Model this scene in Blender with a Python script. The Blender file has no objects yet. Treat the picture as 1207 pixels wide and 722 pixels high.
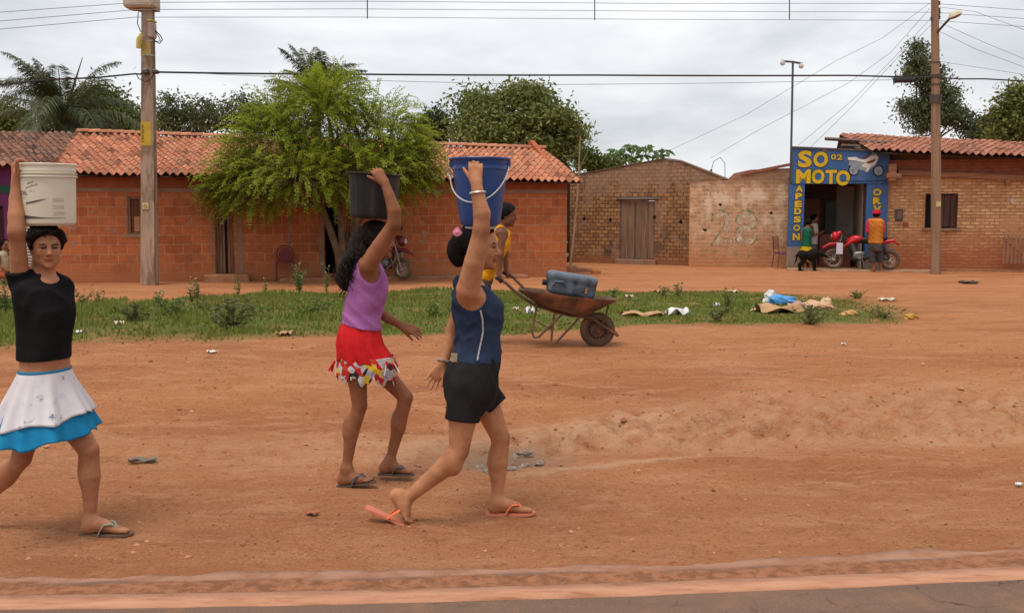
import bpy, math, random
import numpy as np
from mathutils import Vector, Matrix, Euler
random.seed(7); RNG = np.random.default_rng(11)
SC = bpy.context.scene
COL = SC.collection
PI = math.pi

# ------------------------------------------------------------------ camera, sky, sun, exposure
CAM_H = 1.69; F_PX = 1180.0; PW, PH = 1207.0, 722.0
PITCH = math.atan((361 - 248) / F_PX)
cd = bpy.data.cameras.new("camera"); cam = bpy.data.objects.new("camera", cd); COL.objects.link(cam)
cam.location = (0, 0, CAM_H); cam.rotation_euler = (PI / 2 - PITCH, 0, 0)
cd.sensor_width = 36.0; cd.lens = 36.0 * F_PX / PW; cd.clip_start = 0.05; cd.clip_end = 3000
SC.camera = cam

SUN_EL, SUN_AZ = math.radians(70), math.radians(215)       # azimuth measured clockwise from +Y: behind the camera, to its left
world = bpy.data.worlds.new("World"); SC.world = world; world.use_nodes = True
nt = world.node_tree; nt.nodes.clear()
def N(nt, typ, **kw):
    n = nt.nodes.new(typ)
    for k, v in kw.items():
        if k.startswith("i_"):
            n.inputs[k[2:].replace("_", " ")].default_value = v
        else:
            setattr(n, k, v)
    return n
def ramp(nt, stops, interp='LINEAR'):
    r = nt.nodes.new('ShaderNodeValToRGB'); r.color_ramp.interpolation = interp
    e = r.color_ramp.elements
    while len(e) < len(stops): e.new(0.5)
    for i, (p, c) in enumerate(stops):
        e[i].position = p; e[i].color = (*c, 1) if len(c) == 3 else c
    return r
sky = N(nt, 'ShaderNodeTexSky', sky_type='NISHITA', sun_disc=False, sun_elevation=SUN_EL, sun_rotation=SUN_AZ, dust_density=3.0, air_density=1.0)
skys = N(nt, 'ShaderNodeVectorMath', operation='SCALE'); skys.inputs['Scale'].default_value = 0.10
nt.links.new(sky.outputs[0], skys.inputs[0])
tc = N(nt, 'ShaderNodeTexCoord'); mp = N(nt, 'ShaderNodeMapping'); mp.inputs['Scale'].default_value = (1.0, 1.0, 3.4)
nt.links.new(tc.outputs['Generated'], mp.inputs[0])
n1 = N(nt, 'ShaderNodeTexNoise', i_Scale=2.6, i_Detail=7.0, i_Roughness=0.55, i_Distortion=0.25)
nt.links.new(mp.outputs[0], n1.inputs['Vector'])
rc = ramp(nt, [(0.36, (0.47, 0.49, 0.515)), (0.5, (0.62, 0.632, 0.65)), (0.63, (0.75, 0.752, 0.755))])
nt.links.new(n1.outputs[0], rc.inputs[0])
mx = N(nt, 'ShaderNodeMix', data_type='RGBA'); mx.inputs[0].default_value = 0.90
nt.links.new(skys.outputs[0], mx.inputs[6]); nt.links.new(rc.outputs[0], mx.inputs[7])
bg = N(nt, 'ShaderNodeBackground', i_Strength=1.0); wo = N(nt, 'ShaderNodeOutputWorld')
nt.links.new(mx.outputs[2], bg.inputs[0]); nt.links.new(bg.outputs[0], wo.inputs[0])

sd = bpy.data.lights.new("sun", 'SUN'); sd.energy = 1.5; sd.angle = math.radians(26); sd.color = (1.0, 0.925, 0.81)
sun = bpy.data.objects.new("sun", sd); COL.objects.link(sun)
_d = Vector((math.sin(SUN_AZ) * math.cos(SUN_EL), math.cos(SUN_AZ) * math.cos(SUN_EL), math.sin(SUN_EL)))
sun.rotation_euler = _d.to_track_quat('Z', 'Y').to_euler()
VS = SC.view_settings
SC.display_settings.display_device = 'sRGB'
VS.view_transform = 'Standard'; VS.look = 'None'; VS.exposure = 0.55; VS.gamma = 1.0; VS.use_curve_mapping = False
SC.render.engine = 'CYCLES'
SC.cycles.use_denoising = True
SC.cycles.max_bounces = 5; SC.cycles.diffuse_bounces = 3; SC.cycles.glossy_bounces = 2; SC.cycles.transparent_max_bounces = 24
SC.cycles.caustics_reflective = False; SC.cycles.caustics_refractive = False

# ------------------------------------------------------------------ picture <-> place
_sp, _cp = math.sin(PITCH), math.cos(PITCH)
def ray(px, py):
    xc = (px - PW / 2) / F_PX; yc = (PH / 2 - py) / F_PX
    return np.array([xc, _cp + yc * _sp, -_sp + yc * _cp])
def P(px, py, Y):                       # the point at world depth Y seen at that pixel
    d = ray(px, py); t = Y / d[1]
    return np.array([0, 0, CAM_H]) + d * t
def vnoise2(x, y, seed=0):              # smooth value noise, numpy
    x = np.asarray(x, float); y = np.asarray(y, float)
    xi = np.floor(x); yi = np.floor(y); fx = x - xi; fy = y - yi
    fx = fx * fx * (3 - 2 * fx); fy = fy * fy * (3 - 2 * fy)
    def hsh(a, b):
        v = np.sin(a * 127.1 + b * 311.7 + seed * 74.7) * 43758.5453
        return v - np.floor(v)
    return ((hsh(xi, yi) * (1 - fx) + hsh(xi + 1, yi) * fx) * (1 - fy) + (hsh(xi, yi + 1) * (1 - fx) + hsh(xi + 1, yi + 1) * fx) * fy) * 2 - 1
def cells(x, y, seed=0):                 # distance to the nearest of one random point per unit cell
    x = np.asarray(x, float); y = np.asarray(y, float); xi = np.floor(x); yi = np.floor(y); best = np.full(np.broadcast(x, y).shape, 9.0)
    for i in (-1, 0, 1):
        for j in (-1, 0, 1):
            a, b = xi + i, yi + j; h1 = np.sin(a * 127.1 + b * 311.7 + seed) * 43758.5453; h2 = np.sin(a * 269.5 + b * 183.3 + seed) * 43758.5453
            best = np.minimum(best, np.hypot(a + h1 - np.floor(h1) - x, b + h2 - np.floor(h2) - y))
    return best
def sstep(a, b, x):
    t = np.clip((np.asarray(x, float) - a) / (b - a), 0, 1); return t * t * (3 - 2 * t)
def road_edge(x):                       # depth of the far edge of the painted line
    xc = np.clip(np.asarray(x, float), -3.2, 3.6)
    return 4.34 + .0758 * xc + .0123 * xc * xc + .02 * (np.asarray(x, float) - xc)
def ditch(x):
    x = np.asarray(x, float); return np.interp(x, (-6, -2.5, 0, .35, .7, 1.85, 3.1, 3.9, 7), (6.9, 6.75, 6.72, 6.85, 7.03, 7.24, 7.35, 7.46, 7.7)) + .05 * np.sin(x * 3.1)
def bank(x):                            # how far the eroded bank reaches back from the ditch
    return np.interp(np.asarray(x, float), (-2, .6, 2.2, 4), (.6, .8, 1.45, 1.55))
def H(x, y):                            # height of the dirt
    x = np.asarray(x, float); y = np.asarray(y, float)
    yd = ditch(x)
    rt = sstep(-1.2, 1.2, x); ye = y - yd - .22 * vnoise2(x * 1.5, x * 0 + 3, 8) - .10 * vnoise2(x * 4.5, x * 0, 9)
    z = (.17 - .05 * rt) * sstep(0.15, 2.6, y - yd) * (1 - sstep(15.5, 22, y)) + .05 * rt * sstep(.12, .30, ye) * (1 - sstep(15.5, 22, y))
    z = z - .05 * np.exp(-((y - yd) / .22) ** 2) * sstep(-6, -1, x)
    bw = bank(x); clod = np.exp(-((y - yd - .48 * bw) / (.46 * bw)) ** 4) * sstep(-1.0, .9, x) * .9 + np.exp(-((y - yd - .2) / .4) ** 2) * .3
    far = 1 - sstep(16, 30, y)
    for y0, w_, d_ in ((9.7, .10, .020), (11.2, .11, .022), (10.3, .16, .012), (12.0, .09, .014)):
        z = z - d_ * np.exp(-((y - y0 - .07 * x - .12 * np.sin(x * .8 + y0)) / w_) ** 2) * (.6 + .4 * vnoise2(x * 1.3, x * 0 + y0, 12))
    dent = np.maximum(1 - cells(x * 1.9, y * 2.3, 5) * 3.2, 0); dent2 = np.maximum(1 - cells(x * 4.1 + 7, y * 3.6, 8) * 2.8, 0)
    z = z - sstep(.4, .8, y - road_edge(x)) * (1 - sstep(11.5, 14, y)) * (.022 * sstep(0, 1, dent) + .009 * sstep(0, 1, dent2)) * (.5 + .5 * vnoise2(x * .8, y * .8, 14))
    rd = sstep(.25, .7, y - road_edge(x))
    z = z + clod * (.030 * np.abs(vnoise2(x * 3.6, y * 4.2, 3)) + .020 * vnoise2(x * 7.5, y * 8.5, 4) + .105 * (1 - np.minimum(cells(x * 4.6 + .3 * vnoise2(x * 3, y * 3, 10), y * 6.2, 11) * 1.25, 1) ** 2) - .045)
    z = z + rd * (far * (.016 * vnoise2(x * .9, y * 1.3, 1) + .009 * vnoise2(x * 3.1, y * 4.2, 2)) + .0045 * vnoise2(x * 8, y * 9, 5) * (1 - sstep(9, 14, y)))
    return z
def G(px, py):                          # where the pixel's ray meets the ground
    d = ray(px, py); z = 0.0
    for _ in range(25):
        t = (z - CAM_H) / d[2]; z = .5 * z + .5 * float(H(d[0] * t, d[1] * t))
    t = (z - CAM_H) / d[2]
    return np.array([d[0] * t, d[1] * t, float(H(d[0] * t, d[1] * t))])
def ppm(Y, py=300):
    return F_PX * ray(603, py)[1] / Y

# ------------------------------------------------------------------ objects
def tag(o, label=None, cat=None, group=None, kind=None):
    if label: o['label'] = label
    if cat: o['category'] = cat
    if group: o['group'] = group
    if kind: o['kind'] = kind
    return o
def empty(name, loc, rz=0.0, label=None, cat=None, group=None):
    o = bpy.data.objects.new(name, None); COL.objects.link(o); o.empty_display_size = .2
    o.location = tuple(float(v) for v in loc); o.rotation_euler = (0, 0, rz)
    return tag(o, label, cat, group)
def mesh_np(name, v, quads=None, tris=None, faces=None, smooth=False):
    me = bpy.data.meshes.new(name)
    if faces is not None:
        me.from_pydata([tuple(map(float, p)) for p in v], [], [tuple(map(int, f)) for f in faces])
    else:
        f = quads if quads is not None else tris
        f = np.asarray(f, np.int32); k = f.shape[1]; v = np.asarray(v, np.float32)
        me.vertices.add(len(v)); me.vertices.foreach_set('co', v.ravel())
        me.loops.add(f.size); me.loops.foreach_set('vertex_index', f.ravel())
        me.polygons.add(len(f)); me.polygons.foreach_set('loop_start', np.arange(0, f.size, k, dtype=np.int32))
        me.update(calc_edges=True); me.validate()
    if smooth: me.polygons.foreach_set('use_smooth', np.ones(len(me.polygons), bool))
    me.update()
    return me
def vcol(me, cols, name='Col'):
    a = me.color_attributes.new(name, 'FLOAT_COLOR', 'POINT')
    c = np.ones((len(me.vertices), 4), np.float32); c[:, :3] = cols
    a.data.foreach_set('color', c.ravel())
def link(name, me, mat, parent=None, loc=None, **kw):
    o = bpy.data.objects.new(name, me); COL.objects.link(o)
    for m in (mat if isinstance(mat, (list, tuple)) else [mat]): me.materials.append(m)
    if parent is not None: o.parent = parent
    if loc is not None: o.location = tuple(float(x) for x in loc)
    return tag(o, **kw)
class MB:
    """collects boxes, tubes, lathes and plates for ONE mesh"""
    def __init__(s): s.v = []; s.f = []; s.c = []; s.col = None
    def _add(s, vs, fs):
        b = len(s.v); s.v += [tuple(map(float, p)) for p in vs]; s.f += [tuple(i + b for i in f) for f in fs]
        s.c += [s.col or (1, 1, 1)] * len(vs)
    def box(s, a, b, R=None, o=None, taper=None):
        x0, y0, z0 = a; x1, y1, z1 = b
        vs = [(x0, y0, z0), (x1, y0, z0), (x1, y1, z0), (x0, y1, z0), (x0, y0, z1), (x1, y0, z1), (x1, y1, z1), (x0, y1, z1)]
        if taper:
            cx, cy = (x0 + x1) / 2, (y0 + y1) / 2
            vs = vs[:4] + [((x - cx) * taper + cx, (y - cy) * taper + cy, z) for x, y, z in vs[4:]]
        if R is not None: vs = [tuple(R @ Vector(p)) for p in vs]
        if o is not None: vs = [(p[0] + o[0], p[1] + o[1], p[2] + o[2]) for p in vs]
        s._add(vs, [(0, 3, 2, 1), (4, 5, 6, 7), (0, 1, 5, 4), (1, 2, 6, 5), (2, 3, 7, 6), (3, 0, 4, 7)]); return s
    def rbox(s, a, b, r=.01, R=None, o=None):      # box with chamfered vertical and top edges
        x0, y0, z0 = a; x1, y1, z1 = b
        r = min(r, (x1 - x0) * .45, (y1 - y0) * .45, (z1 - z0) * .45)
        def ring(i, z): return [(x0 + r + i, y0 + i, z), (x1 - r - i, y0 + i, z), (x1 - i, y0 + r + i, z), (x1 - i, y1 - r - i, z), (x1 - r - i, y1 - i, z), (x0 + r + i, y1 - i, z), (x0 + i, y1 - r - i, z), (x0 + i, y0 + r + i, z)]
        vs = ring(r * .7, z0) + ring(0, z0 + r) + ring(0, z1 - r) + ring(r * .7, z1)
        if R is not None: vs = [tuple(R @ Vector(p)) for p in vs]
        if o is not None: vs = [(p[0] + o[0], p[1] + o[1], p[2] + o[2]) for p in vs]
        fs = [tuple(range(7, -1, -1)), tuple(range(24, 32))]
        for k in range(3):
            for i in range(8): fs.append((k * 8 + i, k * 8 + (i + 1) % 8, k * 8 + 8 + (i + 1) % 8, k * 8 + 8 + i))
        s._add(vs, fs); return s
    def tube(s, pts, r, seg=8, cap=True, closed=False, flat=None):
        pts = [np.asarray(p, float) for p in pts]; n = len(pts)
        rs = list(r) if hasattr(r, '__len__') else [r] * n
        vs = []; fs = []; u = None
        for i in range(n):
            if closed: t = pts[(i + 1) % n] - pts[i - 1]
            else: t = pts[min(i + 1, n - 1)] - pts[max(i - 1, 0)]
            t = t / (np.linalg.norm(t) + 1e-12)
            if u is None:
                a = np.array([0, 0, 1.]) if abs(t[2]) < .9 else np.array([1., 0, 0])
                u = np.cross(a, t)
            u = u - t * np.dot(u, t); u = u / (np.linalg.norm(u) + 1e-12); w = np.cross(t, u)
            for k in range(seg):
                a = 2 * PI * k / seg
                vs.append(pts[i] + (u * math.cos(a) + w * math.sin(a) * (flat or 1)) * rs[i])
        m = n if closed else n - 1
        for i in range(m):
            for k in range(seg):
                a = i * seg; b = ((i + 1) % n) * seg
                fs.append((a + k, a + (k + 1) % seg, b + (k + 1) % seg, b + k))
        if cap and not closed: fs += [tuple(range(seg - 1, -1, -1)), tuple((n - 1) * seg + k for k in range(seg))]
        s._add(vs, fs); return s
    def lathe(s, prof, c=(0, 0, 0), seg=32, R=None, wob=None):
        vs = []; fs = []; n = len(prof)
        for i, (r, z) in enumerate(prof):
            for k in range(seg):
                a = 2 * PI * k / seg
                rr = r * (1 + (wob(a, z) if wob else 0))
                p = Vector((rr * math.cos(a), rr * math.sin(a), z))
                if R is not None: p = R @ p
                vs.append((p[0] + c[0], p[1] + c[1], p[2] + c[2]))
        for i in range(n - 1):
            for k in range(seg): fs.append((i * seg + k, i * seg + (k + 1) % seg, (i + 1) * seg + (k + 1) % seg, (i + 1) * seg + k))
        if prof[0][0] > 1e-6: fs.append(tuple(range(seg - 1, -1, -1)))
        if prof[-1][0] > 1e-6: fs.append(tuple((n - 1) * seg + k for k in range(seg)))
        s._add(vs, fs); return s
    def torus(s, c, R0, r0, axis='y', seg=32, sec=10, sq=1.0):
        c = np.asarray(c, float)
        pts = []; fs = []; vs = []
        for i in range(seg):
            a = 2 * PI * i / seg
            for k in range(sec):
                b = 2 * PI * k / sec; rr = R0 + r0 * math.cos(b); w = r0 * sq * math.sin(b)
                p = {'y': (rr * math.cos(a), w, rr * math.sin(a)), 'z': (rr * math.cos(a), rr * math.sin(a), w), 'x': (w, rr * math.cos(a), rr * math.sin(a))}[axis]
                vs.append(c + np.array(p))
        for i in range(seg):
            for k in range(sec): fs.append((i * sec + k, ((i + 1) % seg) * sec + k, ((i + 1) % seg) * sec + (k + 1) % sec, i * sec + (k + 1) % sec))
        s._add(vs, fs); return s
    def plate(s, outline, y0, y1, swap=None):        # outline in x,z extruded along y
        n = len(outline)
        f = swap or (lambda x, y, z: (x, y, z))
        vs = [f(x, y0, z) for x, z in outline] + [f(x, y1, z) for x, z in outline]
        fs = [tuple(range(n)), tuple(range(2 * n - 1, n - 1, -1))]
        for i in range(n): fs.append((i, i + n, (i + 1) % n + n, (i + 1) % n))
        s._add(vs, fs); return s
    def quad(s, a, b, c, d): s._add([a, b, c, d], [(0, 1, 2, 3)]); return s
    def build(s, name, mat, parent=None, loc=None, smooth=False, col=False, **kw):
        me = mesh_np(name, s.v, faces=s.f)
        if smooth:
            me.polygons.foreach_set('use_smooth', np.ones(len(me.polygons), bool)); me.update()
            if smooth != 'all':
                try: me.set_sharp_from_angle(angle=math.radians(38))
                except Exception: pass
        if col: vcol(me, np.array(s.c, np.float32))
        return link(name, me, mat, parent, loc, **kw)

# ------------------------------------------------------------------ materials
def principled(name, rough=.8, metal=0.0, spec=.3):
    m = bpy.data.materials.new(name); m.use_nodes = True; t = m.node_tree; t.nodes.clear()
    b = t.nodes.new('ShaderNodeBsdfPrincipled'); o = t.nodes.new('ShaderNodeOutputMaterial'); t.links.new(b.outputs[0], o.inputs[0])
    b.inputs['Roughness'].default_value = rough; b.inputs['Metallic'].default_value = metal; b.inputs['Specular IOR Level'].default_value = spec
    return m, t, b
def mixc(t, fac, a, b, blend='MIX'):
    n = t.nodes.new('ShaderNodeMix'); n.data_type = 'RGBA'; n.blend_type = blend; n.clamp_factor = True
    for s, v in ((0, fac), (6, a), (7, b)):
        if isinstance(v, (int, float)): n.inputs[s].default_value = v
        elif isinstance(v, tuple): n.inputs[s].default_value = (*v, 1) if len(v) == 3 else v
        else: t.links.new(v, n.inputs[s])
    return n.outputs[2]
def noise(t, scale, detail=5, rough=.6, vec=None, dist=0.0, stretch=None, coord='Object'):
    n = N(t, 'ShaderNodeTexNoise', i_Scale=scale, i_Detail=detail, i_Roughness=rough, i_Distortion=dist)
    if vec is None:
        vec = t.nodes.new('ShaderNodeTexCoord').outputs[coord]
    if stretch:
        m = t.nodes.new('ShaderNodeMapping'); m.inputs['Scale'].default_value = stretch; t.links.new(vec, m.inputs[0]); vec = m.outputs[0]
    t.links.new(vec, n.inputs['Vector'])
    return n.outputs[0]
def band(t, v, lo, hi):
    n = t.nodes.new('ShaderNodeMapRange'); n.interpolation_type = 'SMOOTHSTEP'
    t.links.new(v, n.inputs[0]); n.inputs[1].default_value = lo; n.inputs[2].default_value = hi
    return n.outputs[0]
def mathn(t, op, a, b=None):
    n = t.nodes.new('ShaderNodeMath'); n.operation = op
    for i, v in enumerate((a, b)):
        if v is None: continue
        if isinstance(v, (int, float)): n.inputs[i].default_value = v
        else: t.links.new(v, n.inputs[i])
    return n.outputs[0]
def bumpn(t, b, h, strength=.3, dist=.01):
    n = t.nodes.new('ShaderNodeBump'); n.inputs['Strength'].default_value = strength; n.inputs['Distance'].default_value = dist
    t.links.new(h, n.inputs['Height']); t.links.new(n.outputs[0], b.inputs['Normal'])
MATS = {}
def PM(name, c1, c2=None, scale=6, rough=.8, metal=0.0, spec=.3, bump=0.0, bscale=40, bdist=.01, attr=False, stain=None, sscale=2.0, samt=(.5, .7), stretch=None, bstretch=None, sheen=0.0):
    if name in MATS: return MATS[name]
    m, t, b = principled(name, rough, metal, spec)
    c2 = c2 or tuple(x * .75 for x in c1)
    c = mixc(t, band(t, noise(t, scale, 6, .62, stretch=stretch), .34, .66), c1, c2)
    if stain: c = mixc(t, band(t, noise(t, sscale, 7, .65, dist=.4, stretch=stretch), *samt), c, stain)
    if attr:
        a = t.nodes.new('ShaderNodeAttribute'); a.attribute_name = 'Col'; c = mixc(t, 1.0, c, a.outputs[0], 'MULTIPLY')
    t.links.new(c, b.inputs['Base Color'])
    if bump: bumpn(t, b, noise(t, bscale, 4, .6, stretch=bstretch), bump, bdist)
    if sheen: b.inputs['Sheen Weight'].default_value = sheen
    MATS[name] = m
    return m
# ------------------------------------------------------------------ one continuous skin: blended limbs turned into a mesh
def nrm(v):
    v = np.asarray(v, float); return v / (np.linalg.norm(v) + 1e-12)
def surface_nets(f, vox, lo):
    s = f < 0
    sl = [slice(None, -1), slice(1, None)]
    any_ = None; all_ = None
    for i in (0, 1):
        for j in (0, 1):
            for k in (0, 1):
                c = s[sl[i], sl[j], sl[k]]
                any_ = c.copy() if any_ is None else any_ | c
                all_ = c.copy() if all_ is None else all_ & c
    act = any_ & ~all_
    ii = np.argwhere(act); n = len(ii)
    idx = np.full(act.shape, -1, np.int32); idx[act] = np.arange(n, dtype=np.int32)
    pos = np.zeros((n, 3)); cnt = np.zeros(n)
    cr = [(i, j, k) for i in (0, 1) for j in (0, 1) for k in (0, 1)]
    val = {c: f[ii[:, 0] + c[0], ii[:, 1] + c[1], ii[:, 2] + c[2]] for c in cr}
    for a in cr:
        for ax in range(3):
            if a[ax]: continue
            b = list(a); b[ax] = 1; b = tuple(b)
            m = (val[a] < 0) != (val[b] < 0)
            t = val[a][m] / (val[a][m] - val[b][m])
            p = np.tile(np.array(a, float), (m.sum(), 1)); p[:, ax] += t
            pos[m] += p; cnt[m] += 1
    v = (ii + pos / cnt[:, None]) * vox + lo
    Q = []
    for ax in range(3):
        o = [x for x in range(3) if x != ax]
        def S(d, base):
            r = [None] * 3; r[ax] = base; r[o[0]] = d[0]; r[o[1]] = d[1]; return tuple(r)
        mid = slice(1, -1)
        A = s[S((mid, mid), slice(None, -1))]; B = s[S((mid, mid), slice(1, None))]
        ch = A != B; w = np.argwhere(ch)
        if not len(w): continue
        def cell(d0, d1):
            q = w.copy(); q[:, o[0]] += d0; q[:, o[1]] += d1
            return idx[q[:, 0], q[:, 1], q[:, 2]]
        q = np.stack([cell(0, 0), cell(1, 0), cell(1, 1), cell(0, 1)], 1)
        flip = A[ch]
        if ax == 1: flip = ~flip
        q[~flip] = q[~flip][:, ::-1]
        Q.append(q)
    return v, np.concatenate(Q)
class SDF:
    def __init__(s, vox=.006): s.vox = vox; s.ops = []
    def _op(s, lo, hi, fn, k, mode='u'): s.ops.append((np.asarray(lo, float), np.asarray(hi, float), fn, k, mode)); return s
    def cone(s, a, b, ra, rb, k=.015, flat=False):
        a = np.asarray(a, float); b = np.asarray(b, float); d = b - a; L2 = d @ d + 1e-12; L = math.sqrt(L2); R = max(ra, rb)
        def fn(X, Y, Z):
            x = X - a[0]; y = Y - a[1]; z = Z - a[2]
            h0 = (x * d[0] + y * d[1] + z * d[2]) / L2; h = np.clip(h0, 0, 1)
            q = np.sqrt((x - h * d[0]) ** 2 + (y - h * d[1]) ** 2 + (z - h * d[2]) ** 2) - (ra + (rb - ra) * h)
            if flat: q = np.maximum(q, (h0 - 1) * L)
            return q
        return s._op(np.minimum(a, b) - R, np.maximum(a, b) + R, fn, k)
    def chain(s, pts, rs, k=.015):
        for i in range(len(pts) - 1): s.cone(pts[i], pts[i + 1], rs[i], rs[i + 1], k if i == 0 else min(k, .007))
        return s
    def ell(s, c, r, ax=None, k=.015, mode='u'):
        c = np.asarray(c, float); r = np.asarray(r, float)
        A = np.eye(3) if ax is None else np.array([nrm(a) for a in ax])
        def fn(X, Y, Z):
            x = X - c[0]; y = Y - c[1]; z = Z - c[2]
            p = [(A[i, 0] * x + A[i, 1] * y + A[i, 2] * z) / r[i] for i in range(3)]
            q = np.sqrt(p[0] ** 2 + p[1] ** 2 + p[2] ** 2)
            g = np.sqrt((p[0] / r[0]) ** 2 + (p[1] / r[1]) ** 2 + (p[2] / r[2]) ** 2) + 1e-9
            return q * (q - 1) / g
        ext = np.sqrt(((A * r[:, None]) ** 2).sum(0))
        return s._op(c - ext, c + ext, fn, k, mode)
    def loft(s, sl, k=.02, capk=.02):
        """slices (z, cx, cy, half depth along the facing, half width across, yaw of the facing)"""
        a = np.array(sorted(sl), float); z0, z1 = a[0, 0], a[-1, 0]
        zz = np.linspace(z0, z1, 160); T = []
        win = max(1, int(.022 / ((z1 - z0) / 160)))
        for c in range(1, 6):
            q = np.interp(zz, a[:, 0], a[:, c]); p = np.pad(q, win, mode='edge'); ker = np.hanning(2 * win + 3)[1:-1]; ker /= ker.sum()
            T.append(np.convolve(p, ker, 'valid'))
        def fn(X, Y, Z):
            zf = Z.ravel(); cx, cy, u, v, w = [np.interp(zf, zz, t).reshape(Z.shape) for t in T]
            x = X - cx; y = Y - cy; cs, sn = np.cos(w), np.sin(w)
            p = (x * cs + y * sn) / u; q = (-x * sn + y * cs) / v
            r = np.sqrt(p * p + q * q); g = np.sqrt((p / u) ** 2 + (q / v) ** 2) + 1e-9
            d = r * (r - 1) / g
            e = np.maximum(z0 - Z, Z - z1)
            h = np.maximum(capk - np.abs(d - e), 0) / capk
            return np.maximum(d, e) + h * h * capk * .25
        m = np.maximum(a[:, 3], a[:, 4]).max()
        return s._op([a[:, 1].min() - m, a[:, 2].min() - m, z0], [a[:, 1].max() + m, a[:, 2].max() + m, z1], fn, k)
    def field(s, pad):
        vox = s.vox
        lo = np.min([o[0] for o in s.ops if o[4] == 'u'], 0) - pad; hi = np.max([o[1] for o in s.ops if o[4] == 'u'], 0) + pad
        n = np.ceil((hi - lo) / vox).astype(int) + 2
        ax = [(lo[i] + np.arange(n[i]) * vox).astype(np.float32) for i in range(3)]
        f = np.full(n, 1.0, np.float32)
        for l, h, fn, k, mode in s.ops:
            e = k + pad + 2 * vox
            i0 = np.clip(((l - e - lo) / vox).astype(int), 0, n); i1 = np.clip(((h + e - lo) / vox).astype(int) + 2, 0, n)
            if (i1 <= i0).any(): continue
            X = ax[0][i0[0]:i1[0], None, None]; Y = ax[1][None, i0[1]:i1[1], None]; Z = ax[2][None, None, i0[2]:i1[2]]
            d = fn(X, Y, Z).astype(np.float32)
            sub = f[i0[0]:i1[0], i0[1]:i1[1], i0[2]:i1[2]]
            if mode == 'u':
                hh = np.maximum(k - np.abs(sub - d), 0) / k
                sub[...] = np.minimum(sub, d) - hh * hh * k * .25
            else:
                d = -d; hh = np.maximum(k - np.abs(sub - d), 0) / k
                sub[...] = np.maximum(sub, d) + hh * hh * k * .25
        return f, ax, lo
    def build(s, name, mat, parent=None, base=(0, 0, 0), off=0.0, clip=None, color=None, smooth=1, **kw):
        f, ax, lo = s.field(.03 + (off if not callable(off) else .03))
        X = ax[0][:, None, None]; Y = ax[1][None, :, None]; Z = ax[2][None, None, :]
        f = f - (off(X, Y, Z) if callable(off) else off)
        if clip is not None: f = np.maximum(f, clip(X, Y, Z))
        f[0] = f[-1] = 1; f[:, 0] = f[:, -1] = 1; f[:, :, 0] = f[:, :, -1] = 1
        v, q = surface_nets(f, s.vox, lo)
        for _ in range(smooth):
            nb = np.zeros_like(v); ct = np.zeros(len(v))
            for a in range(4):
                for b in (1, 3):
                    i = q[:, a]; j = q[:, (a + b) % 4]
                    for d in range(3): nb[:, d] += np.bincount(i, v[j, d], len(v))
                    ct += np.bincount(i, minlength=len(v))
            v = .45 * v + .55 * nb / ct[:, None]
        me = mesh_np(name, v - np.asarray(base), quads=q, smooth=True)
        if color is not None: vcol(me, color(v))
        return link(name, me, mat, parent, **kw)
def axes(f, u):
    f = nrm(f); r = nrm(np.cross(f, u)); return f, r, nrm(np.cross(r, f))     # forward, own right hand, up
def wob(amp, fr, seed=0):
    def fn(X, Y, Z):
        return amp * (np.sin(X * fr * 1.3 + Z * fr * .9 + seed) * np.sin(Y * fr * 1.1 - Z * fr * .7 + 1.7 * seed) + .6 * np.sin(X * fr * 2.3 - Y * fr * 1.9 + Z * fr * 1.6 + seed * 2))
    return fn
def folds(base, amp, seed, fr=26, d=(1, .3, 1.1)):
    rg_ = np.random.default_rng(seed); d2 = rg_.normal(size=3); d3 = rg_.normal(size=3)
    def fn(X, Y, Z):
        a = (X * d[0] + Y * d[1] + Z * d[2]) * fr * 2.2 + 2.2 * np.sin((X * d2[0] + Y * d2[1] + Z * d2[2]) * 11 + seed) + 1.2 * np.sin((X * d3[0] + Y * d3[1] + Z * d3[2]) * 23)
        m = .5 + .5 * np.sin((X * d3[1] + Y * d2[2] + Z * d3[0]) * 9 + 2 * seed)
        return base + amp * (1 - np.abs(np.sin(a * .5)) * 1.6) * m + .4 * amp * np.sin((X * d2[2] + Z * d3[2] + Y) * 40)
    return fn
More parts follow.
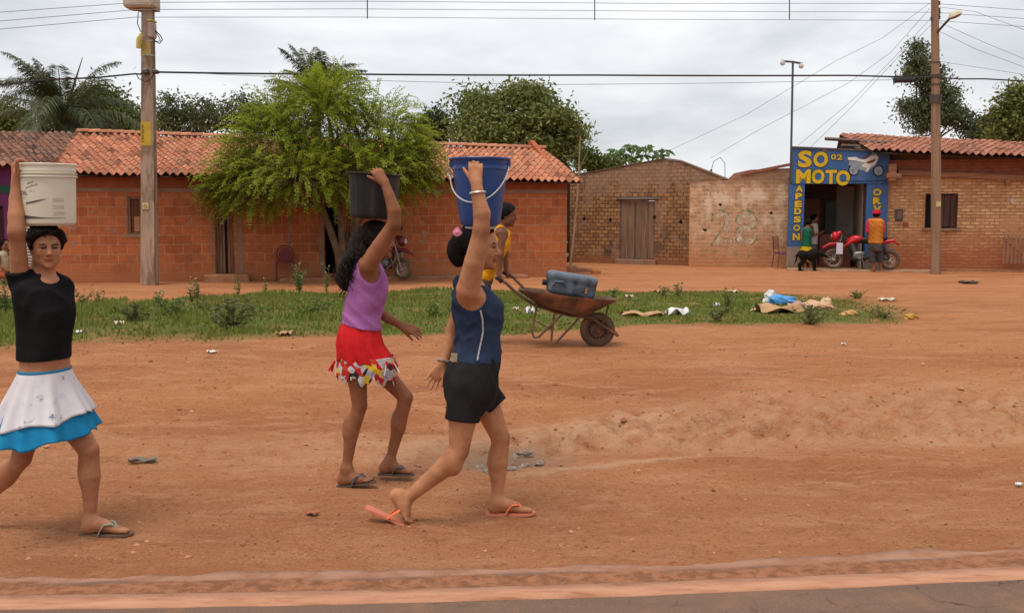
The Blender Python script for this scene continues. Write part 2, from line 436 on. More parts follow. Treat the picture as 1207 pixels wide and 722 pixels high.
class Head:
    """head of height h (chin to crown) about the point between the ears at eye height"""
    def __init__(s, S, c, f, u, h, neck=None, neck_r=.05, female=True):
        s.c = np.asarray(c, float); s.F, s.R, s.U = axes(f, u); s.h = h; A = (s.F, s.R, s.U); s.A = A
        E = lambda f_, r_, u_, rad, k=.02, mode='u': S.ell(s.at(f_, r_, u_), np.array(rad) * h, A, k * h / .22, mode)
        C = lambda p, q, ra, rb, k=.012: S.cone(s.at(*p), s.at(*q), ra * h, rb * h, k * h / .22)
        E(-.05, 0, .12, (.425, .325, .37)); E(.10, 0, -.10, (.275, .265, .36))
        E(.13, 0, -.33, (.20, .19, .13)); E(.30, 0, -.415, (.075, .085, .07))
        for q in (-1, 1):
            E(.245, q * .165, -.11, (.10, .085, .10)); E(.06, q * .225, -.25, (.13, .045, .12))
            E(.315, q * .12, .075, (.06, .11, .035), .012)
            E(.365, q * .13, 0.0, (.055, .075, .038), .012, 's')
            E(.345, q * .135, .036, (.045, .08, .02), .008); E(.335, q * .135, -.036, (.045, .075, .02), .008)
            E(.395, q * .05, -.15, (.032, .03, .026), .008)
            E(-.05, q * .325, -.055, (.07, .028, .115), .008); E(-.045, q * .352, -.05, (.035, .016, .07), .006, 's')
        C((.345, 0, .04), (.445, 0, -.115), .03, .042); E(.435, 0, -.13, (.05, .042, .035), .008)
        E(.36, 0, -.245, (.05, .095, .022), .006); E(.352, 0, -.292, (.045, .08, .026), .006)
        if neck is not None:
            S.cone(s.at(-.12, 0, -.22), neck, neck_r, neck_r * 1.12, .03)
    def at(s, f, r, u): return s.c + (s.F * f + s.R * r + s.U * u) * s.h
    def loc(s, v): d = (v - s.c) / s.h; return d @ s.F, d @ s.R, d @ s.U
    def paint(s, v, col, lip=(.72, .42, .42), brow=(.10, .075, .06)):
        f, r, u = s.loc(v)
        m = (f > .28) & (np.abs(r) < .12 - .5 * np.abs(u + .268)) & (np.abs(u + .268) < .052); col[m] = lip
        m = (f > .28) & (np.abs(u + .2665) < .007) & (np.abs(r) < .085); col[m] = (.3, .16, .15)
        b = .088 - .25 * (np.abs(r) - .15) ** 2 / .1
        m = (f > .2) & (np.abs(u - b) < .022) & (np.abs(r) > .045) & (np.abs(r) < .215); col[m] = brow
        m = (f > .2) & (((np.abs(r) - .13) / .085) ** 2 + ((u - .012) / .036) ** 2 < 1); col[m] = (.35, .26, .24)
        return col
    def eyes(s, parent, base, squint=1.0):
        for q in (-1, 1):
            vs = []; fs = []; cs = []; n, m = 14, 16; rad = .072 * s.h
            c = s.at(.292, q * .13, .002)
            look = nrm(s.F + s.R * q * .04)
            lf, lr, lu = axes(look, s.U)
            for i in range(n + 1):
                a = PI * i / n
                for k in range(m):
                    b = 2 * PI * k / m
                    vs.append(c - np.asarray(base) + rad * (lf * math.cos(a) + (lr * math.cos(b) + lu * math.sin(b)) * math.sin(a)))
                    cs.append((.01, .008, .007) if a < .70 else (.40, .36, .33))
            for i in range(n):
                for k in range(m): fs.append((i * m + k, i * m + (k + 1) % m, (i + 1) * m + (k + 1) % m, (i + 1) * m + k))
            me = mesh_np('eye', vs, faces=fs, smooth=True); vcol(me, np.array(cs)); link('eye', me, MATS['eye'], parent)
    def hair_cap(s, thick=.05, S=None, vox=.006, line=((.36, .34), (.03, -.06)), nape=-.30):
        """hair over the skull, cut along the hairline"""
        S = S or SDF(vox)
        S.ell(s.at(-.055, 0, .125), np.array((.425 + thick, .325 + thick, .37 + thick)) * s.h, s.A, .01)
        p0 = np.array(line[0]); d = np.array(line[1]) - p0; n = nrm((-d[1], d[0]))
        if n[0] < 0: n = -n
        def clip(X, Y, Z):
            f = ((X - s.c[0]) * s.F[0] + (Y - s.c[1]) * s.F[1] + (Z - s.c[2]) * s.F[2]) / s.h
            u = ((X - s.c[0]) * s.U[0] + (Y - s.c[1]) * s.U[1] + (Z - s.c[2]) * s.U[2]) / s.h
            return np.maximum(((f - p0[0]) * n[0] + (u - p0[1]) * n[1]) * s.h, (nape - u) * s.h)
        return S, clip
def hand(S, w, d, n, t, L=.17, curl=(.35, .45, .35), spread=.12, thumb=.7, thumb_curl=.35, r=.0085, bend=None):
    """wrist point, direction of the hand, direction the palm faces, thumb side"""
    w = np.asarray(w, float); d = nrm(d); n = nrm(n - np.dot(n, d) * d); t = np.asarray(t, float); t = nrm(t - np.dot(t, d) * d - np.dot(t, n) * n)
    k = L / .17
    offs = (.027, .009, -.009, -.026); fl = (.072, .080, .074, .058); pl = (.083, .086, .083, .076)
    S.cone(w, w + d * .03 * k, .022 * k, .02 * k, .015)
    for i in range(4):
        kn = w + (d * pl[i] + t * offs[i]) * k
        S.cone(w + (d * .012 + t * offs[i] * .55) * k, kn, .0155 * k, .0125 * k, .012)
        fd = nrm(d + t * spread * (1.5 - i) * .9); ang = 0; p = kn
        for j, (fr, cu) in enumerate(zip((.46, .30, .24), curl)):
            ang += cu * (1 + .08 * i)
            q = p + (fd * math.cos(ang) + n * math.sin(ang)) * fl[i] * fr * k
            S.cone(p, q, (r - .0006 * j) * k, (r - .0006 * (j + 1)) * k, .0035 if j else .006); p = q
    b = w + (d * .022 + t * .018 + n * .006) * k
    td = nrm(d * math.cos(thumb) + t * math.sin(thumb) + n * .25)
    q = b + td * .042 * k; S.cone(b, q, .0165 * k, .0125 * k, .012)
    td2 = nrm(td * math.cos(thumb_curl) + nrm(d * .8 + n * .5) * math.sin(thumb_curl)); q2 = q + td2 * .03 * k; S.cone(q, q2, .0105 * k, .0095 * k, .005)
    q3 = q2 + nrm(td2 + d * .2 + n * .15) * .024 * k; S.cone(q2, q3, .0095 * k, .0075 * k, .004)
def foot(S, heel, toe, up, ankle, ank_r=.034, inner=1, k=1.0, toe_up=None):
    """sole points of the heel and the toes; inner = +1 when the big toe is on the frame's right"""
    heel = np.asarray(heel, float); toe = np.asarray(toe, float); d = toe - heel; L = np.linalg.norm(d); f = d / L
    up = nrm(np.asarray(up, float) - np.dot(up, f) * f); r = np.cross(f, up) * inner
    a = lambda x, y, z: heel + f * x * L + r * y * k + up * z * k
    S.cone(a(.14, 0, .034), a(.20, 0, .05), .031 * k, .032 * k, .02)
    S.cone(ankle, a(.20, 0, .045), ank_r, .034 * k, .03)
    S.cone(ankle, a(.46, .004, .046), ank_r * .92, .027 * k, .03)
    S.cone(a(.16, 0, .028), a(.62, -.014, .02), .027 * k, .019 * k, .03)
    S.cone(a(.46, .006, .043), a(.72, .018, .022), .026 * k, .021 * k, .025)
    S.cone(a(.45, -.008, .036), a(.68, -.022, .019), .024 * k, .018 * k, .025)
    ends = ((.975, .026, .0125), (.985, .006, .0095), (.95, -.011, .009), (.905, -.026, .0085), (.855, -.038, .008))
    for x, y, rr in ends:
        S.cone(a(.72 if y > -.02 else .66, y * .85, .018), a(x - .03, y, rr + .002), rr * 1.15 * k, rr * k, .006)
def flip_flop(parent, base, heel, toe, up, mats, inner=1, w=.047, th=.016, strap_h=.052, name='flip_flop'):
    heel = np.asarray(heel, float) - base; toe = np.asarray(toe, float) - base; d = toe - heel; L = np.linalg.norm(d); f = d / L
    up = nrm(np.asarray(up, float) - np.dot(up, f) * f); r = np.cross(f, up) * inner
    a = lambda x, y, z: heel + f * x * L + r * y + up * z
    prof = [(-.03, 0), (-.015, .55), (.05, .78), (.2, .74), (.4, .72), (.55, .82), (.72, 1), (.86, .96), (.97, .7), (1.03, .3), (1.04, 0)]
    out = [(x, y * w) for x, y in prof] + [(x, -y * w * .96) for x, y in prof[-2:0:-1]]
    v = [a(x, y, -th) for x, y in out] + [a(x, y, 0) for x, y in out]; n = len(out)
    fs = [tuple(range(n)), tuple(range(2 * n - 1, n - 1, -1))] + [(i, i + n, (i + 1) % n + n, (i + 1) % n) for i in range(n)]
    so = link(name, mesh_np(name, v, faces=fs), mats[0], parent)
    m = MB()
    for q in (-1, 1):
        m.tube([a(.80, .012, .004), a(.77, .012, .030), a(.68, .012 + q * .018, strap_h * .92), a(.56, q * .036, strap_h * .9), a(.46, q * .043, .02), a(.42, q * .041, -.004)], [.006, .006, .008, .009, .009, .008], 8, flat=.5)
    m.build('strap', mats[1], so, smooth=True)
    return so
# ------------------------------------------------------------------ the ground
def edge_fn(pts):
    w = np.array([G(*p) for p in pts]); o = np.argsort(w[:, 0]); return w[o, 0], w[o, 1]
FARX, FARY = edge_fn([(-200, 352), (0, 353), (70, 359), (130, 360), (160, 352), (250, 348), (400, 344), (520, 341), (620, 343), (750, 343), (900, 343), (1000, 346), (1070, 350), (1125, 362)])
NEARX, NEARY = edge_fn([(-200, 424), (0, 418), (100, 408), (250, 402), (400, 398), (520, 396), (620, 395), (740, 386), (900, 382), (1000, 383), (1060, 382), (1125, 366)])
XR = G(1112, 364)[0]
def gmask(x, y):
    n = vnoise2(x * .9, y * .7, 21) * .45 + vnoise2(x * 2.7, y * 2.2, 22) * .28
    yf = np.interp(x, FARX, FARY) + n * .6; yn = np.interp(x, NEARX, NEARY) + n * .55
    soft = .35 + .9 * (1 - sstep(-6, 0, x))
    m = sstep(0, .45, yf - y) * sstep(-.1, soft, y - yn) * sstep(0, 2.4, XR - x + n * 1.2)
    return m
def lines(segs):
    out = [segs[0][0]]
    for a, b, st in segs:
        n = max(1, int(round((b - a) / st))); out += list(a + (b - a) * np.arange(1, n + 1) / n)
    return np.array(out)
gx = lines([(-900, -60, 60), (-60, -16, 2), (-16, -7, .25), (-7, -1.6, .06), (-1.6, 6, .032), (6, 7, .06), (7, 18, .25), (18, 60, 2), (60, 900, 60)])
gy = lines([(-60, 2.5, 4), (2.5, 6.7, .04), (6.7, 8.9, .022), (8.9, 9.2, .05), (9.2, 14, .09), (14, 24, .2), (24, 48, .8), (48, 1500, 70)])
GX, GY = np.meshgrid(gx, gy, indexing='ij')
GZ = H(GX, GY); GZ = np.where(GY < 2.6, -.01, GZ)
nx_, ny_ = GX.shape
ids = np.arange(nx_ * ny_).reshape(nx_, ny_)
gq = np.stack([ids[:-1, :-1], ids[1:, :-1], ids[1:, 1:], ids[:-1, 1:]], -1).reshape(-1, 4)
gme = mesh_np('dirt_ground', np.stack([GX, GY, GZ], -1).reshape(-1, 3), quads=gq, smooth=True)
yd_ = ditch(GX)
bw_ = bank(GX); clay = np.exp(-((GY - yd_ - .5 * bw_) / (.55 * bw_)) ** 4) * sstep(-3, 1.0, GX) * .9 + .5 * np.exp(-((GY - yd_ - .15) / .35) ** 2)
clay = clay * (.6 + .4 * sstep(-.3, .5, vnoise2(GX * 1.1, GY * 2.6, 31)))
streak = np.exp(-((GY - (6.27 + .375 * GX) - .03 * vnoise2(GX * 5, GX * 0, 33)) / .06) ** 2) * sstep(-.1, .15, GX) * (1 - sstep(1.0, 1.6, GX)); clay = np.maximum(clay, 1.3 * streak)
damp = np.exp(-((GY - yd_ + 1.0) / .8) ** 2) * .6
rub = np.exp(-(((GX - (-.08)) / .42) ** 2 + ((GY - 6.75) / .35) ** 2))
vcol(gme, np.stack([gmask(GX, GY), clay, np.maximum(rub, 0)], -1).reshape(-1, 3))
shd = GY - road_edge(GX)
vcol(gme, np.stack([(1 - sstep(.6, 2.3, shd + .5 * vnoise2(GX * .7, GY * 1.4, 61))) * (GY < 12), 0 * GX, 0 * GX], -1).reshape(-1, 3), 'Shoulder')
m, t, b = principled('dirt', .95, 0, .12)
at = t.nodes.new('ShaderNodeAttribute'); at.attribute_name = 'Col'
sp = t.nodes.new('ShaderNodeSeparateColor'); t.links.new(at.outputs[0], sp.inputs[0])
c = mixc(t, band(t, noise(t, .55, 6, .6, stretch=(.6, 1.6, 1)), .38, .66), (.53, .215, .092), (.425, .157, .063))
c = mixc(t, mathn(t, 'MULTIPLY', band(t, noise(t, 3.2, 6, .7, stretch=(.45, 1.4, 1), dist=.5), .50, .66), .62), c, (.58, .285, .150))
c = mixc(t, mathn(t, 'MULTIPLY', band(t, noise(t, 1.4, 8, .72, stretch=(.3, 1.3, 1)), .53, .70), .6), c, (.285, .108, .047))
c = mixc(t, mathn(t, 'MULTIPLY', band(t, noise(t, 2.6, 9, .78, stretch=(.55, 1.5, 1), dist=.8), .52, .60), .5), c, (.62, .30, .155))
c = mixc(t, mathn(t, 'MULTIPLY', band(t, noise(t, 4.3, 8, .75, stretch=(.5, 1.6, 1), dist=.5), .56, .64), .5), c, (.30, .11, .045))
a2 = t.nodes.new('ShaderNodeAttribute'); a2.attribute_name = 'Shoulder'
c = mixc(t, mathn(t, 'MULTIPLY', a2.outputs['Fac'], .5), c, (.34, .155, .085))
c = mixc(t, mathn(t, 'MULTIPLY', band(t, noise(t, 15, 5, .75), .54, .68), .6), c, (.225, .092, .042))
c = mixc(t, mathn(t, 'MULTIPLY', band(t, noise(t, 48, 3, .7), .56, .66), .55), c, (.19, .08, .038))
c = mixc(t, mathn(t, 'MULTIPLY', band(t, noise(t, 38, 3, .7, stretch=(1, 1.3, 1)), .60, .68), .6), c, (.66, .37, .22))
c = mixc(t, mathn(t, 'MULTIPLY', band(t, noise(t, 95, 2, .7), .62, .70), .5), c, (.62, .40, .27))
c = mixc(t, mathn(t, 'MULTIPLY', sp.outputs[1], band(t, noise(t, 6, 5, .65), .28, .62)), c, (.60, .325, .185))
gn = noise(t, 2.4, 6, .7)
c = mixc(t, mathn(t, 'MULTIPLY', sp.outputs[0], band(t, gn, .2, .55)), c, (.125, .15, .035))
c = mixc(t, mathn(t, 'MULTIPLY', sp.outputs[2], .75), c, (.21, .17, .135))
t.links.new(c, b.inputs['Base Color'])
hh = mathn(t, 'ADD', mathn(t, 'MULTIPLY', noise(t, 6, 7, .75, stretch=(.7, 1.2, 1)), 1.5), noise(t, 42, 5, .72))
vr = N(t, 'ShaderNodeTexVoronoi', i_Scale=11.0, feature='SMOOTH_F1'); t.links.new(t.nodes.new('ShaderNodeTexCoord').outputs['Object'], vr.inputs['Vector'])
hh = mathn(t, 'SUBTRACT', hh, mathn(t, 'MULTIPLY', mathn(t, 'MULTIPLY', vr.outputs['Distance'], sp.outputs[1]), 1.6))
bumpn(t, b, hh, 1.0, .034)
link('ground', gme, m, kind='structure')

# ------------------------------------------------------------------ the road
rx = lines([(-400, -20, 40), (-20, -3.4, .6), (-3.4, 4, .025), (4, 20, .6), (20, 400, 40)])
rw = np.array([-9, -5, -2, -1, -.6, -.3, -.155, -.08, 0, .02, .04, .06, .08, .1, .12, .14, .16, .18, .2, .22, .24, 1.0, 1.001])
RX, RW = np.meshgrid(rx, rw, indexing='ij')
lim = .255 + .035 * vnoise2(RX * 2.1, RX * 0, 41) + .03 * vnoise2(RX * 6, RX * 0, 42) + .016 * vnoise2(RX * 17, RX * 0, 48) + .05 * sstep(1.6, 2.2, RX) * (1 - sstep(2.2, 2.5, RX))
W2 = np.where(RW >= 1, lim + (RW - 1), np.minimum(RW, lim - .002 * (1.1 - RW)))
RZ = .016 + .003 * vnoise2(RX * 5, W2 * 9, 43) * sstep(.02, .1, W2) - .008 * sstep(.1, .24, W2)
RZ = np.where(RW > 1, -.02, RZ)
RY = road_edge(RX) + W2
a_, b_ = RX.shape; ids = np.arange(a_ * b_).reshape(a_, b_)
rme = mesh_np('road', np.stack([RX, RY, RZ], -1).reshape(-1, 3), quads=np.stack([ids[:-1, :-1], ids[1:, :-1], ids[1:, 1:], ids[:-1, 1:]], -1).reshape(-1, 4), smooth=False)
cov = sstep(-.005, .02, W2) * (1 - sstep(.15, .185, W2 + .045 * vnoise2(RX * 2.6, W2 * 8, 44) + .02 * vnoise2(RX * 11, W2 * 20, 45)))
lipm = sstep(.145, .18, W2 + .03 * vnoise2(RX * 3.3, W2 * 0, 49))
vcol(rme, np.stack([cov, lipm, 0 * cov], -1).reshape(-1, 3))
m, t, b = principled('asphalt', .9, 0, .2)
at = t.nodes.new('ShaderNodeAttribute'); at.attribute_name = 'Col'
sp = t.nodes.new('ShaderNodeSeparateColor'); t.links.new(at.outputs[0], sp.inputs[0])
c = mixc(t, band(t, noise(t, 1.6, 6, .6, stretch=(.4, 2, 1)), .35, .65), (.175, .108, .078), (.215, .125, .085))
c = mixc(t, mathn(t, 'MULTIPLY', band(t, noise(t, 90, 2, .6), .58, .7), .5), c, (.30, .2, .15))
vc = N(t, 'ShaderNodeTexVoronoi', i_Scale=3.2, feature='DISTANCE_TO_EDGE'); mpv = N(t, 'ShaderNodeVectorMath', operation='ADD'); tcv = t.nodes.new('ShaderNodeTexCoord').outputs['Object']; nz = N(t, 'ShaderNodeTexNoise', i_Scale=4.0, i_Detail=5.0); t.links.new(tcv, nz.inputs['Vector']); nsc = N(t, 'ShaderNodeVectorMath', operation='SCALE'); nsc.inputs['Scale'].default_value = .35; t.links.new(nz.outputs['Color'], nsc.inputs[0]); t.links.new(tcv, mpv.inputs[0]); t.links.new(nsc.outputs[0], mpv.inputs[1]); t.links.new(mpv.outputs[0], vc.inputs['Vector'])
crk = mathn(t, 'MULTIPLY', band(t, vc.outputs['Distance'], .022, .006), band(t, noise(t, 1.1, 3, .6), .48, .6))
c = mixc(t, mathn(t, 'MULTIPLY', crk, .7), c, (.06, .035, .025))
c = mixc(t, mathn(t, 'MULTIPLY', band(t, noise(t, 3.0, 7, .75), .54, .66), .55), c, (.30, .155, .09))
c = mixc(t, sp.outputs[1], c, mixc(t, band(t, noise(t, 4, 6, .7), .4, .62), (.42, .225, .15), (.35, .16, .095)))
c = mixc(t, sp.outputs[0], c, mixc(t, band(t, noise(t, 16, 7, .75), .42, .6), (.37, .155, .078), (.22, .09, .045)))
t.links.new(c, b.inputs['Base Color']); bumpn(t, b, noise(t, 60, 6, .75), .9, .012)
link('road', rme, m, kind='structure')
rx2 = lines([(-60, -3.4, .6), (-3.4, 4, .03), (4, 60, .6)]); lw = np.array([0, 0, 1., 1.])
LX, LW = np.meshgrid(rx2, lw, indexing='ij')
LY = road_edge(LX) + np.where(LW > .5, -.002 + .005 * vnoise2(LX * 9, LX * 0, 46), -.152 + .005 * vnoise2(LX * 7, LX * 0, 47))
ids = np.arange(LX.size).reshape(LX.shape)
lme = mesh_np('edge_line', np.stack([LX, LY, .0195 + np.array([-.012, 0, 0, -.012])[None, :] + 0 * LX], -1).reshape(-1, 3), quads=np.stack([ids[:-1, :-1], ids[1:, :-1], ids[1:, 1:], ids[:-1, 1:]], -1).reshape(-1, 4))
m = PM('road_paint', (.51, .255, .155), (.43, .195, .11), 9, .85, bump=.6, bscale=80, stain=(.33, .14, .075), sscale=9, samt=(.53, .70), stretch=(.5, 2, 1))
link('road_marking', lme, m, kind='structure')

# ------------------------------------------------------------------ facades
class Facade:
    """a building's street face: local x runs along it, y goes into the building, z up"""
    def __init__(s, p0, p1):
        a = np.array(p0, float); b_ = np.array(p1, float); a[2] = b_[2] = 0
        s.O = a; s.e = nrm(b_ - a); s.n = np.array([-s.e[1], s.e[0], 0]); s.yaw = math.atan2(s.e[1], s.e[0])
    def uv(s, px, py, depth=0.0):
        d = ray(px, py); o = s.O + s.n * depth
        t = ((o - [0, 0, CAM_H]) @ s.n) / (d @ s.n)
        p = np.array([0, 0, CAM_H]) + d * t - s.O
        return p @ s.e, p[2]
    def world(s, u, v, z): return s.O + s.e * u + s.n * v + np.array([0, 0, z])
def wall_panel(mb, us, zs, holes, v0, v1, top=None):
    """a wall with openings: grid cells outside the holes, with the reveals"""
    U = sorted(set([round(x, 4) for x in us] + [round(h[i], 4) for h in holes for i in (0, 2)]))
    Z = sorted(set([round(x, 4) for x in zs] + [round(h[i], 4) for h in holes for i in (1, 3)]))
    full = lambda i, j: not any(h[0] - 1e-4 <= (U[i] + U[i + 1]) / 2 <= h[2] + 1e-4 and h[1] - 1e-4 <= (Z[j] + Z[j + 1]) / 2 <= h[3] + 1e-4 for h in holes)
    T = lambda u, z: (top(u) if (top and abs(z - Z[-1]) < 1e-6) else z)
    for i in range(len(U) - 1):
        for j in range(len(Z) - 1):
            if not full(i, j): continue
            a, c_, e, g = U[i], U[i + 1], Z[j], Z[j + 1]
            mb.quad((a, v0, e), (c_, v0, e), (c_, v0, T(c_, g)), (a, v0, T(a, g)))
            mb.quad((c_, v1, e), (a, v1, e), (a, v1, T(a, g)), (c_, v1, T(c_, g)))
            if i == 0 or not full(i - 1, j): mb.quad((a, v1, e), (a, v0, e), (a, v0, T(a, g)), (a, v1, T(a, g)))
            if i == len(U) - 2 or not full(i + 1, j): mb.quad((c_, v0, e), (c_, v1, e), (c_, v1, T(c_, g)), (c_, v0, T(c_, g)))
            if j == len(Z) - 2 or not full(i, j + 1): mb.quad((a, v0, T(a, g)), (c_, v0, T(c_, g)), (c_, v1, T(c_, g)), (a, v1, T(a, g)))
            if j > 0 and not full(i, j - 1): mb.quad((a, v1, e), (c_, v1, e), (c_, v0, e), (a, v0, e))
def brick_mat(name, c1, c2, mort, w, h, ms, blot=None, blot_amt=(.5, .68), bscale=1.1, dirt=None, dirt_h=.5, bump=.6, top=None, top_z=2.0, plaster=None, pl_amt=(.5, .6), pl_scale=.8, axis='x', dark=None):
    m, t, b = principled(name, .92, 0, .15)
    co = t.nodes.new('ShaderNodeTexCoord').outputs['Object']
    s = t.nodes.new('ShaderNodeSeparateXYZ'); t.links.new(co, s.inputs[0])
    cb = t.nodes.new('ShaderNodeCombineXYZ')
    wv = noise(t, 1.7, 3, .5, vec=co); wv2 = mathn(t, 'MULTIPLY', mathn(t, 'SUBTRACT', wv, .5), .06)
    t.links.new(mathn(t, 'ADD', s.outputs[0 if axis == 'x' else 1], wv2), cb.inputs[0]); t.links.new(mathn(t, 'ADD', s.outputs[2], wv2), cb.inputs[1])
    br = N(t, 'ShaderNodeTexBrick', offset=.5, squash=1.0)
    br.inputs['Color1'].default_value = (*c1, 1); br.inputs['Color2'].default_value = (*c2, 1); br.inputs['Mortar'].default_value = (*mort, 1)
    br.inputs['Scale'].default_value = 1.0; br.inputs['Mortar Size'].default_value = ms; br.inputs['Mortar Smooth'].default_value = .35
    br.inputs['Brick Width'].default_value = w; br.inputs['Row Height'].default_value = h; br.inputs['Bias'].default_value = -.1
    t.links.new(cb.outputs[0], br.inputs['Vector'])
    c = br.outputs[0]
    c = mixc(t, mathn(t, 'MULTIPLY', band(t, noise(t, 6, 6, .7, vec=co), .42, .68), .45), c, tuple(x * .6 for x in c2))
    if plaster: c = mixc(t, mathn(t, 'MULTIPLY', band(t, noise(t, pl_scale, 7, .68, vec=co, dist=.3), *pl_amt), .85), c, plaster)
    if dark:
        dz = mathn(t, 'ADD', s.outputs[2], mathn(t, 'MULTIPLY', noise(t, 1.9, 6, .7, vec=co), 1.1))
        c = mixc(t, mathn(t, 'MULTIPLY', band(t, dz, dark[1], dark[1] + .35), dark[2]), c, dark[0])
    if blot:
        c = mixc(t, mathn(t, 'MULTIPLY', band(t, noise(t, bscale, 8, .7, vec=co, stretch=(1, 1, .7)), *blot_amt), .8), c, blot)
        c = mixc(t, mathn(t, 'MULTIPLY', band(t, noise(t, bscale * .45, 8, .72, vec=co), .54, .66), .55), c, tuple(x * .8 for x in blot))
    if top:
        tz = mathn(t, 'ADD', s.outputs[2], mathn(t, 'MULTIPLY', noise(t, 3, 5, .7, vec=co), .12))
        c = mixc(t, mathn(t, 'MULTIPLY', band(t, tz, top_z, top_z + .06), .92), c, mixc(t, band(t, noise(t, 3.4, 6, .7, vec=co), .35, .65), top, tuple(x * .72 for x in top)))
    if dirt:
        z = mathn(t, 'ADD', s.outputs[2], mathn(t, 'MULTIPLY', noise(t, 2.6, 6, .7, vec=co), -.55 * dirt_h * 1.6))
        n = t.nodes.new('ShaderNodeMapRange'); n.interpolation_type = 'SMOOTHSTEP'; t.links.new(z, n.inputs[0])
        n.inputs[1].default_value = dirt_h; n.inputs[2].default_value = -.35 * dirt_h; n.inputs[3].default_value = 0; n.inputs[4].default_value = 1
        c = mixc(t, mathn(t, 'MULTIPLY', n.outputs[0], .85), c, dirt)
    t.links.new(c, b.inputs['Base Color'])
    hgt = mathn(t, 'SUBTRACT', mathn(t, 'MULTIPLY', noise(t, 22, 5, .65, vec=co), .5), br.outputs['Fac'])
    bumpn(t, b, hgt, bump, .012)
    MATS[name] = m
    return m
def tile_roof(name, parent, p00, p10, p01, p11, nc, nr, mat, A=.035, jit=1.0, seed=1, dark=.0, th=.02):
    """canal tiles on the patch eave-left, eave-right, ridge-left, ridge-right (local points): each tile its own arched strip"""
    rg = np.random.default_rng(seed)
    p00, p10, p01, p11 = [np.asarray(p, float) for p in (p00, p10, p01, p11)]
    nv = nrm(np.cross(p10 - p00, p01 - p00)); nv = nv if nv[2] > 0 else -nv
    S = 8; V = []; F = []; C = []
    sag = lambda u, v: -.02 * math.sin(u * 9 + seed) * (v * (1 - v) * 4) + .015 * math.sin(u * 31 + v * 5)
    for i in range(nc):
        for j in range(nr):
            base = len(V); k = rg.normal(0, .12); hue = rg.normal(0, .06); dk = .55 if rg.random() < .08 else 1
            colr = np.array([1 + k, 1 + k + hue, 1 + k + hue * 1.4]) * dk * (1 - dark * rg.random())
            dv = rg.normal(0, .05) * jit / nr; tw = rg.normal(0, .05) * jit
            for jj, (vf, lift) in enumerate(((0, .026), (1.12, 0.0))):
                v = min(max((j + vf) / nr + dv, -.012), 1.01)
                for s in range(S + 1):
                    q = s / S; u = (i + q + tw * (vf - .5) * .4 - .0) / nc
                    p = (p00 * (1 - u) + p10 * u) * (1 - v) + (p01 * (1 - u) + p11 * u) * v
                    hgt = A * math.cos(2 * PI * (q - .5)) * (1.08 if jj == 0 else .92)
                    V.append(p + nv * (hgt + lift + sag(u, v)) + np.array([0, 0, rg.normal(0, .002) * jit])); C.append(np.clip(colr, .2, 1.7))
            for s in range(S): F.append((base + s, base + s + 1, base + S + 2 + s, base + S + 1 + s))
            b2 = len(V)
            for s in range(S + 1): V.append(V[base + s] - nv * th); C.append(C[base] * .7)
            for s in range(S): F.append((b2 + s, b2 + s + 1, base + s + 1, base + s))
    me = mesh_np(name, V, faces=F); vcol(me, np.array(C))
    return link(name, me, mat, parent)
def rect_of(fc, x0, y0, x1, y1, d=0.0):
    u0, z1 = fc.uv(x0, y0, d); u1, z0 = fc.uv(x1, y1, d)
    return (u0, z0, u1, z1)

wood_old = PM('old_wood', (.22, .125, .07), (.13, .07, .04), 2.5, .85, bump=.5, bscale=18, stretch=(6, 6, .5), bstretch=(8, 8, .4), stain=(.30, .2, .12), sscale=3, samt=(.55, .75))
wood_red = PM('red_brown_wood', (.20, .065, .035), (.11, .04, .025), 2.5, .8, bump=.5, bscale=18, stretch=(6, 6, .5), bstretch=(8, 8, .4))
wood_pale = PM('weathered_pale_wood', (.26, .155, .095), (.15, .09, .058), 3, .9, bump=.6, bscale=20, stretch=(5, 5, .35), bstretch=(8, 8, .3), stain=(.07, .045, .03), sscale=1.6, samt=(.56, .72))
beam_wood = PM('beam_wood', (.34, .165, .085), (.22, .10, .055), 3, .85, bump=.4, bscale=20, stretch=(.5, 5, 5))
concrete = PM('concrete', (.29, .185, .13), (.22, .13, .085), 4, .9, bump=.4, bscale=30, stain=(.33, .14, .07), sscale=3, samt=(.45, .7))
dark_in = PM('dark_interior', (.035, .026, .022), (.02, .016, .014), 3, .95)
tile_or = PM('clay_tile', (.53, .225, .125), (.43, .165, .09), 5, .88, attr=True, bump=.3, bscale=30, stain=(.24, .12, .075), sscale=2.2, samt=(.55, .74))
tile_br = PM('old_clay_tile', (.33, .155, .095), (.22, .105, .07), 5, .9, attr=True, bump=.3, bscale=30, stain=(.12, .075, .055), sscale=2.2, samt=(.45, .65))
tile_rd = PM('red_clay_tile', (.43, .18, .11), (.34, .135, .085), 5, .88, attr=True, bump=.3, bscale=30, stain=(.24, .11, .07), sscale=2.2, samt=(.52, .7))
def planks(mb, u0, u1, z0, z1, v, n, th=.025, seed=3, gap=.008):
    rg = random.Random(seed); w = (u1 - u0) / n
    for i in range(n):
        d = rg.uniform(-.006, .006)
        mb.rbox((u0 + i * w + gap / 2, v + d, z0 + rg.uniform(0, .015)), (u0 + (i + 1) * w - gap / 2, v + th + d, z1 - rg.uniform(0, .015)), .004)

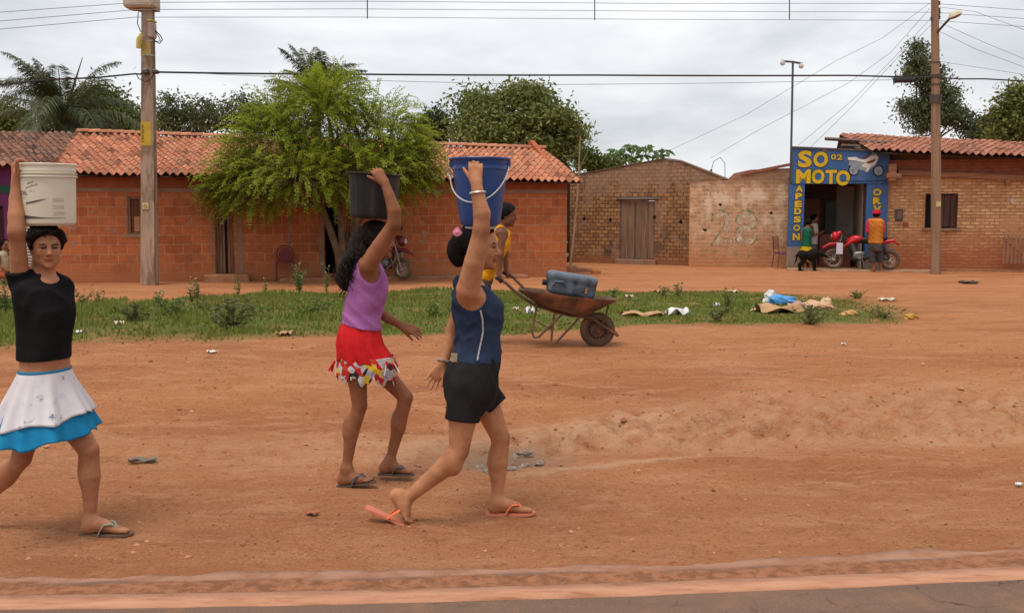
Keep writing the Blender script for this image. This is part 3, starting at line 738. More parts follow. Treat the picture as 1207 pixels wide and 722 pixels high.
# ---- the long house of orange hollow bricks
h0, h1 = G(62, 333.5), G(668, 325.5)
FH = Facade(h0, h1)
house = empty('brick_house', FH.O, FH.yaw, 'long low house of orange hollow brick with bright clay tile roof, behind the leafy tree', 'house')
UL = 0.0; UR = FH.uv(668, 300)[0]
ez = FH.uv(380, 209)[1] - .02
eave_z = lambda px, py: FH.uv(px, py)[1]
DEP = 7.6
hole_d = rect_of(FH, 252, 243, 277, 322); hole_w = rect_of(FH, 150, 232, 168, 276); hole_d2 = rect_of(FH, 382, 243, 401, 322)
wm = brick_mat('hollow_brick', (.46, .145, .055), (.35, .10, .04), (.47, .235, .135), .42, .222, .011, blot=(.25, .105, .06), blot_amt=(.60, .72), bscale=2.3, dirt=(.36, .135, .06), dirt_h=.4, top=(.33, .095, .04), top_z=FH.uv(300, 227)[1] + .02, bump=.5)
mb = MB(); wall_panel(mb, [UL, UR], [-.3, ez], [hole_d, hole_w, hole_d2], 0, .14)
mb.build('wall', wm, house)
for nm, uu in (('wall', UR), ('wall', UL + .14)):
    mb = MB(); mb.box((uu - .14, .142, -.3), (uu, DEP, ez)); gz = ez + 1.35
    mb.plate([(0, 0)], 0, 0) if False else None
    mb._add([(uu - .14, .142, ez), (uu, .142, ez), (uu, DEP, ez), (uu - .14, DEP, ez), (uu - .14, DEP / 2, gz - .1), (uu, DEP / 2, gz - .1)], [(0, 4, 3), (1, 2, 5), (0, 1, 5, 4), (3, 4, 5, 2)])
    mb.build(nm, brick_mat('hollow_brick_side', (.44, .12, .045), (.36, .09, .035), (.33, .16, .09), .30, .222, .011, bump=.5, axis='y'), house)
mb = MB(); mb.box((UL, DEP - .14, -.3), (UR - .142, DEP, ez)); mb.build('wall', wm, house)
lz = FH.uv(300, 224.5)[1]
mb = MB(); mb.box((UL, -.012, lz - .045), (UR + .004, .0, lz + .045)); mb.build('concrete_band', concrete, house)
mb = MB()                                   # rough concrete jambs and mortar patches
for (x0, y0, x1, y1) in ((146.5, 229, 150, 279), (168, 229, 175, 279), (278, 235, 287, 322), (247, 250, 251, 312), (375, 238, 381.5, 322), (338, 240, 343, 320), (401, 240, 406, 322)):
    u0, z0, u1, z1 = rect_of(FH, x0, y0, x1, y1); mb = MB(); mb.box((u0, -.009, z0), (u1, .0, z1)); mb.build('jamb', concrete, house)
u0, z0, u1, z1 = rect_of(FH, 146.5, 275.8, 175, 279.5); mb = MB(); mb.box((u0, -.016, z0), (u1, -.0095, z1)); mb.build('window_sill', concrete, house)
rg = random.Random(5)
for (x, y) in ((86, 268), (87, 286), (88, 304), (108, 250), (224, 263), (208, 316), (497, 262), (500, 275), (498, 284), (499, 305), (494, 318), (665, 262), (666, 285), (667, 300), (622, 300), (136, 273), (127, 270), (640, 264)):
    u, z = FH.uv(x, y); w = rg.uniform(.05, .10); h = rg.uniform(.05, .09); mb = MB()
    mb._add([(u + w * math.cos(a) * rg.uniform(.7, 1.1), -.004, z + h * math.sin(a) * rg.uniform(.7, 1.1)) for a in [k * PI / 5 for k in range(10)]], [tuple(range(10))]); mb.build('mortar_patch', PM('mortar', (.33, .19, .12), (.30, .13, .065), 9, .95), house)
# window with a wooden shutter
win = MB(); planks(win, hole_w[0] + .05, hole_w[2] - .03, hole_w[1] + .05, hole_w[3] - .05, .07, 3); wo_ = win.build('window', wood_red, house)
f = MB(); u0, z0, u1, z1 = hole_w
f.box((u0 + .002, .02, z0 + .002), (u0 + .05, .11, z1 - .002)); f.box((u1 - .05, .02, z0 + .002), (u1 - .002, .11, z1 - .002)); f.box((u0 + .0505, .021, z1 - .05), (u1 - .0505, .109, z1 - .002)); f.box((u0 + .0505, .021, z0 + .002), (u1 - .0505, .109, z0 + .05))
f.build('frame', wood_old, wo_)
pl = MB(); a = rect_of(FH, 157.5, 255, 167, 273); pl.box((a[0], .05, a[1]), (a[2], .062, a[3])); pl.build('board', PM('tan_board', (.42, .2, .1), (.34, .15, .08), 4, .8), wo_)
# tall plank door, one leaf darker
dm = MB(); u0, z0, u1, z1 = hole_d; w3 = (u1 - u0) * .52
planks(dm, u0 + .03, u0 + w3, z0, z1 - .02, .06, 3); door = dm.build('door', wood_old, house)
dm = MB(); planks(dm, u0 + w3 + .05, u1 - .03, z0, z1 - .02, .09, 2, seed=8); dm.build('door_leaf', PM('tan_wood', (.30, .13, .065), (.19, .085, .045), 2.5, .8, bump=.5, bscale=18, stretch=(6, 6, .5)), door)
fm = MB(); fm.box((u0 + .001, .02, z0), (u0 + .029, .12, z1 - .001)); fm.box((u1 - .029, .02, z0), (u1 - .001, .12, z1 - .001)); fm.build('frame', wood_old, door)
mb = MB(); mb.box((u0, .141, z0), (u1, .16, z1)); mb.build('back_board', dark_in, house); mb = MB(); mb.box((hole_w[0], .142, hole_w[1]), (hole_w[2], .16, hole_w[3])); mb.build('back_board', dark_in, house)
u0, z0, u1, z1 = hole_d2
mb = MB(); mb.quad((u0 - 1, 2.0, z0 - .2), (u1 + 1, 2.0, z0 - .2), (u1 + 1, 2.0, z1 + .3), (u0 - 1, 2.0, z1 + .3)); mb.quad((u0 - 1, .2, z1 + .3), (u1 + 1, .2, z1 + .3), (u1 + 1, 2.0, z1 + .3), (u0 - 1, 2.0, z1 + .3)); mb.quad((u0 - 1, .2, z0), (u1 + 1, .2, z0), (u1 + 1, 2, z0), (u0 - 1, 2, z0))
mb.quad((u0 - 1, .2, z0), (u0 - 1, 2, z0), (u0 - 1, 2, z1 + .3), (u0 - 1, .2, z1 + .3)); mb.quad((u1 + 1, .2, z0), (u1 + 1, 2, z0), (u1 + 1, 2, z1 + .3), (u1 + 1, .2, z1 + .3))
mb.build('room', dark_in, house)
# kerb-like cement ledge and door step along the foot of the wall
mb = MB(); ua, ub = FH.uv(330, 330)[0], FH.uv(618, 326)[0]
mb.rbox((ua, -.55, -.1), (ub, -.003, .085), .03); mb.rbox((hole_d[0] - .25, -.42, -.15), (hole_d[2] + .35, -.004, hole_d[1]), .04)
mb.build('step', PM('dusty_cement', (.36, .17, .09), (.28, .12, .06), 3, .95, bump=.5, bscale=18, stain=(.22, .09, .045), sscale=2, samt=(.5, .65)), house)
EV = -.42
e0 = FH.uv(74, 203.5, EV); e1 = FH.uv(684, 213.5, EV); r0 = FH.uv(108, 156, 3.7); r1 = FH.uv(657, 176, 3.7)
tile_roof('roof', house, (UL - .1, EV, e0[1]), (UR + .3, EV, e1[1]), (UL - .1, 3.72, r0[1]), (UR + .3, 3.72, r1[1]), 72, 10, tile_or, A=.034, seed=2)
mb = MB()
mb.quad((UL - .1, 3.73, r0[1] - .03), (UR + .3, 3.73, r1[1] - .03), (UR + .3, DEP + .4, ez - .05), (UL - .1, DEP + .4, ez - .05))
mb.quad((UL - .1, EV + .02, e0[1] - .06), (UR + .3, EV + .02, e1[1] - .06), (UR + .3, 3.72, r1[1] - .08), (UL - .1, 3.72, r0[1] - .08))
mb.build('roof_deck', PM('roof_timber', (.13, .06, .035), None, 3, .9), house)
mb = MB(); n = 44
for i in range(n):
    u = UL - .1 + (UR + .4 - UL) * i / n; q = (UR + .4 - UL) / n; z = r0[1] + (r1[1] - r0[1]) * i / n
    mb.col = (rg.uniform(.75, 1.15),) * 3
    mb._add([(u + k * q * 1.05, 3.72 + .13 * math.cos(a), z + .01 + .085 * math.sin(a) + k * .012) for k in (0, 1) for a in [PI * s / 6 for s in range(7)]], [(s, s + 1, 8 + s, 7 + s) for s in range(6)])
mb.build('ridge_tile', tile_or, house, col=True)

# ---- the purple shop at the left edge with its old brown roof
s0, s1 = G(-160, 337), G(60, 333)
FP = Facade(s0, s1)
shop = empty('purple_shop', FP.O, FP.yaw, 'purple fronted shop with green band, roller shutter and old brown tile roof', 'shop')
US = FP.uv(60.5, 300)[0]; pz = FP.uv(20, 196)[1]
hs = rect_of(FP, 12, 243, 42, 332); hd = rect_of(FP, -14, 243, 8, 332)
mb = MB(); wall_panel(mb, [0, US], [-.3, pz], [hs, hd], 0, .15)
mb.build('wall', PM('purple_paint', (.17, .035, .125), (.125, .028, .095), 2, .85, stain=(.10, .03, .07), sscale=2, bump=.2), shop)
mb = MB(); zb = FP.uv(15, 223)[1]; mb.box((0, -.03, zb - .09), (US - .01, -.002, zb + .08)); mb.build('green_band', PM('green_paint', (.02, .10, .05), None, 3, .8), shop)
mb = MB(); n = 26
for i in range(n):
    z = hs[1] + (hs[3] - hs[1]) * i / n; q = (hs[3] - hs[1]) / n
    mb._add([(hs[0], .06, z), (hs[2], .06, z), (hs[2], .035, z + q * .5), (hs[0], .035, z + q * .5), (hs[2], .06, z + q), (hs[0], .06, z + q)], [(0, 1, 2, 3), (3, 2, 4, 5)])
mb.build('roller_shutter', PM('shutter_metal', (.42, .36, .31), (.33, .25, .2), 3, .5, .3, bump=.1), shop)
mb = MB(); mb.box((hd[0], .1, hd[1]), (hd[2], .13, hd[3])); mb.build('door', PM('dark_red_door', (.06, .012, .014), None, 3, .7), shop)
EVP = -.45
ea = FP.uv(0, 193, EVP)[1]; ra = FP.uv(40, 155.5, 3.6)[1]
tile_roof('roof', shop, (-.1, EVP, ea), (US + .12, EVP, ea - .03), (-.1, 3.6, ra), (US + .12, 3.6, ra), 26, 10, tile_br, A=.03, seed=4)
mb = MB(); mb.quad((-.1, EVP + .02, ea - .06), (US + .1, EVP + .02, ea - .06), (US + .1, 3.6, ra - .07), (-.1, 3.6, ra - .07)); mb.quad((-.1, 3.6, ra - .03), (US + .1, 3.6, ra - .03), (US + .1, 7.4, ea), (-.1, 7.4, ea)); mb.build('roof_deck', MATS['roof_timber'], shop)
mb = MB(); mb.box((US - .15, .152, -.3), (US - .002, 7.2, pz)); mb.build('wall', MATS['purple_paint'], shop)

# ---- the old gabled storehouse and the lower painted wall beside it
g0, g1 = G(671, 309), G(815, 313)
FG = Facade(g0, g1)
gar = empty('brick_storehouse', FG.O, FG.yaw, 'old stained brick storehouse with plain gable and pale plank double door', 'storehouse')
UG = FG.uv(812, 300)[0]
hgate = rect_of(FG, 730.5, 235, 771, 307)
GT = [FG.uv(x, y) for x, y in ((672, 206.5), (700, 203), (740, 195), (782, 187.5), (800, 190), (812, 194.5))]
gtop = lambda u: float(np.interp(u, [p[0] for p in GT], [p[1] for p in GT]))
bm_old = brick_mat('old_brick', (.44, .225, .095), (.22, .10, .048), (.085, .052, .034), .21, .118, .014, blot=(.05, .034, .026), blot_amt=(.55, .66), bscale=1.2, dirt=(.26, .105, .05), dirt_h=.3, bump=.9, plaster=(.31, .185, .115), pl_amt=(.50, .60), pl_scale=1.1, dark=((.31, .19, .125), 2.95, .62))
mb = MB(); wall_panel(mb, [0, UG] + [p[0] for p in GT[1:-1]], [-.3, 2.2, 3.0], [hgate], 0, .2, top=gtop); mb.build('wall', bm_old, gar)
HX, HZ = FG.uv(859, 213, 0.0)
mb = MB(); 
gp = [(UG + .002, -.3), (HX, -.3), (HX, HZ), (UG + .002, GT[-1][1])]
mb.plate(gp, 0.001, .2); mb.box((0, .202, -.3), (.2, 6.5, gtop(0) - .2)); mb.build('wall', bm_old, gar)
mb = MB()
apx = [(p[0], p[1]) for p in GT] + [(HX, HZ)]
for i in range(len(apx) - 1):
    (ua, za), (ub, zb2) = apx[i], apx[i + 1]
    mb._add([(ua, -.03, za + .004), (ub, -.03, zb2 + .004), (ub, .24, zb2 + .004), (ua, .24, za + .004), (ua, -.03, za + .028), (ub, -.03, zb2 + .028), (ub, .24, zb2 + .045), (ua, .24, za + .045)], [(0, 1, 5, 4), (4, 5, 6, 7), (3, 2, 1, 0)])
mb.build('roof', PM('dark_coping', (.20, .12, .08), (.12, .075, .05), 3, .95, bump=.4), gar)
mb = MB(); u0, z0, u1, z1 = hgate; um = u0 + (u1 - u0) * .42
planks(mb, u0 + .03, um, z0 + .03, z1 - .06, .06, 2, seed=4); planks(mb, um + .012, u1 - .02, z0 + .03, z1 - .05, .055, 3, seed=6)
gd = mb.build('door', wood_pale, gar)
mb = MB(); mb.box((u0, .04, z1 - .045), (u1, .12, z1 - .002)); mb.box((u0 + .001, .04, z0 + .02), (u0 + .028, .12, z1 - .047)); mb.box((u0 + .03, .12, z0), (u1, .16, z1 - .06)); mb.build('frame', PM('grey_beam', (.22, .18, .15), (.13, .1, .08), 4, .9, stretch=(.4, 4, 4)), gd)
mb = MB(); mb.box((u0 - .12, -.035, z1 + .002), (u1 + .1, .0, z1 + .075)); mb.build('lintel', MATS['grey_beam'], gar)
mb = MB(); mb.rbox((u0 - .1, -.16, -.2), (u1 + .1, -.003, z0 + .03), .02); mb.build('door_sill', concrete, gar)
for x, y in ((688.5, 258), (719.5, 259), (802.5, 261.5), (771.5, 256)):
    u, z = FG.uv(x, y); mb = MB(); mb._add([(u + .062 * math.cos(k) * rg.uniform(.7, 1.2), -.0012, z + .066 * math.sin(k) * rg.uniform(.7, 1.2)) for k in np.linspace(0, 2 * PI, 10)[:-1]], [tuple(range(9))]); mb.build('vent_hole', PM('hole_black', (.008, .007, .006), None, 3, 1), gar)
# tv aerial on the gable
ant = MB(); pa = FG.uv(780, 189, .1); pb = FG.uv(780, 174, .1); pc = FG.uv(773, 178, .1); pe = FG.uv(789, 177, .1)
ant.tube([(pa[0], .1, pa[1] - .2), (pb[0], .1, pb[1])], .014, 6); ant.tube([(pc[0], .1, pc[1]), (pe[0], .1, pe[1])], .012, 6)
for q in np.linspace(.05, .95, 6):
    u = pc[0] + (pe[0] - pc[0]) * q; z = pc[1] + (pe[1] - pc[1]) * q; ant.tube([(u, -.12, z), (u, .3, z)], .007, 5)
ob = ant.build('aerial', PM('dull_metal', (.12, .11, .11), None, 5, .5, .6), None, label='small television aerial on the storehouse gable', cat='aerial'); ob.location = FG.O; ob.rotation_euler = (0, 0, FG.yaw)

w0, w1 = G(812, 314), G(931, 314.5)
FW = Facade(w0, w1)
lw_ = empty('painted_wall', FW.O, FW.yaw, 'pale whitewashed brick wall with faded green figures between storehouse and motorbike shop', 'wall')
bm_w = brick_mat('whitewashed_brick', (.62, .37, .215), (.42, .22, .115), (.60, .42, .28), .24, .112, .016, blot=(.26, .14, .075), blot_amt=(.55, .72), bscale=1.6, dirt=(.46, .20, .085), dirt_h=.9, bump=.8, plaster=(.72, .55, .40), pl_amt=(.50, .62), pl_scale=1.3, dark=((.25, .135, .08), 2.85, .75))
tp = [FW.uv(x, y) for x, y in ((812, 216), (840, 213), (857, 212.5), (866, 204), (885, 200), (931, 198))]
top2 = lambda u: float(np.interp(u, [p[0] for p in tp], [p[1] for p in tp]))
mb = MB(); wall_panel(mb, [0, FW.uv(931, 300)[0]] + [p[0] for p in tp[1:-1]], [-.3, 1.5, 2.6], [], -.02, .18, top=top2); mb.build('wall', bm_w, lw_)
wl = FW.uv(931, 300)[0]
ta = FW.uv(873, 203, .1); tb = FW.uv(931, 193, .1)
mb = MB(); mb._add([(ta[0], -.06, ta[1] - .1), (wl, -.06, tb[1] - .06), (wl, .3, tb[1] - .06), (ta[0], .3, ta[1] - .1), (ta[0], -.06, ta[1] - .02), (wl, -.06, tb[1] + .03), (wl, .3, tb[1] + .03), (ta[0], .3, ta[1] - .02)], [(0, 1, 5, 4), (4, 5, 6, 7), (0, 4, 7, 3), (3, 2, 1, 0)]); mb.build('coping', PM('red_coping', (.34, .12, .07), (.24, .09, .055), 5, .9, bump=.4), lw_)
mb = MB(); mb.box((ta[0], .19, ta[1] - 2.0), (wl, .3, ta[1] - .11)); mb.build('backing_wall', bm_old, lw_)
def text_mesh(s, size, bold=.0, extrude=.004):
    cu = bpy.data.curves.new('lettering', 'FONT'); cu.body = s; cu.size = size; cu.offset = bold; cu.extrude = extrude; cu.align_x = 'CENTER'; cu.align_y = 'CENTER'; cu.resolution_u = 4
    o = bpy.data.objects.new('tmp', cu); COL.objects.link(o); dg = bpy.context.evaluated_depsgraph_get(); dg.update()
    me = bpy.data.meshes.new_from_object(o.evaluated_get(dg)); bpy.data.objects.remove(o); bpy.data.curves.remove(cu)
    return me
def letters(parent, fc, s, x0, y0, x1, y1, mat, depth, bold=.0, name='lettering', extrude=.004, shear=0.0, grow=0.0):
    """lettering fitted into a pixel box on a facade"""
    me = text_mesh(s, 1.0, bold, extrude); n = len(me.vertices); v = np.zeros(n * 3, np.float32); me.vertices.foreach_get('co', v); v = v.reshape(-1, 3)
    u0, z1 = fc.uv(x0, y0, depth); u1, z0 = fc.uv(x1, y1, depth)
    mn = v.min(0); mxv = v.max(0); q = (v - mn) / np.maximum(mxv - mn, 1e-6)
    X = u0 - grow + (u1 - u0 + 2 * grow) * q[:, 0]; Z = z0 - grow + (z1 - z0 + 2 * grow) * q[:, 1]
    X = X + shear * (Z - z0)
    w = np.stack([X, depth - v[:, 2], Z], -1)
    me.vertices.foreach_set('co', w.astype(np.float32).ravel()); me.update()
    me.materials.clear()
    return link(name, me, mat, parent)
def faded(name, c1, c2, amt):                 # worn paint: shows only in patches
    m, t, b = principled(name, .95); tr = t.nodes.new('ShaderNodeBsdfTransparent'); ms = t.nodes.new('ShaderNodeMixShader')
    b.inputs['Base Color'].default_value = (*c1, 1)
    t.links.new(mixc(t, band(t, noise(t, 5, 5, .7), .45, .6), c1, c2), b.inputs['Base Color'])
    t.links.new(band(t, noise(t, 6.5, 7, .75), *amt), ms.inputs[0]); t.links.new(tr.outputs[0], ms.inputs[1]); t.links.new(b.outputs[0], ms.inputs[2])
    o = [n for n in t.nodes if n.type == 'OUTPUT_MATERIAL'][0]; t.links.new(ms.outputs[0], o.inputs[0])
    return m
fgreen = faded('faded_green', (.22, .27, .12), (.33, .35, .19), (.46, .66)); fwhite = faded('faded_white', (.68, .54, .40), (.60, .45, .31), (.40, .62)); fgr2 = faded('faded_green_small', (.24, .25, .08), (.34, .30, .13), (.42, .56))
letters(lw_, FW, '2', 838, 246, 864, 289.5, fgreen, -.0235, .025, 'painted_figure', .0005); letters(lw_, FW, '8', 866, 246, 893, 290, fgreen, -.0235, .025, 'painted_figure', .0005)
letters(lw_, FW, '2', 841, 250, 863, 289, fwhite, -.0255, .015, 'painted_figure', .0005); letters(lw_, FW, '8', 868, 250, 891, 289, fwhite, -.0255, .015, 'painted_figure', .0005)
rgp = np.random.default_rng(3)
mb = MB()                                     # the row of worn green dabs under the figures
for x, y, w_, h_ in ((830, 295, .14, .05), (842, 296, .13, .06), (867, 299, .06, .1), (882, 301, .07, .08), (894, 301, .05, .06), (906, 300, .06, .08), (843, 304, .12, .05), (828, 301, .08, .03)):
    u, z = FW.uv(x, y, -.023); k = 11
    mb._add([(u + w_ * math.cos(2 * PI * i / k) * rgp.uniform(.6, 1.2), -.0235, z + h_ * math.sin(2 * PI * i / k) * rgp.uniform(.5, 1.2)) for i in range(k)], [tuple(range(k))])
mb.build('paint_mark', fgr2, lw_)
for x, y in ((849, 241), (831, 271), (909, 251)):
    u, z = FW.uv(x, y, -.02); mb = MB(); mb._add([(u + .06 * math.cos(k) * rgp.uniform(.6, 1.2), -.0225, z + .045 * math.sin(k) * rgp.uniform(.6, 1.2)) for k in np.linspace(0, 2 * PI, 9)[:-1]], [tuple(range(8))]); mb.build('vent_hole', MATS['hole_black'], lw_)

# ---- the motorbike shop: right-hand house with blue sign front
b0, b1 = G(929, 316.5), G(1230, 320.5)
FB = Facade(b0, b1)
bshop = empty('motorbike_shop', FB.O, FB.yaw, 'pale brick motorbike shop with red tile roof and blue and yellow painted front', 'shop')
UB0 = FB.uv(1046, 300)[0]; UBE = FB.uv(1230, 300)[0] + 3
bz = FB.uv(1130, 188)[1]
hw = rect_of(FB, 1091, 228, 1128, 269)
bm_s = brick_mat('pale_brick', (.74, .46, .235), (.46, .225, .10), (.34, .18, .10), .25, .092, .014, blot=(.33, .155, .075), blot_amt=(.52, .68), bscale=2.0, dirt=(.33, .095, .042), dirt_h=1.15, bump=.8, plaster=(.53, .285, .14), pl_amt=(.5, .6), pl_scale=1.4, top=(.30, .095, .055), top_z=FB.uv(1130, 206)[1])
mb = MB(); wall_panel(mb, [UB0 - .22, UBE], [-.3, bz], [hw], 0, .18); mb.build('wall', bm_s, bshop)
mb = MB(); u0, z0, u1, z1 = hw; um = FB.uv(1106, 250)[0]
planks(mb, um, u1 - .03, z0 + .03, z1 - .03, .08, 3, seed=5); wn = mb.build('window', PM('dark_wood', (.10, .05, .035), (.06, .03, .025), 3, .8, stretch=(5, 5, .5), bump=.4, bscale=20), bshop)
mb = MB(); mb.box((u0 + .001, .03, z0 + .001), (u0 + .03, .12, z1 - .001)); mb.box((u1 - .03, .03, z0 + .001), (u1 - .001, .12, z1 - .001)); mb.box((u0 + .031, .03, z1 - .03), (u1 - .031, .12, z1 - .001)); mb.box((um - .03, .04, z0 + .001), (um - .001, .12, z1 - .031)); mb.build('frame', MATS['dark_wood'], wn)
mb = MB(); mb.box((u0 - .06, -.06, z0 - .06), (u1 + .1, .0, z0 - .002)); mb.build('sill', concrete, wn)
mb = MB(); mb.box((u0, .3, z0), (u1, .32, z1)); mb.build('back_board', dark_in, bshop)
mb = MB()
ba = FB.uv(1047, 203.5, -.1)[1]; bb = FB.uv(1207, 210, -.1)[1]; ue = UBE
sl = (bb - ba) / (FB.uv(1207, 210)[0] - UB0)
mb._add([(UB0 + .2, v, ba + q + 0) for q in (-.07, .07) for v in (-.14, -.003)] + [(ue, v, ba + sl * (ue - UB0) + q) for q in (-.07, .07) for v in (-.14, -.003)], [(0, 4, 6, 2), (2, 6, 7, 3), (0, 1, 5, 4), (0, 2, 3, 1)])
ux, uz = FB.uv(1050, 203, -.2); mb.rbox((ux - .09, -.5, uz - .26), (ux + .12, -.142, uz + .22), .02); mb.rbox((ux - .14, -.52, uz - .17), (ux + .25, -.05, uz - .04), .01, o=(0, 0, .0))
u5, z5 = FB.uv(1187, 211.5, -.15); mb.box((u5 - .06, -.3, z5 - .17), (u5 + .06, -.145, z5 - .02))
mb.build('beam', beam_wood, bshop)
EB = -.75
q0 = FB.uv(1028, 176.5, EB); q1 = FB.uv(1207, 183.5, EB); q2 = FB.uv(990, 157, 2.2); q3 = FB.uv(1207, 168, 2.2)
xe = lambda a, b_, u: a[1] + (b_[1] - a[1]) * (u - a[0]) / (b_[0] - a[0])
tile_roof('roof', bshop, (q0[0], EB, q0[1]), (UBE, EB, xe(q0, q1, UBE)), (q2[0], 2.2, q2[1]), (UBE, 2.2, xe(q2, q3, UBE)), 40, 8, tile_rd, A=.034, seed=6)
mb = MB(); mb.quad((q0[0], EB + .02, q0[1] - .07), (UBE, EB + .02, xe(q0, q1, UBE) - .07), (UBE, 2.2, xe(q2, q3, UBE) - .08), (q2[0], 2.2, q2[1] - .08)); mb.quad((q2[0], 2.21, q2[1] - .03), (UBE, 2.21, xe(q2, q3, UBE) - .03), (UBE, 5.5, xe(q2, q3, UBE) - 1), (q2[0], 5.5, q2[1] - 1)); mb.build('roof_deck', MATS['roof_timber'], bshop)
mb = MB()
for (xa, ya, xb, yb) in ((972, 164, 1003, 169), (991, 172, 1010, 175)):
    a = FB.uv(xa, ya, .3); c2 = FB.uv(xb, yb, .3); mb.tube([(a[0], .1, a[1] - .0), (c2[0] + 1.2, .8, c2[1] + .02)], .05, 4)
mb.tube([(FB.uv(1000, 170, .2)[0], .3, FB.uv(1000, 172, .2)[1]), (UB0 + .5, .1, bz - .05)], .07, 4)
mb.build('rafter', PM('rafter_wood', (.17, .11, .085), (.1, .06, .05), 4, .9), bshop)
# the painted front: header board, two piers, the opening and the room behind
blue = PM('blue_paint', (.042, .115, .275), (.036, .095, .235), 3, .7, bump=.15, stain=(.075, .135, .27), sscale=3, samt=(.52, .7))
D0 = -.12
hd0 = FB.uv(932.5, 174.5, D0); hd1 = FB.uv(1048, 179.5, D0); hb = FB.uv(990, 218.5, D0)[1]
ul = FB.uv(929, 260, D0)[0]; ulr = FB.uv(947.5, 260, D0)[0]; url = FB.uv(1020.5, 260, D0)[0]; ur = FB.uv(1046, 260, D0)[0]
zt0 = hd0[1]; zt1 = hd1[1]; 
mb = MB(); zl = FB.uv(937, 290.5, D0)[1]; zm = FB.uv(990, 216.5, D0)[1]
mb._add([(ul + .08, D0, zm), (ur, D0, zm), (ur, D0, zt1), (ul + .08, D0, zt0), (ul + .08, .1, zm), (ur, .1, zm), (ur, .1, zt1), (ul + .08, .1, zt0)], [(0, 1, 2, 3), (3, 2, 6, 7), (0, 4, 5, 1), (0, 3, 7, 4), (1, 5, 6, 2), (5, 4, 7, 6)])
sgn = mb.build('sign_board', blue, bshop)
mb = MB(); mb.box((ul, D0 + .02, zl), (ulr, .16, zm - .003)); mb.build('painted_pier', blue, bshop); mb = MB(); mb.box((url, D0 + .02, .35), (ur, .16, zm - .003)); mb.build('painted_pier', blue, bshop)
mb = MB(); mb.box((ul - .02, D0, -.2), (ulr, .16, zl - .002)); mb.build('pier_base', PM('grey_cement', (.27, .2, .16), (.2, .14, .1), 3, .95, bump=.3), bshop); mb = MB(); mb.box((url, D0 + .01, -.2), (ur, .16, .348)); mb.build('pier_base', MATS['grey_cement'], bshop)
mb = MB(); mb._add([(ul + .06, D0 - .03, zt0 + .003), (ur + .02, D0 - .03, zt1 + .003), (ur + .02, .1, zt1 + .003), (ul + .06, .1, zt0 + .003), (ul + .06, D0 - .03, zt0 + .05), (ur + .02, D0 - .03, zt1 + .05), (ur + .02, .1, zt1 + .05), (ul + .06, .1, zt0 + .05)], [(0, 1, 5, 4), (4, 5, 6, 7), (0, 4, 7, 3), (1, 2, 6, 5), (3, 2, 1, 0)])
mb.box((ul + .05, D0 - .01, zm + .02), (ul + .079, .1, zt0)); mb.build('sign_trim', PM('dull_edge', (.075, .10, .12), (.10, .06, .05), 5, .8), sgn)
mb = MB(); zq = FB.uv(1000, 213.5, D0)[1]; mb.box((FB.uv(992, 200, D0)[0], D0 - .012, zq - .012), (ur + .01, D0 - .002, zq + .012)); mb.build('ledge', PM('dark_blue', (.02, .035, .07), None, 4, .7), sgn)
ylw = PM('yellow_paint', (.64, .43, .015), (.54, .34, .012), 5, .7); blk = PM('black_paint', (.012, .013, .02), None, 5, .7)
def sign_text(s, x0, y0, x1, y1, d=D0, bold=.045, sh=0.0):
    letters(sgn, FB, s, x0, y0, x1, y1, blk, d - .004, bold, 'letter_outline', .001, sh, .017)
    letters(sgn, FB, s, x0, y0, x1, y1, ylw, d - .009, bold, 'lettering', .002, sh)
sign_text('S', 940.8, 177.6, 956.8, 197.2); sign_text('O', 959, 178.8, 975.8, 196.8)
sign_text('M', 938.4, 199.6, 955.4, 216.2, sh=0); sign_text('O', 957, 199.8, 971.6, 216.4); sign_text('T', 973.2, 200.2, 986, 216.6); sign_text('O', 985.6, 200.8, 1001.6, 218.6)
sign_text('0', 979.4, 181.6, 985.6, 188.2, bold=.02); sign_text('2', 986.4, 182, 993, 188.6, bold=.02)
ac = FB.uv(972.5, 177.6, D0); mb = MB(); mb.box((ac[0] - .07, D0 - .008, ac[1] - .02), (ac[0] + .06, D0 - .003, ac[1] + .03), R=None); mb.build('accent', PM('rust_paint', (.35, .16, .1), None, 4, .8), sgn)
for ch, x, y in zip('APEDSON', (941.9, 941.3, 940.7, 940.1, 939.6, 938.9, 938.3), (222.0, 231.0, 240.2, 248.6, 258.2, 268.4, 278.2)):
    sign_text(ch, x - 4.0, y - 3.6, x + 4.4, y + (4.0 if ch != 'N' else 5.0), D0 + .02, .05)
for ch, y in zip('ORV', (226.6, 236.8, 246.5)):
    sign_text(ch, 1029, y - 4.3, 1039, y + 4.1, D0 + .02, .055)
# the motorcycle painted on the board
def painted(name, pts, mat, d):
    mb = MB(); q = [FB.uv(x, y, d) for x, y in pts]; mb._add([(u, d, z) for u, z in q], [tuple(range(len(q)))]); mb.build(name, mat, sgn)
def circ(cx, cy, r, n=20): return [(cx + r * math.cos(2 * PI * i / n), cy + r * 1.05 * math.sin(2 * PI * i / n)) for i in range(n)]
pgrey = PM('grey_paint', (.30, .34, .38), (.2, .24, .28), 8, .8); pwh = PM('white_paint', (.72, .69, .65), (.6, .57, .54), 8, .8); pred = PM('maroon_paint', (.20, .05, .04), None, 8, .8)
for cx, cy in ((1006, 200.6), (1035.2, 201.6)):
    painted('painted_tyre', circ(cx, cy, 6.6), blk, D0 - .003); painted('painted_wheel', circ(cx + .3, cy - .2, 5.2), pgrey, D0 - .0045); painted('painted_hub', circ(cx, cy, 1.5, 10), PM('steel_blue_paint', (.16, .2, .26), None, 8, .8), D0 - .006)
painted('painted_engine', [(1001, 189.5), (1030, 190), (1031, 196), (1022, 202), (1010, 199), (1000, 194)], pgrey, D0 - .006)
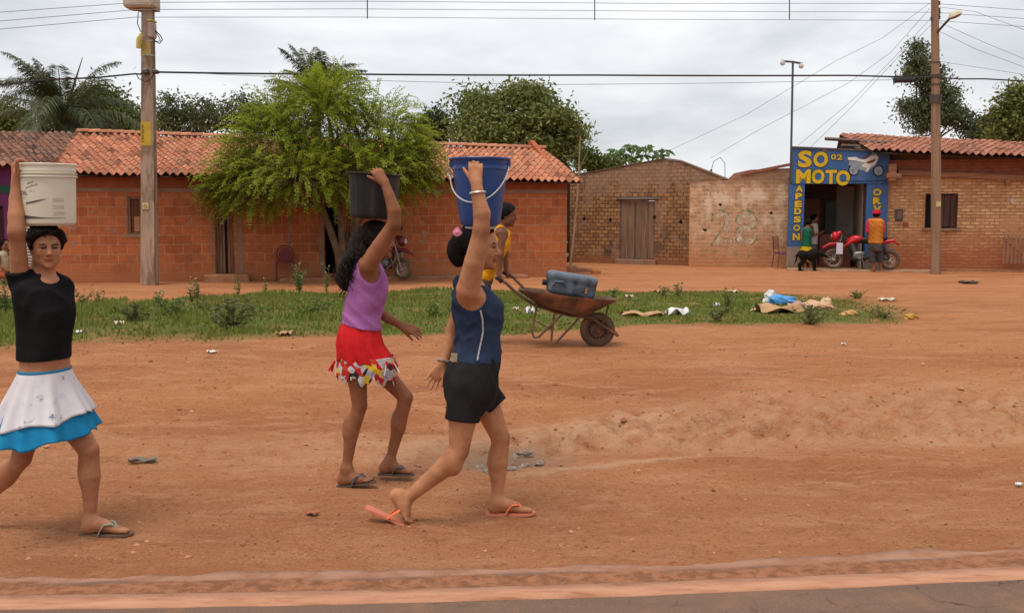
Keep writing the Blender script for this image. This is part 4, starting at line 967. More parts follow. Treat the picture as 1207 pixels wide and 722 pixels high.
painted('painted_fairing', [(999, 185.5), (1009, 185), (1014, 187.6), (1020, 188), (1028, 182.3), (1032, 181.2), (1035.6, 185.6), (1032, 193.6), (1026, 196.6), (1022.6, 202.4), (1019.6, 202), (1022, 198), (1015.6, 196), (1020, 191.6), (1009, 189.4), (1000, 188.4)], pwh, D0 - .0075)
painted('painted_stripe', [(1020, 191.4), (1027, 189), (1032.6, 186.6), (1031, 190.4), (1024, 193)], pred, D0 - .009); painted('painted_seat', [(1016, 184.2), (1023, 184), (1022.6, 186), (1016.6, 186.4)], pred, D0 - .0085); painted('painted_helmet', circ(1029.6, 181.6, 2.0, 10), pgrey, D0 - .0088)
# room behind the opening
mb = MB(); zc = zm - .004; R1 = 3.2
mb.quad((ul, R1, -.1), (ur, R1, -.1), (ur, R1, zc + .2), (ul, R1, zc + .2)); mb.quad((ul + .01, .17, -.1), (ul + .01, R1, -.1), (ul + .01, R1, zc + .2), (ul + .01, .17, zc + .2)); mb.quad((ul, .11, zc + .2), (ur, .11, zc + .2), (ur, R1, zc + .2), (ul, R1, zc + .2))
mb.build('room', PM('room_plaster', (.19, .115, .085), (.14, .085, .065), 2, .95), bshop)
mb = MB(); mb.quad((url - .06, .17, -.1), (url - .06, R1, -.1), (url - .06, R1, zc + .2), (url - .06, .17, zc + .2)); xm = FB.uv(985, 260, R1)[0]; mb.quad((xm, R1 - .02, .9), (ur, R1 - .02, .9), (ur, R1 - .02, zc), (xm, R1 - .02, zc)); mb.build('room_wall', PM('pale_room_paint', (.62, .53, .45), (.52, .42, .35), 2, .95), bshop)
mb = MB(); ca, cb_ = FB.uv(966, 280, 1.2)[0], FB.uv(1003, 280, 1.2)[0]; mb.box((ca, 1.2, -.02), (cb_, 1.5, FB.uv(980, 276, 1.2)[1])); mb.build('counter', PM('counter_wood', (.22, .07, .05), None, 3, .6), bshop)
mb = MB(); ca, cb_ = FB.uv(973, 250, 2.8)[0], FB.uv(985, 250, 2.8)[0]; mb.box((ca, 2.8, 0), (cb_, 2.85, FB.uv(980, 237, 2.8)[1])); mb.build('inner_door', PM('inner_door_grey', (.16, .16, .15), None, 3, .7), bshop)
mb = MB(); ca, cb_ = FB.uv(948, 250, 2.8)[0], FB.uv(966, 250, 2.8)[0]; mb.box((ca, 2.81, 0), (cb_, 2.86, FB.uv(960, 234, 2.8)[1])); mb.build('inner_door', PM('inner_door_brown', (.34, .14, .075), None, 3, .7), bshop)
# cement strip in front, meter box, little plate
mb = MB(); a = FB.uv(1046, 317)[0]; mb.box((ul, -.9, -.1), (FB.uv(1098, 318)[0], D0 - .003, .035)); mb.build('threshold', PM('pale_cement', (.47, .30, .2), (.36, .2, .12), 3, .95, bump=.3), bshop)
mb = MB(); mb.box((FB.uv(1098, 318)[0] + .01, -.3, -.2), (UBE, -.003, .06)); mb.build('wall_footing', MATS['dusty_cement'], bshop)
u0, z0, u1, z1 = rect_of(FB, 1055.5, 246.5, 1063.5, 260); mb = MB(); mb.rbox((u0, -.1, z0), (u1, -.002, z1), .015)
mbx = mb.build('meter_box', PM('box_grey_brown', (.11, .075, .055), (.07, .05, .04), 6, .6), bshop); 
mb = MB(); mb.rbox((u0 + .035, -.112, z0 + .05), (u1 - .035, -.101, z1 - .05), .006); mb.build('lid', PM('box_lid', (.16, .11, .085), None, 6, .5), mbx)
u0, z0, u1, z1 = rect_of(FB, 1064, 262, 1070.5, 267.5); mb = MB(); mb.box((u0, -.004, z0), (u1, -.0005, z1)); mb.build('red_patch', PM('red_brick_patch', (.34, .085, .045), None, 8, .9), bshop)
u0, z0 = FB.uv(1194, 236); mb = MB(); mb._add([(u0 + .09 * math.cos(k) * rgp.uniform(.7, 1.2), -.003, z0 + .06 * math.sin(k) * rgp.uniform(.7, 1.2)) for k in np.linspace(0, 2 * PI, 9)[:-1]], [tuple(range(8))]); mb.build('paint_mark', PM('pale_patch', (.55, .5, .5), None, 8, .9), bshop)
# picket gate at the right edge
gt = empty('picket_gate', FB.world(FB.uv(1183, 300, -.35)[0], -.35, 0), FB.yaw, 'low wooden picket gate against the brick wall, cut by the frame', 'gate')
gw = FB.uv(1216, 300, -.35)[0] - FB.uv(1183, 300, -.35)[0]; gz0 = FB.uv(1190, 311, -.35)[1]; gz1 = FB.uv(1190, 278, -.35)[1]
for i in range(8):
    mb = MB(); x = i * gw / 7; mb.rbox((x - .025, -.012, gz0), (x + .025, .012, gz1 + .02 * math.sin(i * 2.1)), .006); mb.build('picket', PM('gate_wood', (.30, .15, .085), (.2, .1, .06), 5, .85, stretch=(4, 4, .5)), gt)
mb = MB(); mb.box((-.03, .0135, gz1 - .13), (gw, .03, gz1 - .06)); mb.box((-.03, .0135, gz0 + .06), (gw, .03, gz0 + .13)); mb.tube([(0, .022, gz1 - .1), (gw, .022, gz0 + .1)], .03, 4); mb.build('rail', MATS['gate_wood'], gt)
# ------------------------------------------------------------------ trees, poles, wires, grass
def leaf_mat(name, c1, c2, trans=.35, rough=.6):
    m, t, b = principled(name, rough, 0, .25)
    a = t.nodes.new('ShaderNodeAttribute'); a.attribute_name = 'Col'
    c = mixc(t, a.outputs['Fac'], c1, c2)
    sp = t.nodes.new('ShaderNodeSeparateColor'); t.links.new(a.outputs[0], sp.inputs[0])
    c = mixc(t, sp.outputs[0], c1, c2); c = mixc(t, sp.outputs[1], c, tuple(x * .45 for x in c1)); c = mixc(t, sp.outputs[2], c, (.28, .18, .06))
    t.links.new(c, b.inputs['Base Color'])
    tl = t.nodes.new('ShaderNodeBsdfTranslucent'); t.links.new(c, tl.inputs[0]); ms = t.nodes.new('ShaderNodeMixShader'); ms.inputs[0].default_value = trans
    o = [n for n in t.nodes if n.type == 'OUTPUT_MATERIAL'][0]
    t.links.new(b.outputs[0], ms.inputs[1]); t.links.new(tl.outputs[0], ms.inputs[2]); t.links.new(ms.outputs[0], o.inputs[0])
    MATS[name] = m
    return m
bark = PM('bark', (.17, .105, .065), (.09, .055, .035), 5, .95, bump=.8, bscale=14, bstretch=(2, 2, .4))
bark_pale = PM('pale_bark', (.27, .20, .14), (.17, .12, .08), 5, .95, bump=.6, bscale=14, bstretch=(2, 2, .4))
def quads_from(c, a, b):
    """leaf diamonds at c with half axes a (length) and b (width)"""
    v = np.stack([c - a, c - a * .15 + b, c + a, c - a * .15 - b], 1).reshape(-1, 3)
    return v, np.arange(len(v)).reshape(-1, 4)
def rand_dirs(n, rg):
    d = rg.normal(size=(n, 3)); return d / np.linalg.norm(d, axis=1)[:, None]
def crown(parent, base, blobs, n, size, mat, seed, clump=.35, per=26, flat=.75, dry=.02, shell=.45, hang=0.0):
    rg = np.random.default_rng(seed); vol = np.array([b[1][0] * b[1][1] * b[1][2] for b in blobs]) ** .75; vol = vol / vol.sum()
    V = []; C = []; nc = max(1, n // per)
    which = rg.choice(len(blobs), nc, p=vol); centers = []
    for w in which:
        c, r = blobs[w]; d = rand_dirs(1, rg)[0]; q = (shell + (1 - shell) * rg.random()) ** .7
        centers.append(np.asarray(c) + d * np.asarray(r) * q)
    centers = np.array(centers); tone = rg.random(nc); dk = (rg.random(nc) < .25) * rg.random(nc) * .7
    k = np.repeat(np.arange(nc), per); m = len(k)
    p = centers[k] + rg.normal(size=(m, 3)) * clump * np.array([1, 1, .62]) * (.6 + .8 * rg.random(nc))[k][:, None]
    a = rand_dirs(m, rg); a[:, 2] = a[:, 2] * flat - .25 - hang; a /= np.linalg.norm(a, axis=1)[:, None]
    u = rand_dirs(m, rg); b = np.cross(a, u); b /= np.linalg.norm(b, axis=1)[:, None]
    s = size * (.65 + .7 * rg.random(m))[:, None]
    v, q = quads_from(p - np.asarray(base), a * s, b * s * .42)
    me = mesh_np('crown', v, quads=q)
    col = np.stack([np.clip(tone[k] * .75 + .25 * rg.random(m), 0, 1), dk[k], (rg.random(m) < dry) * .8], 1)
    vcol(me, np.repeat(col, 4, 0)); link('crown', me, mat, parent)
    return centers
def trunk(parent, base, pts, rs, tips, mat=None, seed=1, r_tip=.02):
    rg = random.Random(seed); mb = MB(); base = np.asarray(base); pts = [np.asarray(p, float) - base for p in pts]
    mb.tube(pts, rs, 9)
    for tp in tips:
        tp = np.asarray(tp) - base; j = rg.randint(max(0, len(pts) - 2), len(pts) - 1); s = pts[j]
        mid = s * .5 + tp * .5 + np.array([rg.uniform(-.2, .2), rg.uniform(-.2, .2), -.1]) * np.linalg.norm(tp - s) * .4
        mb.tube([s, s * .7 + mid * .3, mid, tp], [rs[j] * .55, rs[j] * .45, rs[j] * .3, r_tip], 6)
    mb.build('trunk', mat or bark, parent, smooth='all')
def blobs_px(lst, Y, dep=1.0):
    k = Y / F_PX
    return [(P(x, y, Y + (dy if len(rest) == 0 else dy)), (rx * k, (rx + ry) * .5 * k * dep, ry * k)) for x, y, rx, ry, dy, *rest in lst]
def tree(name, label, cat, px_base, Y, lst, n, size, mat, seed, clump=.4, per=26, rs=(.3, .22, .12), group=None, ntip=14, **kw):
    b = P(px_base, 300, Y); b[2] = 0
    t = empty(name, b, 0, label, cat, group)
    bl = blobs_px(lst, Y)
    cs = crown(t, b, bl, n, size, mat, seed, clump, per, **kw)
    top = np.mean([q[0] for q in bl], 0); rg = random.Random(seed)
    trunk(t, b, [b + [0, 0, -.3], b * .65 + top * .35 + [.1, 0, 0], b * .3 + top * .7, top], list(rs) + [rs[-1] * .6], [cs[rg.randrange(len(cs))] for _ in range(ntip)] + [q[0] for q in bl], seed=seed)
    return t
LM_mango = leaf_mat('mango_leaf', (.07, .105, .026), (.29, .31, .085)); LM_dark = leaf_mat('dark_leaf', (.035, .055, .02), (.085, .11, .035))
LM_euc = leaf_mat('grey_green_leaf', (.06, .09, .05), (.20, .23, .115)); LM_far = leaf_mat('far_leaf', (.06, .08, .034), (.15, .17, .07)); LM_lt = leaf_mat('light_leaf', (.085, .115, .02), (.15, .185, .045))
LM_ac = leaf_mat('acacia_leaf', (.155, .22, .014), (.34, .40, .035), .5); LM_palm = leaf_mat('palm_leaf', (.05, .07, .028), (.14, .16, .065), .25, .45); LM_pap = leaf_mat('papaya_leaf', (.05, .10, .022), (.10, .17, .045))
tree('mango_tree', 'broad dark green mango tree rising behind the tiled roof at centre', 'tree', 612, 43, [(605, 136, 42, 28, 0), (563, 126, 22, 22, 1), (648, 152, 28, 24, -1), (670, 170, 16, 18, 0), (575, 155, 32, 22, -1), (618, 112, 24, 10, 0), (548, 145, 9, 18, 0), (662, 192, 14, 18, 0), (615, 165, 50, 20, 1), (632, 128, 20, 16, 0)], 30000, .11, LM_mango, 3, .34, 90, shell=.72)
tree('slender_tree', 'small sparse dark tree between the leafy tree and the mango', 'tree', 512, 44, [(513, 142, 10, 17, 0), (505, 155, 16, 14, 0), (518, 160, 9, 10, 0)], 3600, .10, LM_dark, 5, .26, 30, rs=(.1, .07, .05), ntip=6)
tree('thin_tree', 'thin see-through tree behind the orange house, right of the concrete pole', 'tree', 215, 47, [(200, 128, 22, 16, 0), (232, 130, 24, 18, 1), (215, 145, 38, 14, 0), (255, 140, 16, 14, 0)], 5200, .09, LM_far, 7, .28, 34, ntip=20, rs=(.16, .1, .06))
tree('thin_tree', 'thin tree half hidden behind the left side of the bright leafy tree', 'tree', 292, 47, [(285, 128, 22, 15, 0), (305, 140, 24, 18, 1), (272, 145, 18, 12, 0)], 4000, .09, LM_far, 8, .28, 34, ntip=16, rs=(.16, .1, .06))
tree('bushy_tree', 'light green bushy tree behind the palm at far left', 'tree', 128, 40, [(118, 128, 22, 24, 0), (140, 142, 24, 18, 0), (100, 140, 20, 20, 1), (160, 150, 16, 10, 0)], 12000, .095, LM_lt, 9, .32, 30)
tree('bushy_tree', 'low light green tree at the left frame edge above the brown roof', 'tree', 5, 40, [(5, 143, 26, 16, 0), (-20, 135, 24, 22, 0), (30, 150, 16, 10, 0)], 7000, .095, LM_lt, 10, .32, 30)
tree('eucalyptus_tree', 'tall uneven grey green tree behind the wooden lamp pole', 'tree', 1112, 47, [(1080, 58, 5, 6, 0), (1083, 72, 10, 9, 0), (1079, 88, 7, 9, 0), (1094, 88, 13, 9, 0), (1100, 106, 16, 12, 0), (1075, 126, 11, 11, 0), (1116, 116, 12, 11, 0), (1122, 136, 18, 11, 0), (1086, 146, 12, 8, 0), (1138, 152, 9, 7, 0), (1108, 128, 14, 10, 0)], 16000, .085, LM_euc, 12, .25, 80, shell=.6, hang=.5, ntip=10)
tree('small_dark_tree', 'small dark tree between the tall grey green tree and the right frame edge', 'tree', 1166, 46, [(1166, 148, 9, 11, 0), (1164, 160, 15, 10, 0)], 4500, .095, LM_euc, 13, .26, 30, rs=(.1, .08, .05), ntip=6)
tree('dense_tree', 'dense dark green tree cut by the right frame edge', 'tree', 1203, 44, [(1202, 118, 15, 14, 0), (1196, 140, 19, 20, 0), (1222, 130, 26, 32, 0), (1190, 158, 14, 12, 0)], 14000, .11, LM_mango, 14, .36, 80)
tree('low_bush', 'low light green bush behind the storehouse gable, left of the papaya', 'bush', 702, 39, [(700, 192, 12, 9, 0), (715, 195, 17, 7, 0), (688, 186, 8, 10, 0)], 3000, .08, LM_lt, 15, .2, 24, rs=(.08, .06, .04), ntip=4)

def frond(V, C, mbr, c, az, el, L, droop, rg, wid=.55, n=40):
    p = np.asarray(c, float).copy(); d = np.array([math.cos(az) * math.cos(el), math.sin(az) * math.cos(el), math.sin(el)]); pts = [p.copy()]
    side = nrm(np.cross(d, [0, 0, 1]))
    tone = rg.random(); st = L / n
    for i in range(n):
        q = i / n; d = nrm(d + np.array([0, 0, -droop * st * (.4 + 1.6 * q)])); p = p + d * st; pts.append(p.copy())
        if q < .1: continue
        up = nrm(np.cross(side, d)); w = wid * L * .45 * math.sin(PI * min(1, q * .93 + .09)) ** .6
        for s in (-1, 1):
            for _ in range(3):
                tip = nrm(side * s + d * (.55 + .3 * rg.random()) + up * rg.normal(.12, .12) + np.array([0, 0, -.45 * rg.random()]))
                ll = w * (.75 + .4 * rg.random()); o = p + d * st * rg.random(); ww = nrm(np.cross(tip, up)) * .015
                mid = o + tip * ll * .5 + ww * 0; e = o + tip * ll + np.array([0, 0, -.38 * ll])
                V += [o - ww * .6, mid - ww, e, mid + ww]; C += [(np.clip(tone * .6 + .4 * rg.random(), 0, 1), .35 * rg.random(), 0.0)] * 4
    mbr.tube(pts[::3], [.03 * (1 - .8 * i / (len(pts[::3]))) for i in range(len(pts[::3]))], 5)
def palm(label, px, py, Y, L, nf, seed, els=(-.2, 1.35), group=None, spear=True, lean=0):
    base = P(px, 300, Y); base[2] = 0; top = P(px + lean, py, Y); rg = np.random.default_rng(seed)
    t = empty('palm_tree', base, 0, label, 'palm tree', group)
    V = []; C = []; mb = MB()
    for i in range(nf):
        az = 2.399963 * i + rg.normal(0, .2); el = els[0] + (els[1] - els[0]) * rg.random() ** 1.15
        frond(V, C, mb, top - base, az, el, L * (.75 + .35 * rg.random()), .34 + .34 * rg.random(), rg)
    if spear: mb.tube([top - base, top - base + [.35, 0, 1.0], top - base + [.75, 0, 2.1]], [.05, .045, .01], 6)
    v = np.array(V); me = mesh_np('crown', v, quads=np.arange(len(v)).reshape(-1, 4)); vcol(me, np.array(C)); cr = link('crown', me, LM_palm, t)
    mb.build('frond_stem', PM('frond_stem', (.17, .12, .05), (.11, .08, .035), 6, .7), cr)
    mb = MB(); mb.tube([(0, 0, -.2), (.1, 0, (top - base)[2] * .5), top - base], [.2, .16, .15], 10); mb.build('trunk', bark_pale, t)
palm('feathery palm with drooping fronds behind the brown roof at far left', 74, 143, 34, 2.8, 46, 4, els=(-.35, 1.3))
palm('palm with upright fronds rising behind the bright leafy tree', 372, 112, 33, 1.8, 34, 6, els=(-.2, 1.3), spear=False)
# papaya
pb = P(748, 300, 40); pb[2] = 0; pt = empty('papaya_plant', pb, 0, 'papaya plant with large lobed leaves above the storehouse gable', 'plant')
rgn = np.random.default_rng(5); V = []; C = []; mb = MB(); topp = P(748, 188, 40) - pb
mb.tube([(0, 0, -.1), topp * .6, topp], [.09, .07, .05], 8)
for x, y in ((718, 184), (726, 178), (734, 183), (737, 176), (744, 172), (752, 176), (762, 174), (770, 178), (776, 184), (758, 184), (741, 187), (729, 189), (785, 178), (750, 190)):
    e = P(x, y, 40 + rgn.normal(0, .35)) - pb; mb.tube([topp, topp * .4 + e * .6 + [0, 0, .12], e], [.014, .012, .01], 5)
    nn = nrm(np.array([rgn.normal(0, .3), -.45, 1])); uu = nrm(np.cross(nn, [1, 0, 0])); vv = np.cross(nn, uu); a0 = rgn.random() * 6
    for k in range(7):
        a = a0 + k * 2 * PI / 7; dd = uu * math.cos(a) + vv * math.sin(a); w = np.cross(nn, dd) * .085; l = .36 + .1 * rgn.random(); dr = np.array([0, 0, -.12])
        V += [e, e + dd * l * .6 + w, e + dd * l + dr, e + dd * l * .6 - w]; C += [(rgn.random(), .2 * rgn.random(), 0)] * 4
v = np.array(V); me = mesh_np('crown', v, quads=np.arange(len(v)).reshape(-1, 4)); vcol(me, np.array(C)); link('crown', me, LM_pap, pt); mb.build('trunk', bark_pale, pt)

# ---- the bright feathery tree in front of the long house
AB = G(402, 332); AY = AB[1]
act = empty('feathery_tree', AB, 0, 'bright yellow green feathery tree with forked trunk in front of orange house', 'tree')
ABL = [(383, 145, 56, 52, 0), (318, 170, 52, 38, -.2), (284, 205, 34, 26, -.2), (262, 228, 16, 14, -.1), (448, 160, 50, 40, .1), (486, 205, 26, 22, 0), (350, 208, 62, 26, -.8), (432, 205, 58, 26, -.6), (395, 112, 30, 26, .1), (330, 135, 36, 20, .2), (475, 178, 34, 28, -.2), (300, 232, 30, 14, -.4)]
kk = AY / F_PX; rg = np.random.default_rng(17); V = []; C = []; tw = MB(); tips = []
wts = np.array([b[2] * b[3] for b in ABL], float) ** .9; wts /= wts.sum()
for s_i in range(3600):
    x, y, rx, ry, dy = ABL[rg.choice(len(ABL), p=wts)]; d = rand_dirs(1, rg)[0]; q = (.12 + .88 * rg.random()) ** .6
    c0 = P(x, y, AY + dy) - AB; o = c0 + d * q * np.array([rx, (rx + ry) * .52, ry]) * kk
    if s_i % 160 == 0: tips.append(o + AB)
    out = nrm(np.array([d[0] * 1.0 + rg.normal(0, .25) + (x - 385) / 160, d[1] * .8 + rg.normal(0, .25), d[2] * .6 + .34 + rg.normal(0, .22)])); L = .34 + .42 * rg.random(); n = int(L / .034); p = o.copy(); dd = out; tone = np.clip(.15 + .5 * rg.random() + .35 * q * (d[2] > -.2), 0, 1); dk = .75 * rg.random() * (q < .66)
    pts = [p.copy()]
    for i in range(n):
        dd = nrm(dd + np.array([0, 0, -.045 - .0042 * i])); p = p + dd * .034; pts.append(p.copy()); sd_ = nrm(np.cross(dd, [0, 0, 1]) + rg.normal(0, .25, 3))
        for s in (-1, 1):
            lf = nrm(sd_ * s + dd * .55 + np.array([0, 0, .25]) + rg.normal(0, .2, 3)); ww = nrm(np.cross(lf, dd) + 1e-6) ; ww = nrm(np.cross(ww, lf)) * .014; l = .05 + .026 * rg.random()
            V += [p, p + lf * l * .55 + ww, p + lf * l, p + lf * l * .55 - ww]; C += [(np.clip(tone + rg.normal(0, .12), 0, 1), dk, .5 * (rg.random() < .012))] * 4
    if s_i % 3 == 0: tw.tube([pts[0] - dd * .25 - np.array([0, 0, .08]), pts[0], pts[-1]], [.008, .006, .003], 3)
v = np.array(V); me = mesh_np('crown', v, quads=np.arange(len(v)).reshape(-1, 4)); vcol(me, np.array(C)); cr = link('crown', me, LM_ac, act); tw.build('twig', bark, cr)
mb = MB(); L0 = lambda x, y, dy=0: P(x, y, AY + dy) - AB
stems = [[(402, 330), (399, 300), (389, 270), (380, 245), (368, 215), (350, 180)], [(404, 330), (404, 300), (402, 265), (398, 235), (394, 190), (388, 140)], [(407, 330), (412, 300), (418, 268), (427, 240), (440, 205), (455, 170)], [(405, 320), (409, 285), (411, 262), (413, 235), (420, 190)], [(389, 270), (384, 255), (372, 243), (345, 225), (300, 205)], [(418, 268), (430, 252), (455, 228), (485, 205)]]
for si, st in enumerate(stems):
    pts = [L0(x, y, (si - 2.5) * .07 * min(1, i / 2) + (.25 if si % 2 else -.25) * max(0, i - 2) / 3) for i, (x, y) in enumerate(st)]
    r0 = .11 if si < 3 else .06; mb.tube(pts, [r0 * (1 - .62 * i / (len(pts) - 1)) for i in range(len(pts))], 8)
for tp in tips: 
    s = L0(*stems[rg.integers(3)][rg.integers(3, 5)]); e = tp - AB; mb.tube([s, s * .5 + e * .5 - np.array([0, 0, .12]), e], [.035, .024, .009], 5)
mb.build('trunk', bark, act, smooth='all')

# ---- poles
conc_pole = PM('pole_concrete', (.40, .285, .215), (.31, .215, .155), 2.2, .9, bump=.4, bscale=22, stain=(.20, .125, .08), sscale=1.6, samt=(.44, .62), stretch=(3, 3, .7))
pole_wood = PM('pole_wood', (.31, .19, .115), (.22, .13, .08), 2, .9, bump=.6, bscale=14, bstretch=(4, 4, .25), stretch=(5, 5, .3), stain=(.12, .08, .055), sscale=1.0, samt=(.55, .7))
yel = PM('sun_yellow', (.50, .34, .03), (.40, .26, .03), 4, .7); metal = MATS['dull_metal']
LPB = G(176, 335.5); LPY = LPB[1]; px_m = F_PX / LPY
pole = empty('concrete_pole', LPB, 0, 'grey brown concrete utility pole with yellow bands, at left', 'utility pole')
def lp(x, y, dy=0): return P(x, y, LPY + dy) - LPB
w0 = 8.6 / px_m; tp = lp(174, -70); wt = 5.4 / px_m; mb = MB()
def hprof(w): return [(-w, -w * .8), (w, -w * .8), (w, -w * .45), (w * .72, -w * .25), (w * .72, w * .25), (w, w * .45), (w, w * .8), (-w, w * .8), (-w, w * .45), (-w * .9, w * .25), (-w * .9, -w * .25), (-w, -w * .45)]
rings = []
for q in np.linspace(0, 1, 9):
    w = w0 + (wt - w0) * q; c = np.array([0, 0, -.3]) * (1 - q) + tp * q; rings.append([(c[0] + x, c[1] + y, c[2]) for x, y in hprof(w)])
vs = [p for r in rings for p in r]; n = 12; mb._add(vs, [(i * n + k, i * n + (k + 1) % n, (i + 1) * n + (k + 1) % n, (i + 1) * n + k) for i in range(8) for k in range(n)] + [tuple(range(n - 1, -1, -1))])
mb.build('shaft', conc_pole, pole)
def wrap(y0, y1, name, mat, extra=.004, half=None):
    a, b_ = lp(175, y0), lp(175, y1); mb = MB(); 
    def ww(z): q = (z + .3) / (tp[2] + .3); return w0 + (wt - w0) * q + extra
    def cc(z): q = (z + .3) / (tp[2] + .3); return tp[0] * q
    w1_, w2_ = ww(b_[2]), ww(a[2]); c1_, c2_ = cc(b_[2]), cc(a[2]); q = half or 1
    mb._add([(c1_ - w1_, -w1_ * .8, b_[2]), (c1_ + w1_ * q, -w1_ * .8, b_[2]), (c1_ + w1_ * q, 0, b_[2]), (c1_ - w1_, 0, b_[2]), (c2_ - w2_, -w2_ * .8, a[2]), (c2_ + w2_ * q, -w2_ * .8, a[2]), (c2_ + w2_ * q, 0, a[2]), (c2_ - w2_, 0, a[2])], [(0, 1, 5, 4), (0, 4, 7, 3), (1, 2, 6, 5), (4, 5, 6, 7), (0, 3, 2, 1)])
    return mb.build(name, mat, pole)
wrap(144, 172, 'yellow_band', yel, .006, .62); wrap(49, 65, 'yellow_band', PM('worn_yellow', (.45, .32, .08), (.38, .26, .12), 6, .8), .006, .7); wrap(48, 49.2, 'strap', PM('strap_metal', (.5, .48, .45), None, 4, .5, .5), .012); wrap(65.3, 66.3, 'strap', MATS['strap_metal'], .012)
mb = MB(); a = lp(174, 243); mb.rbox((a[0] - .075, -w0 * .8 - .012, a[2] - .075), (a[0] + .075, -w0 * .8 + .01, a[2] + .075), .03); pl_ = mb.build('number_plate', PM('plate_cream', (.55, .44, .2), None, 4, .6), pole)
mb = MB(); mb.torus((a[0], -w0 * .8 - .014, a[2]), .036, .006, 'y', 16, 6); mb.build('emblem', PM('plate_mark', (.3, .2, .08), None, 4, .6), pl_)
for i, ch in enumerate('12345'):                            # worn stencilled column of small dark marks on the yellow band
    a = lp(171.4, 150 + i * 4.2); mb = MB(); mb.box((a[0] - .034, -w0 * .8 + .0, a[2] - .026), (a[0] + .034, -w0 * .8 - .002 + .01, a[2] + .03)) if False else None
marks = MB()
for i in range(6):
    a = lp(170.6, 149.5 + i * 3.4); q = (a[2] + .3) / (tp[2] + .3); yy = -(w0 + (wt - w0) * q + .006) * .8 - .002; h_ = .024
    marks._add([(a[0] - .03, yy, a[2] - h_), (a[0] + .03, yy, a[2] - h_), (a[0] + .03, yy, a[2] - h_ + .016), (a[0] - .03, yy, a[2] - h_ + .016), (a[0] - .03, yy, a[2] + .01), (a[0] + .02 - .02 * (i % 2), yy, a[2] + .01), (a[0] + .02 - .02 * (i % 2), yy, a[2] + .026), (a[0] - .03, yy, a[2] + .026)], [(0, 1, 2, 3), (4, 5, 6, 7)])
marks.build('stencil_mark', PM('stencil_dark', (.07, .055, .03), None, 4, .8), pole)
mb = MB(); a = lp(150, 8); b_ = lp(185, -2); mb.rbox((a[0], -.30, a[2] - .06), (b_[0], .25, b_[2] + .12), .05); cx_ = mb.build('crossarm', PM('arm_pale', (.50, .40, .30), (.40, .31, .24), 5, .8), pole)
mb = MB(); a = lp(161, 12.5); b_ = lp(185, 8.8); mb.box((a[0], -.16, a[2]), (b_[0], .2, b_[2])); mb.build('bracket', conc_pole, cx_)
mb = MB(); a = lp(177.5, 46); b_ = lp(183, 27); mb.rbox((a[0], -.2, a[2]), (b_[0], .1, b_[2]), .03); bx = mb.build('service_box', PM('box_pinkish', (.40, .30, .26), (.33, .24, .2), 4, .7), pole); mb = MB(); mb.rbox((a[0] - .01, -.21, b_[2] + .001), (b_[0] + .01, .11, b_[2] + .05), .02); mb.build('lid', PM('box_yellow', (.55, .42, .12), None, 4, .7), bx)
mb = MB(); mb.tube([lp(167, 40, -.2), lp(164, 47, -.2), lp(163, 57, -.2)], [.045, .07, .05], 8); mb.build('yellow_sleeve', PM('pale_yellow', (.62, .50, .14), None, 4, .6), pole, smooth=True)
cable = PM('cable_black', (.035, .033, .035), None, 5, .6); cable2 = PM('cable_grey', (.27, .27, .285), None, 5, .6)
mb = MB(); mb.tube([lp(183, 36, -.1), lp(189, 42, -.1), lp(191.5, 47, -.1), lp(188, 51.5, -.1), lp(181, 48, -.1)], .012, 6); mb.tube([lp(183, 37, -.12), lp(187, 43, -.12), lp(189, 48, -.12), lp(185, 49.5, -.12), lp(180, 46, -.12)], .01, 6); mb.tube([lp(160, 86.5, -.25), lp(164, 93, -.25), lp(172, 96.5, -.25), lp(178, 93, -.25), lp(182, 86, -.2)], .012, 6); mb.tube([lp(163, 14, -.2), lp(162, 28, -.2), lp(166, 38, -.2)], .01, 6); mb.build('loose_cable', cable, pole)
mb = MB(); a = lp(171, 84, -.22); mb.rbox((a[0] - .06, a[1] - .05, a[2] - .05), (a[0] + .06, a[1] + .18, a[2] + .05), .02); a = lp(182, 84, -.2); mb.rbox((a[0] - .05, a[1] - .04, a[2] - .04), (a[0] + .05, a[1] + .2, a[2] + .04), .02); mb.build('clamp', metal, pole)

RPB = G(1103.5, 323); RPY = RPB[1]
rp_ = empty('wooden_pole', RPB, 0, 'brown wooden utility pole carrying a street lamp, in front of the motorbike shop', 'utility pole')
def rp(x, y, dy=0): return P(x, y, RPY + dy) - RPB
mb = MB(); mb.tube([(0, 0, -.3), rp(1103.4, 200), rp(1102.6, 90), rp(1101.6, -60)], [.135, .125, .108, .09], 14); mb.build('shaft', pole_wood, rp_, smooth=True)
mb = MB(); a = rp(1103.5, 240.5); mb.box((a[0] - .06, -.145, a[2] - .07), (a[0] + .06, -.125, a[2] + .07)); mb.build('number_plate', MATS['plate_cream'], rp_)
mb = MB(); mb.tube([rp(1105, 38, -.1), rp(1113, 29, -.35), rp(1121, 20.5, -.6)], .03, 8); am = mb.build('lamp_arm', metal, rp_, smooth=True)
c = rp(1126, 18, -.72); mb = MB(); Rl = Euler((0, -.42, .25)).to_matrix()
mb.lathe([(.001, .1), (.07, .095), (.14, .06), (.17, 0), (.165, -.01)], c, 18, R=Rl @ Matrix.Diagonal((1.15, .8, 1)), ); lh = mb.build('lamp_head', PM('lamp_cover', (.62, .52, .35), (.5, .42, .3), 5, .5), rp_, smooth=True)
mb = MB(); mb.lathe([(.15, -.014), (.12, -.06), (.001, -.08)], c, 18, R=Rl @ Matrix.Diagonal((1.15, .8, 1))); mb.build('lamp_glass', PM('lamp_glass', (.23, .13, .09), None, 5, .2), lh, smooth=True)
mb = MB()
for y in (4, 12, 16, 21): mb.lathe([(.03, -.05), (.055, -.02), (.03, 0), (.055, .03), (.02, .06)], rp(1106.4, y, -.03), 10)
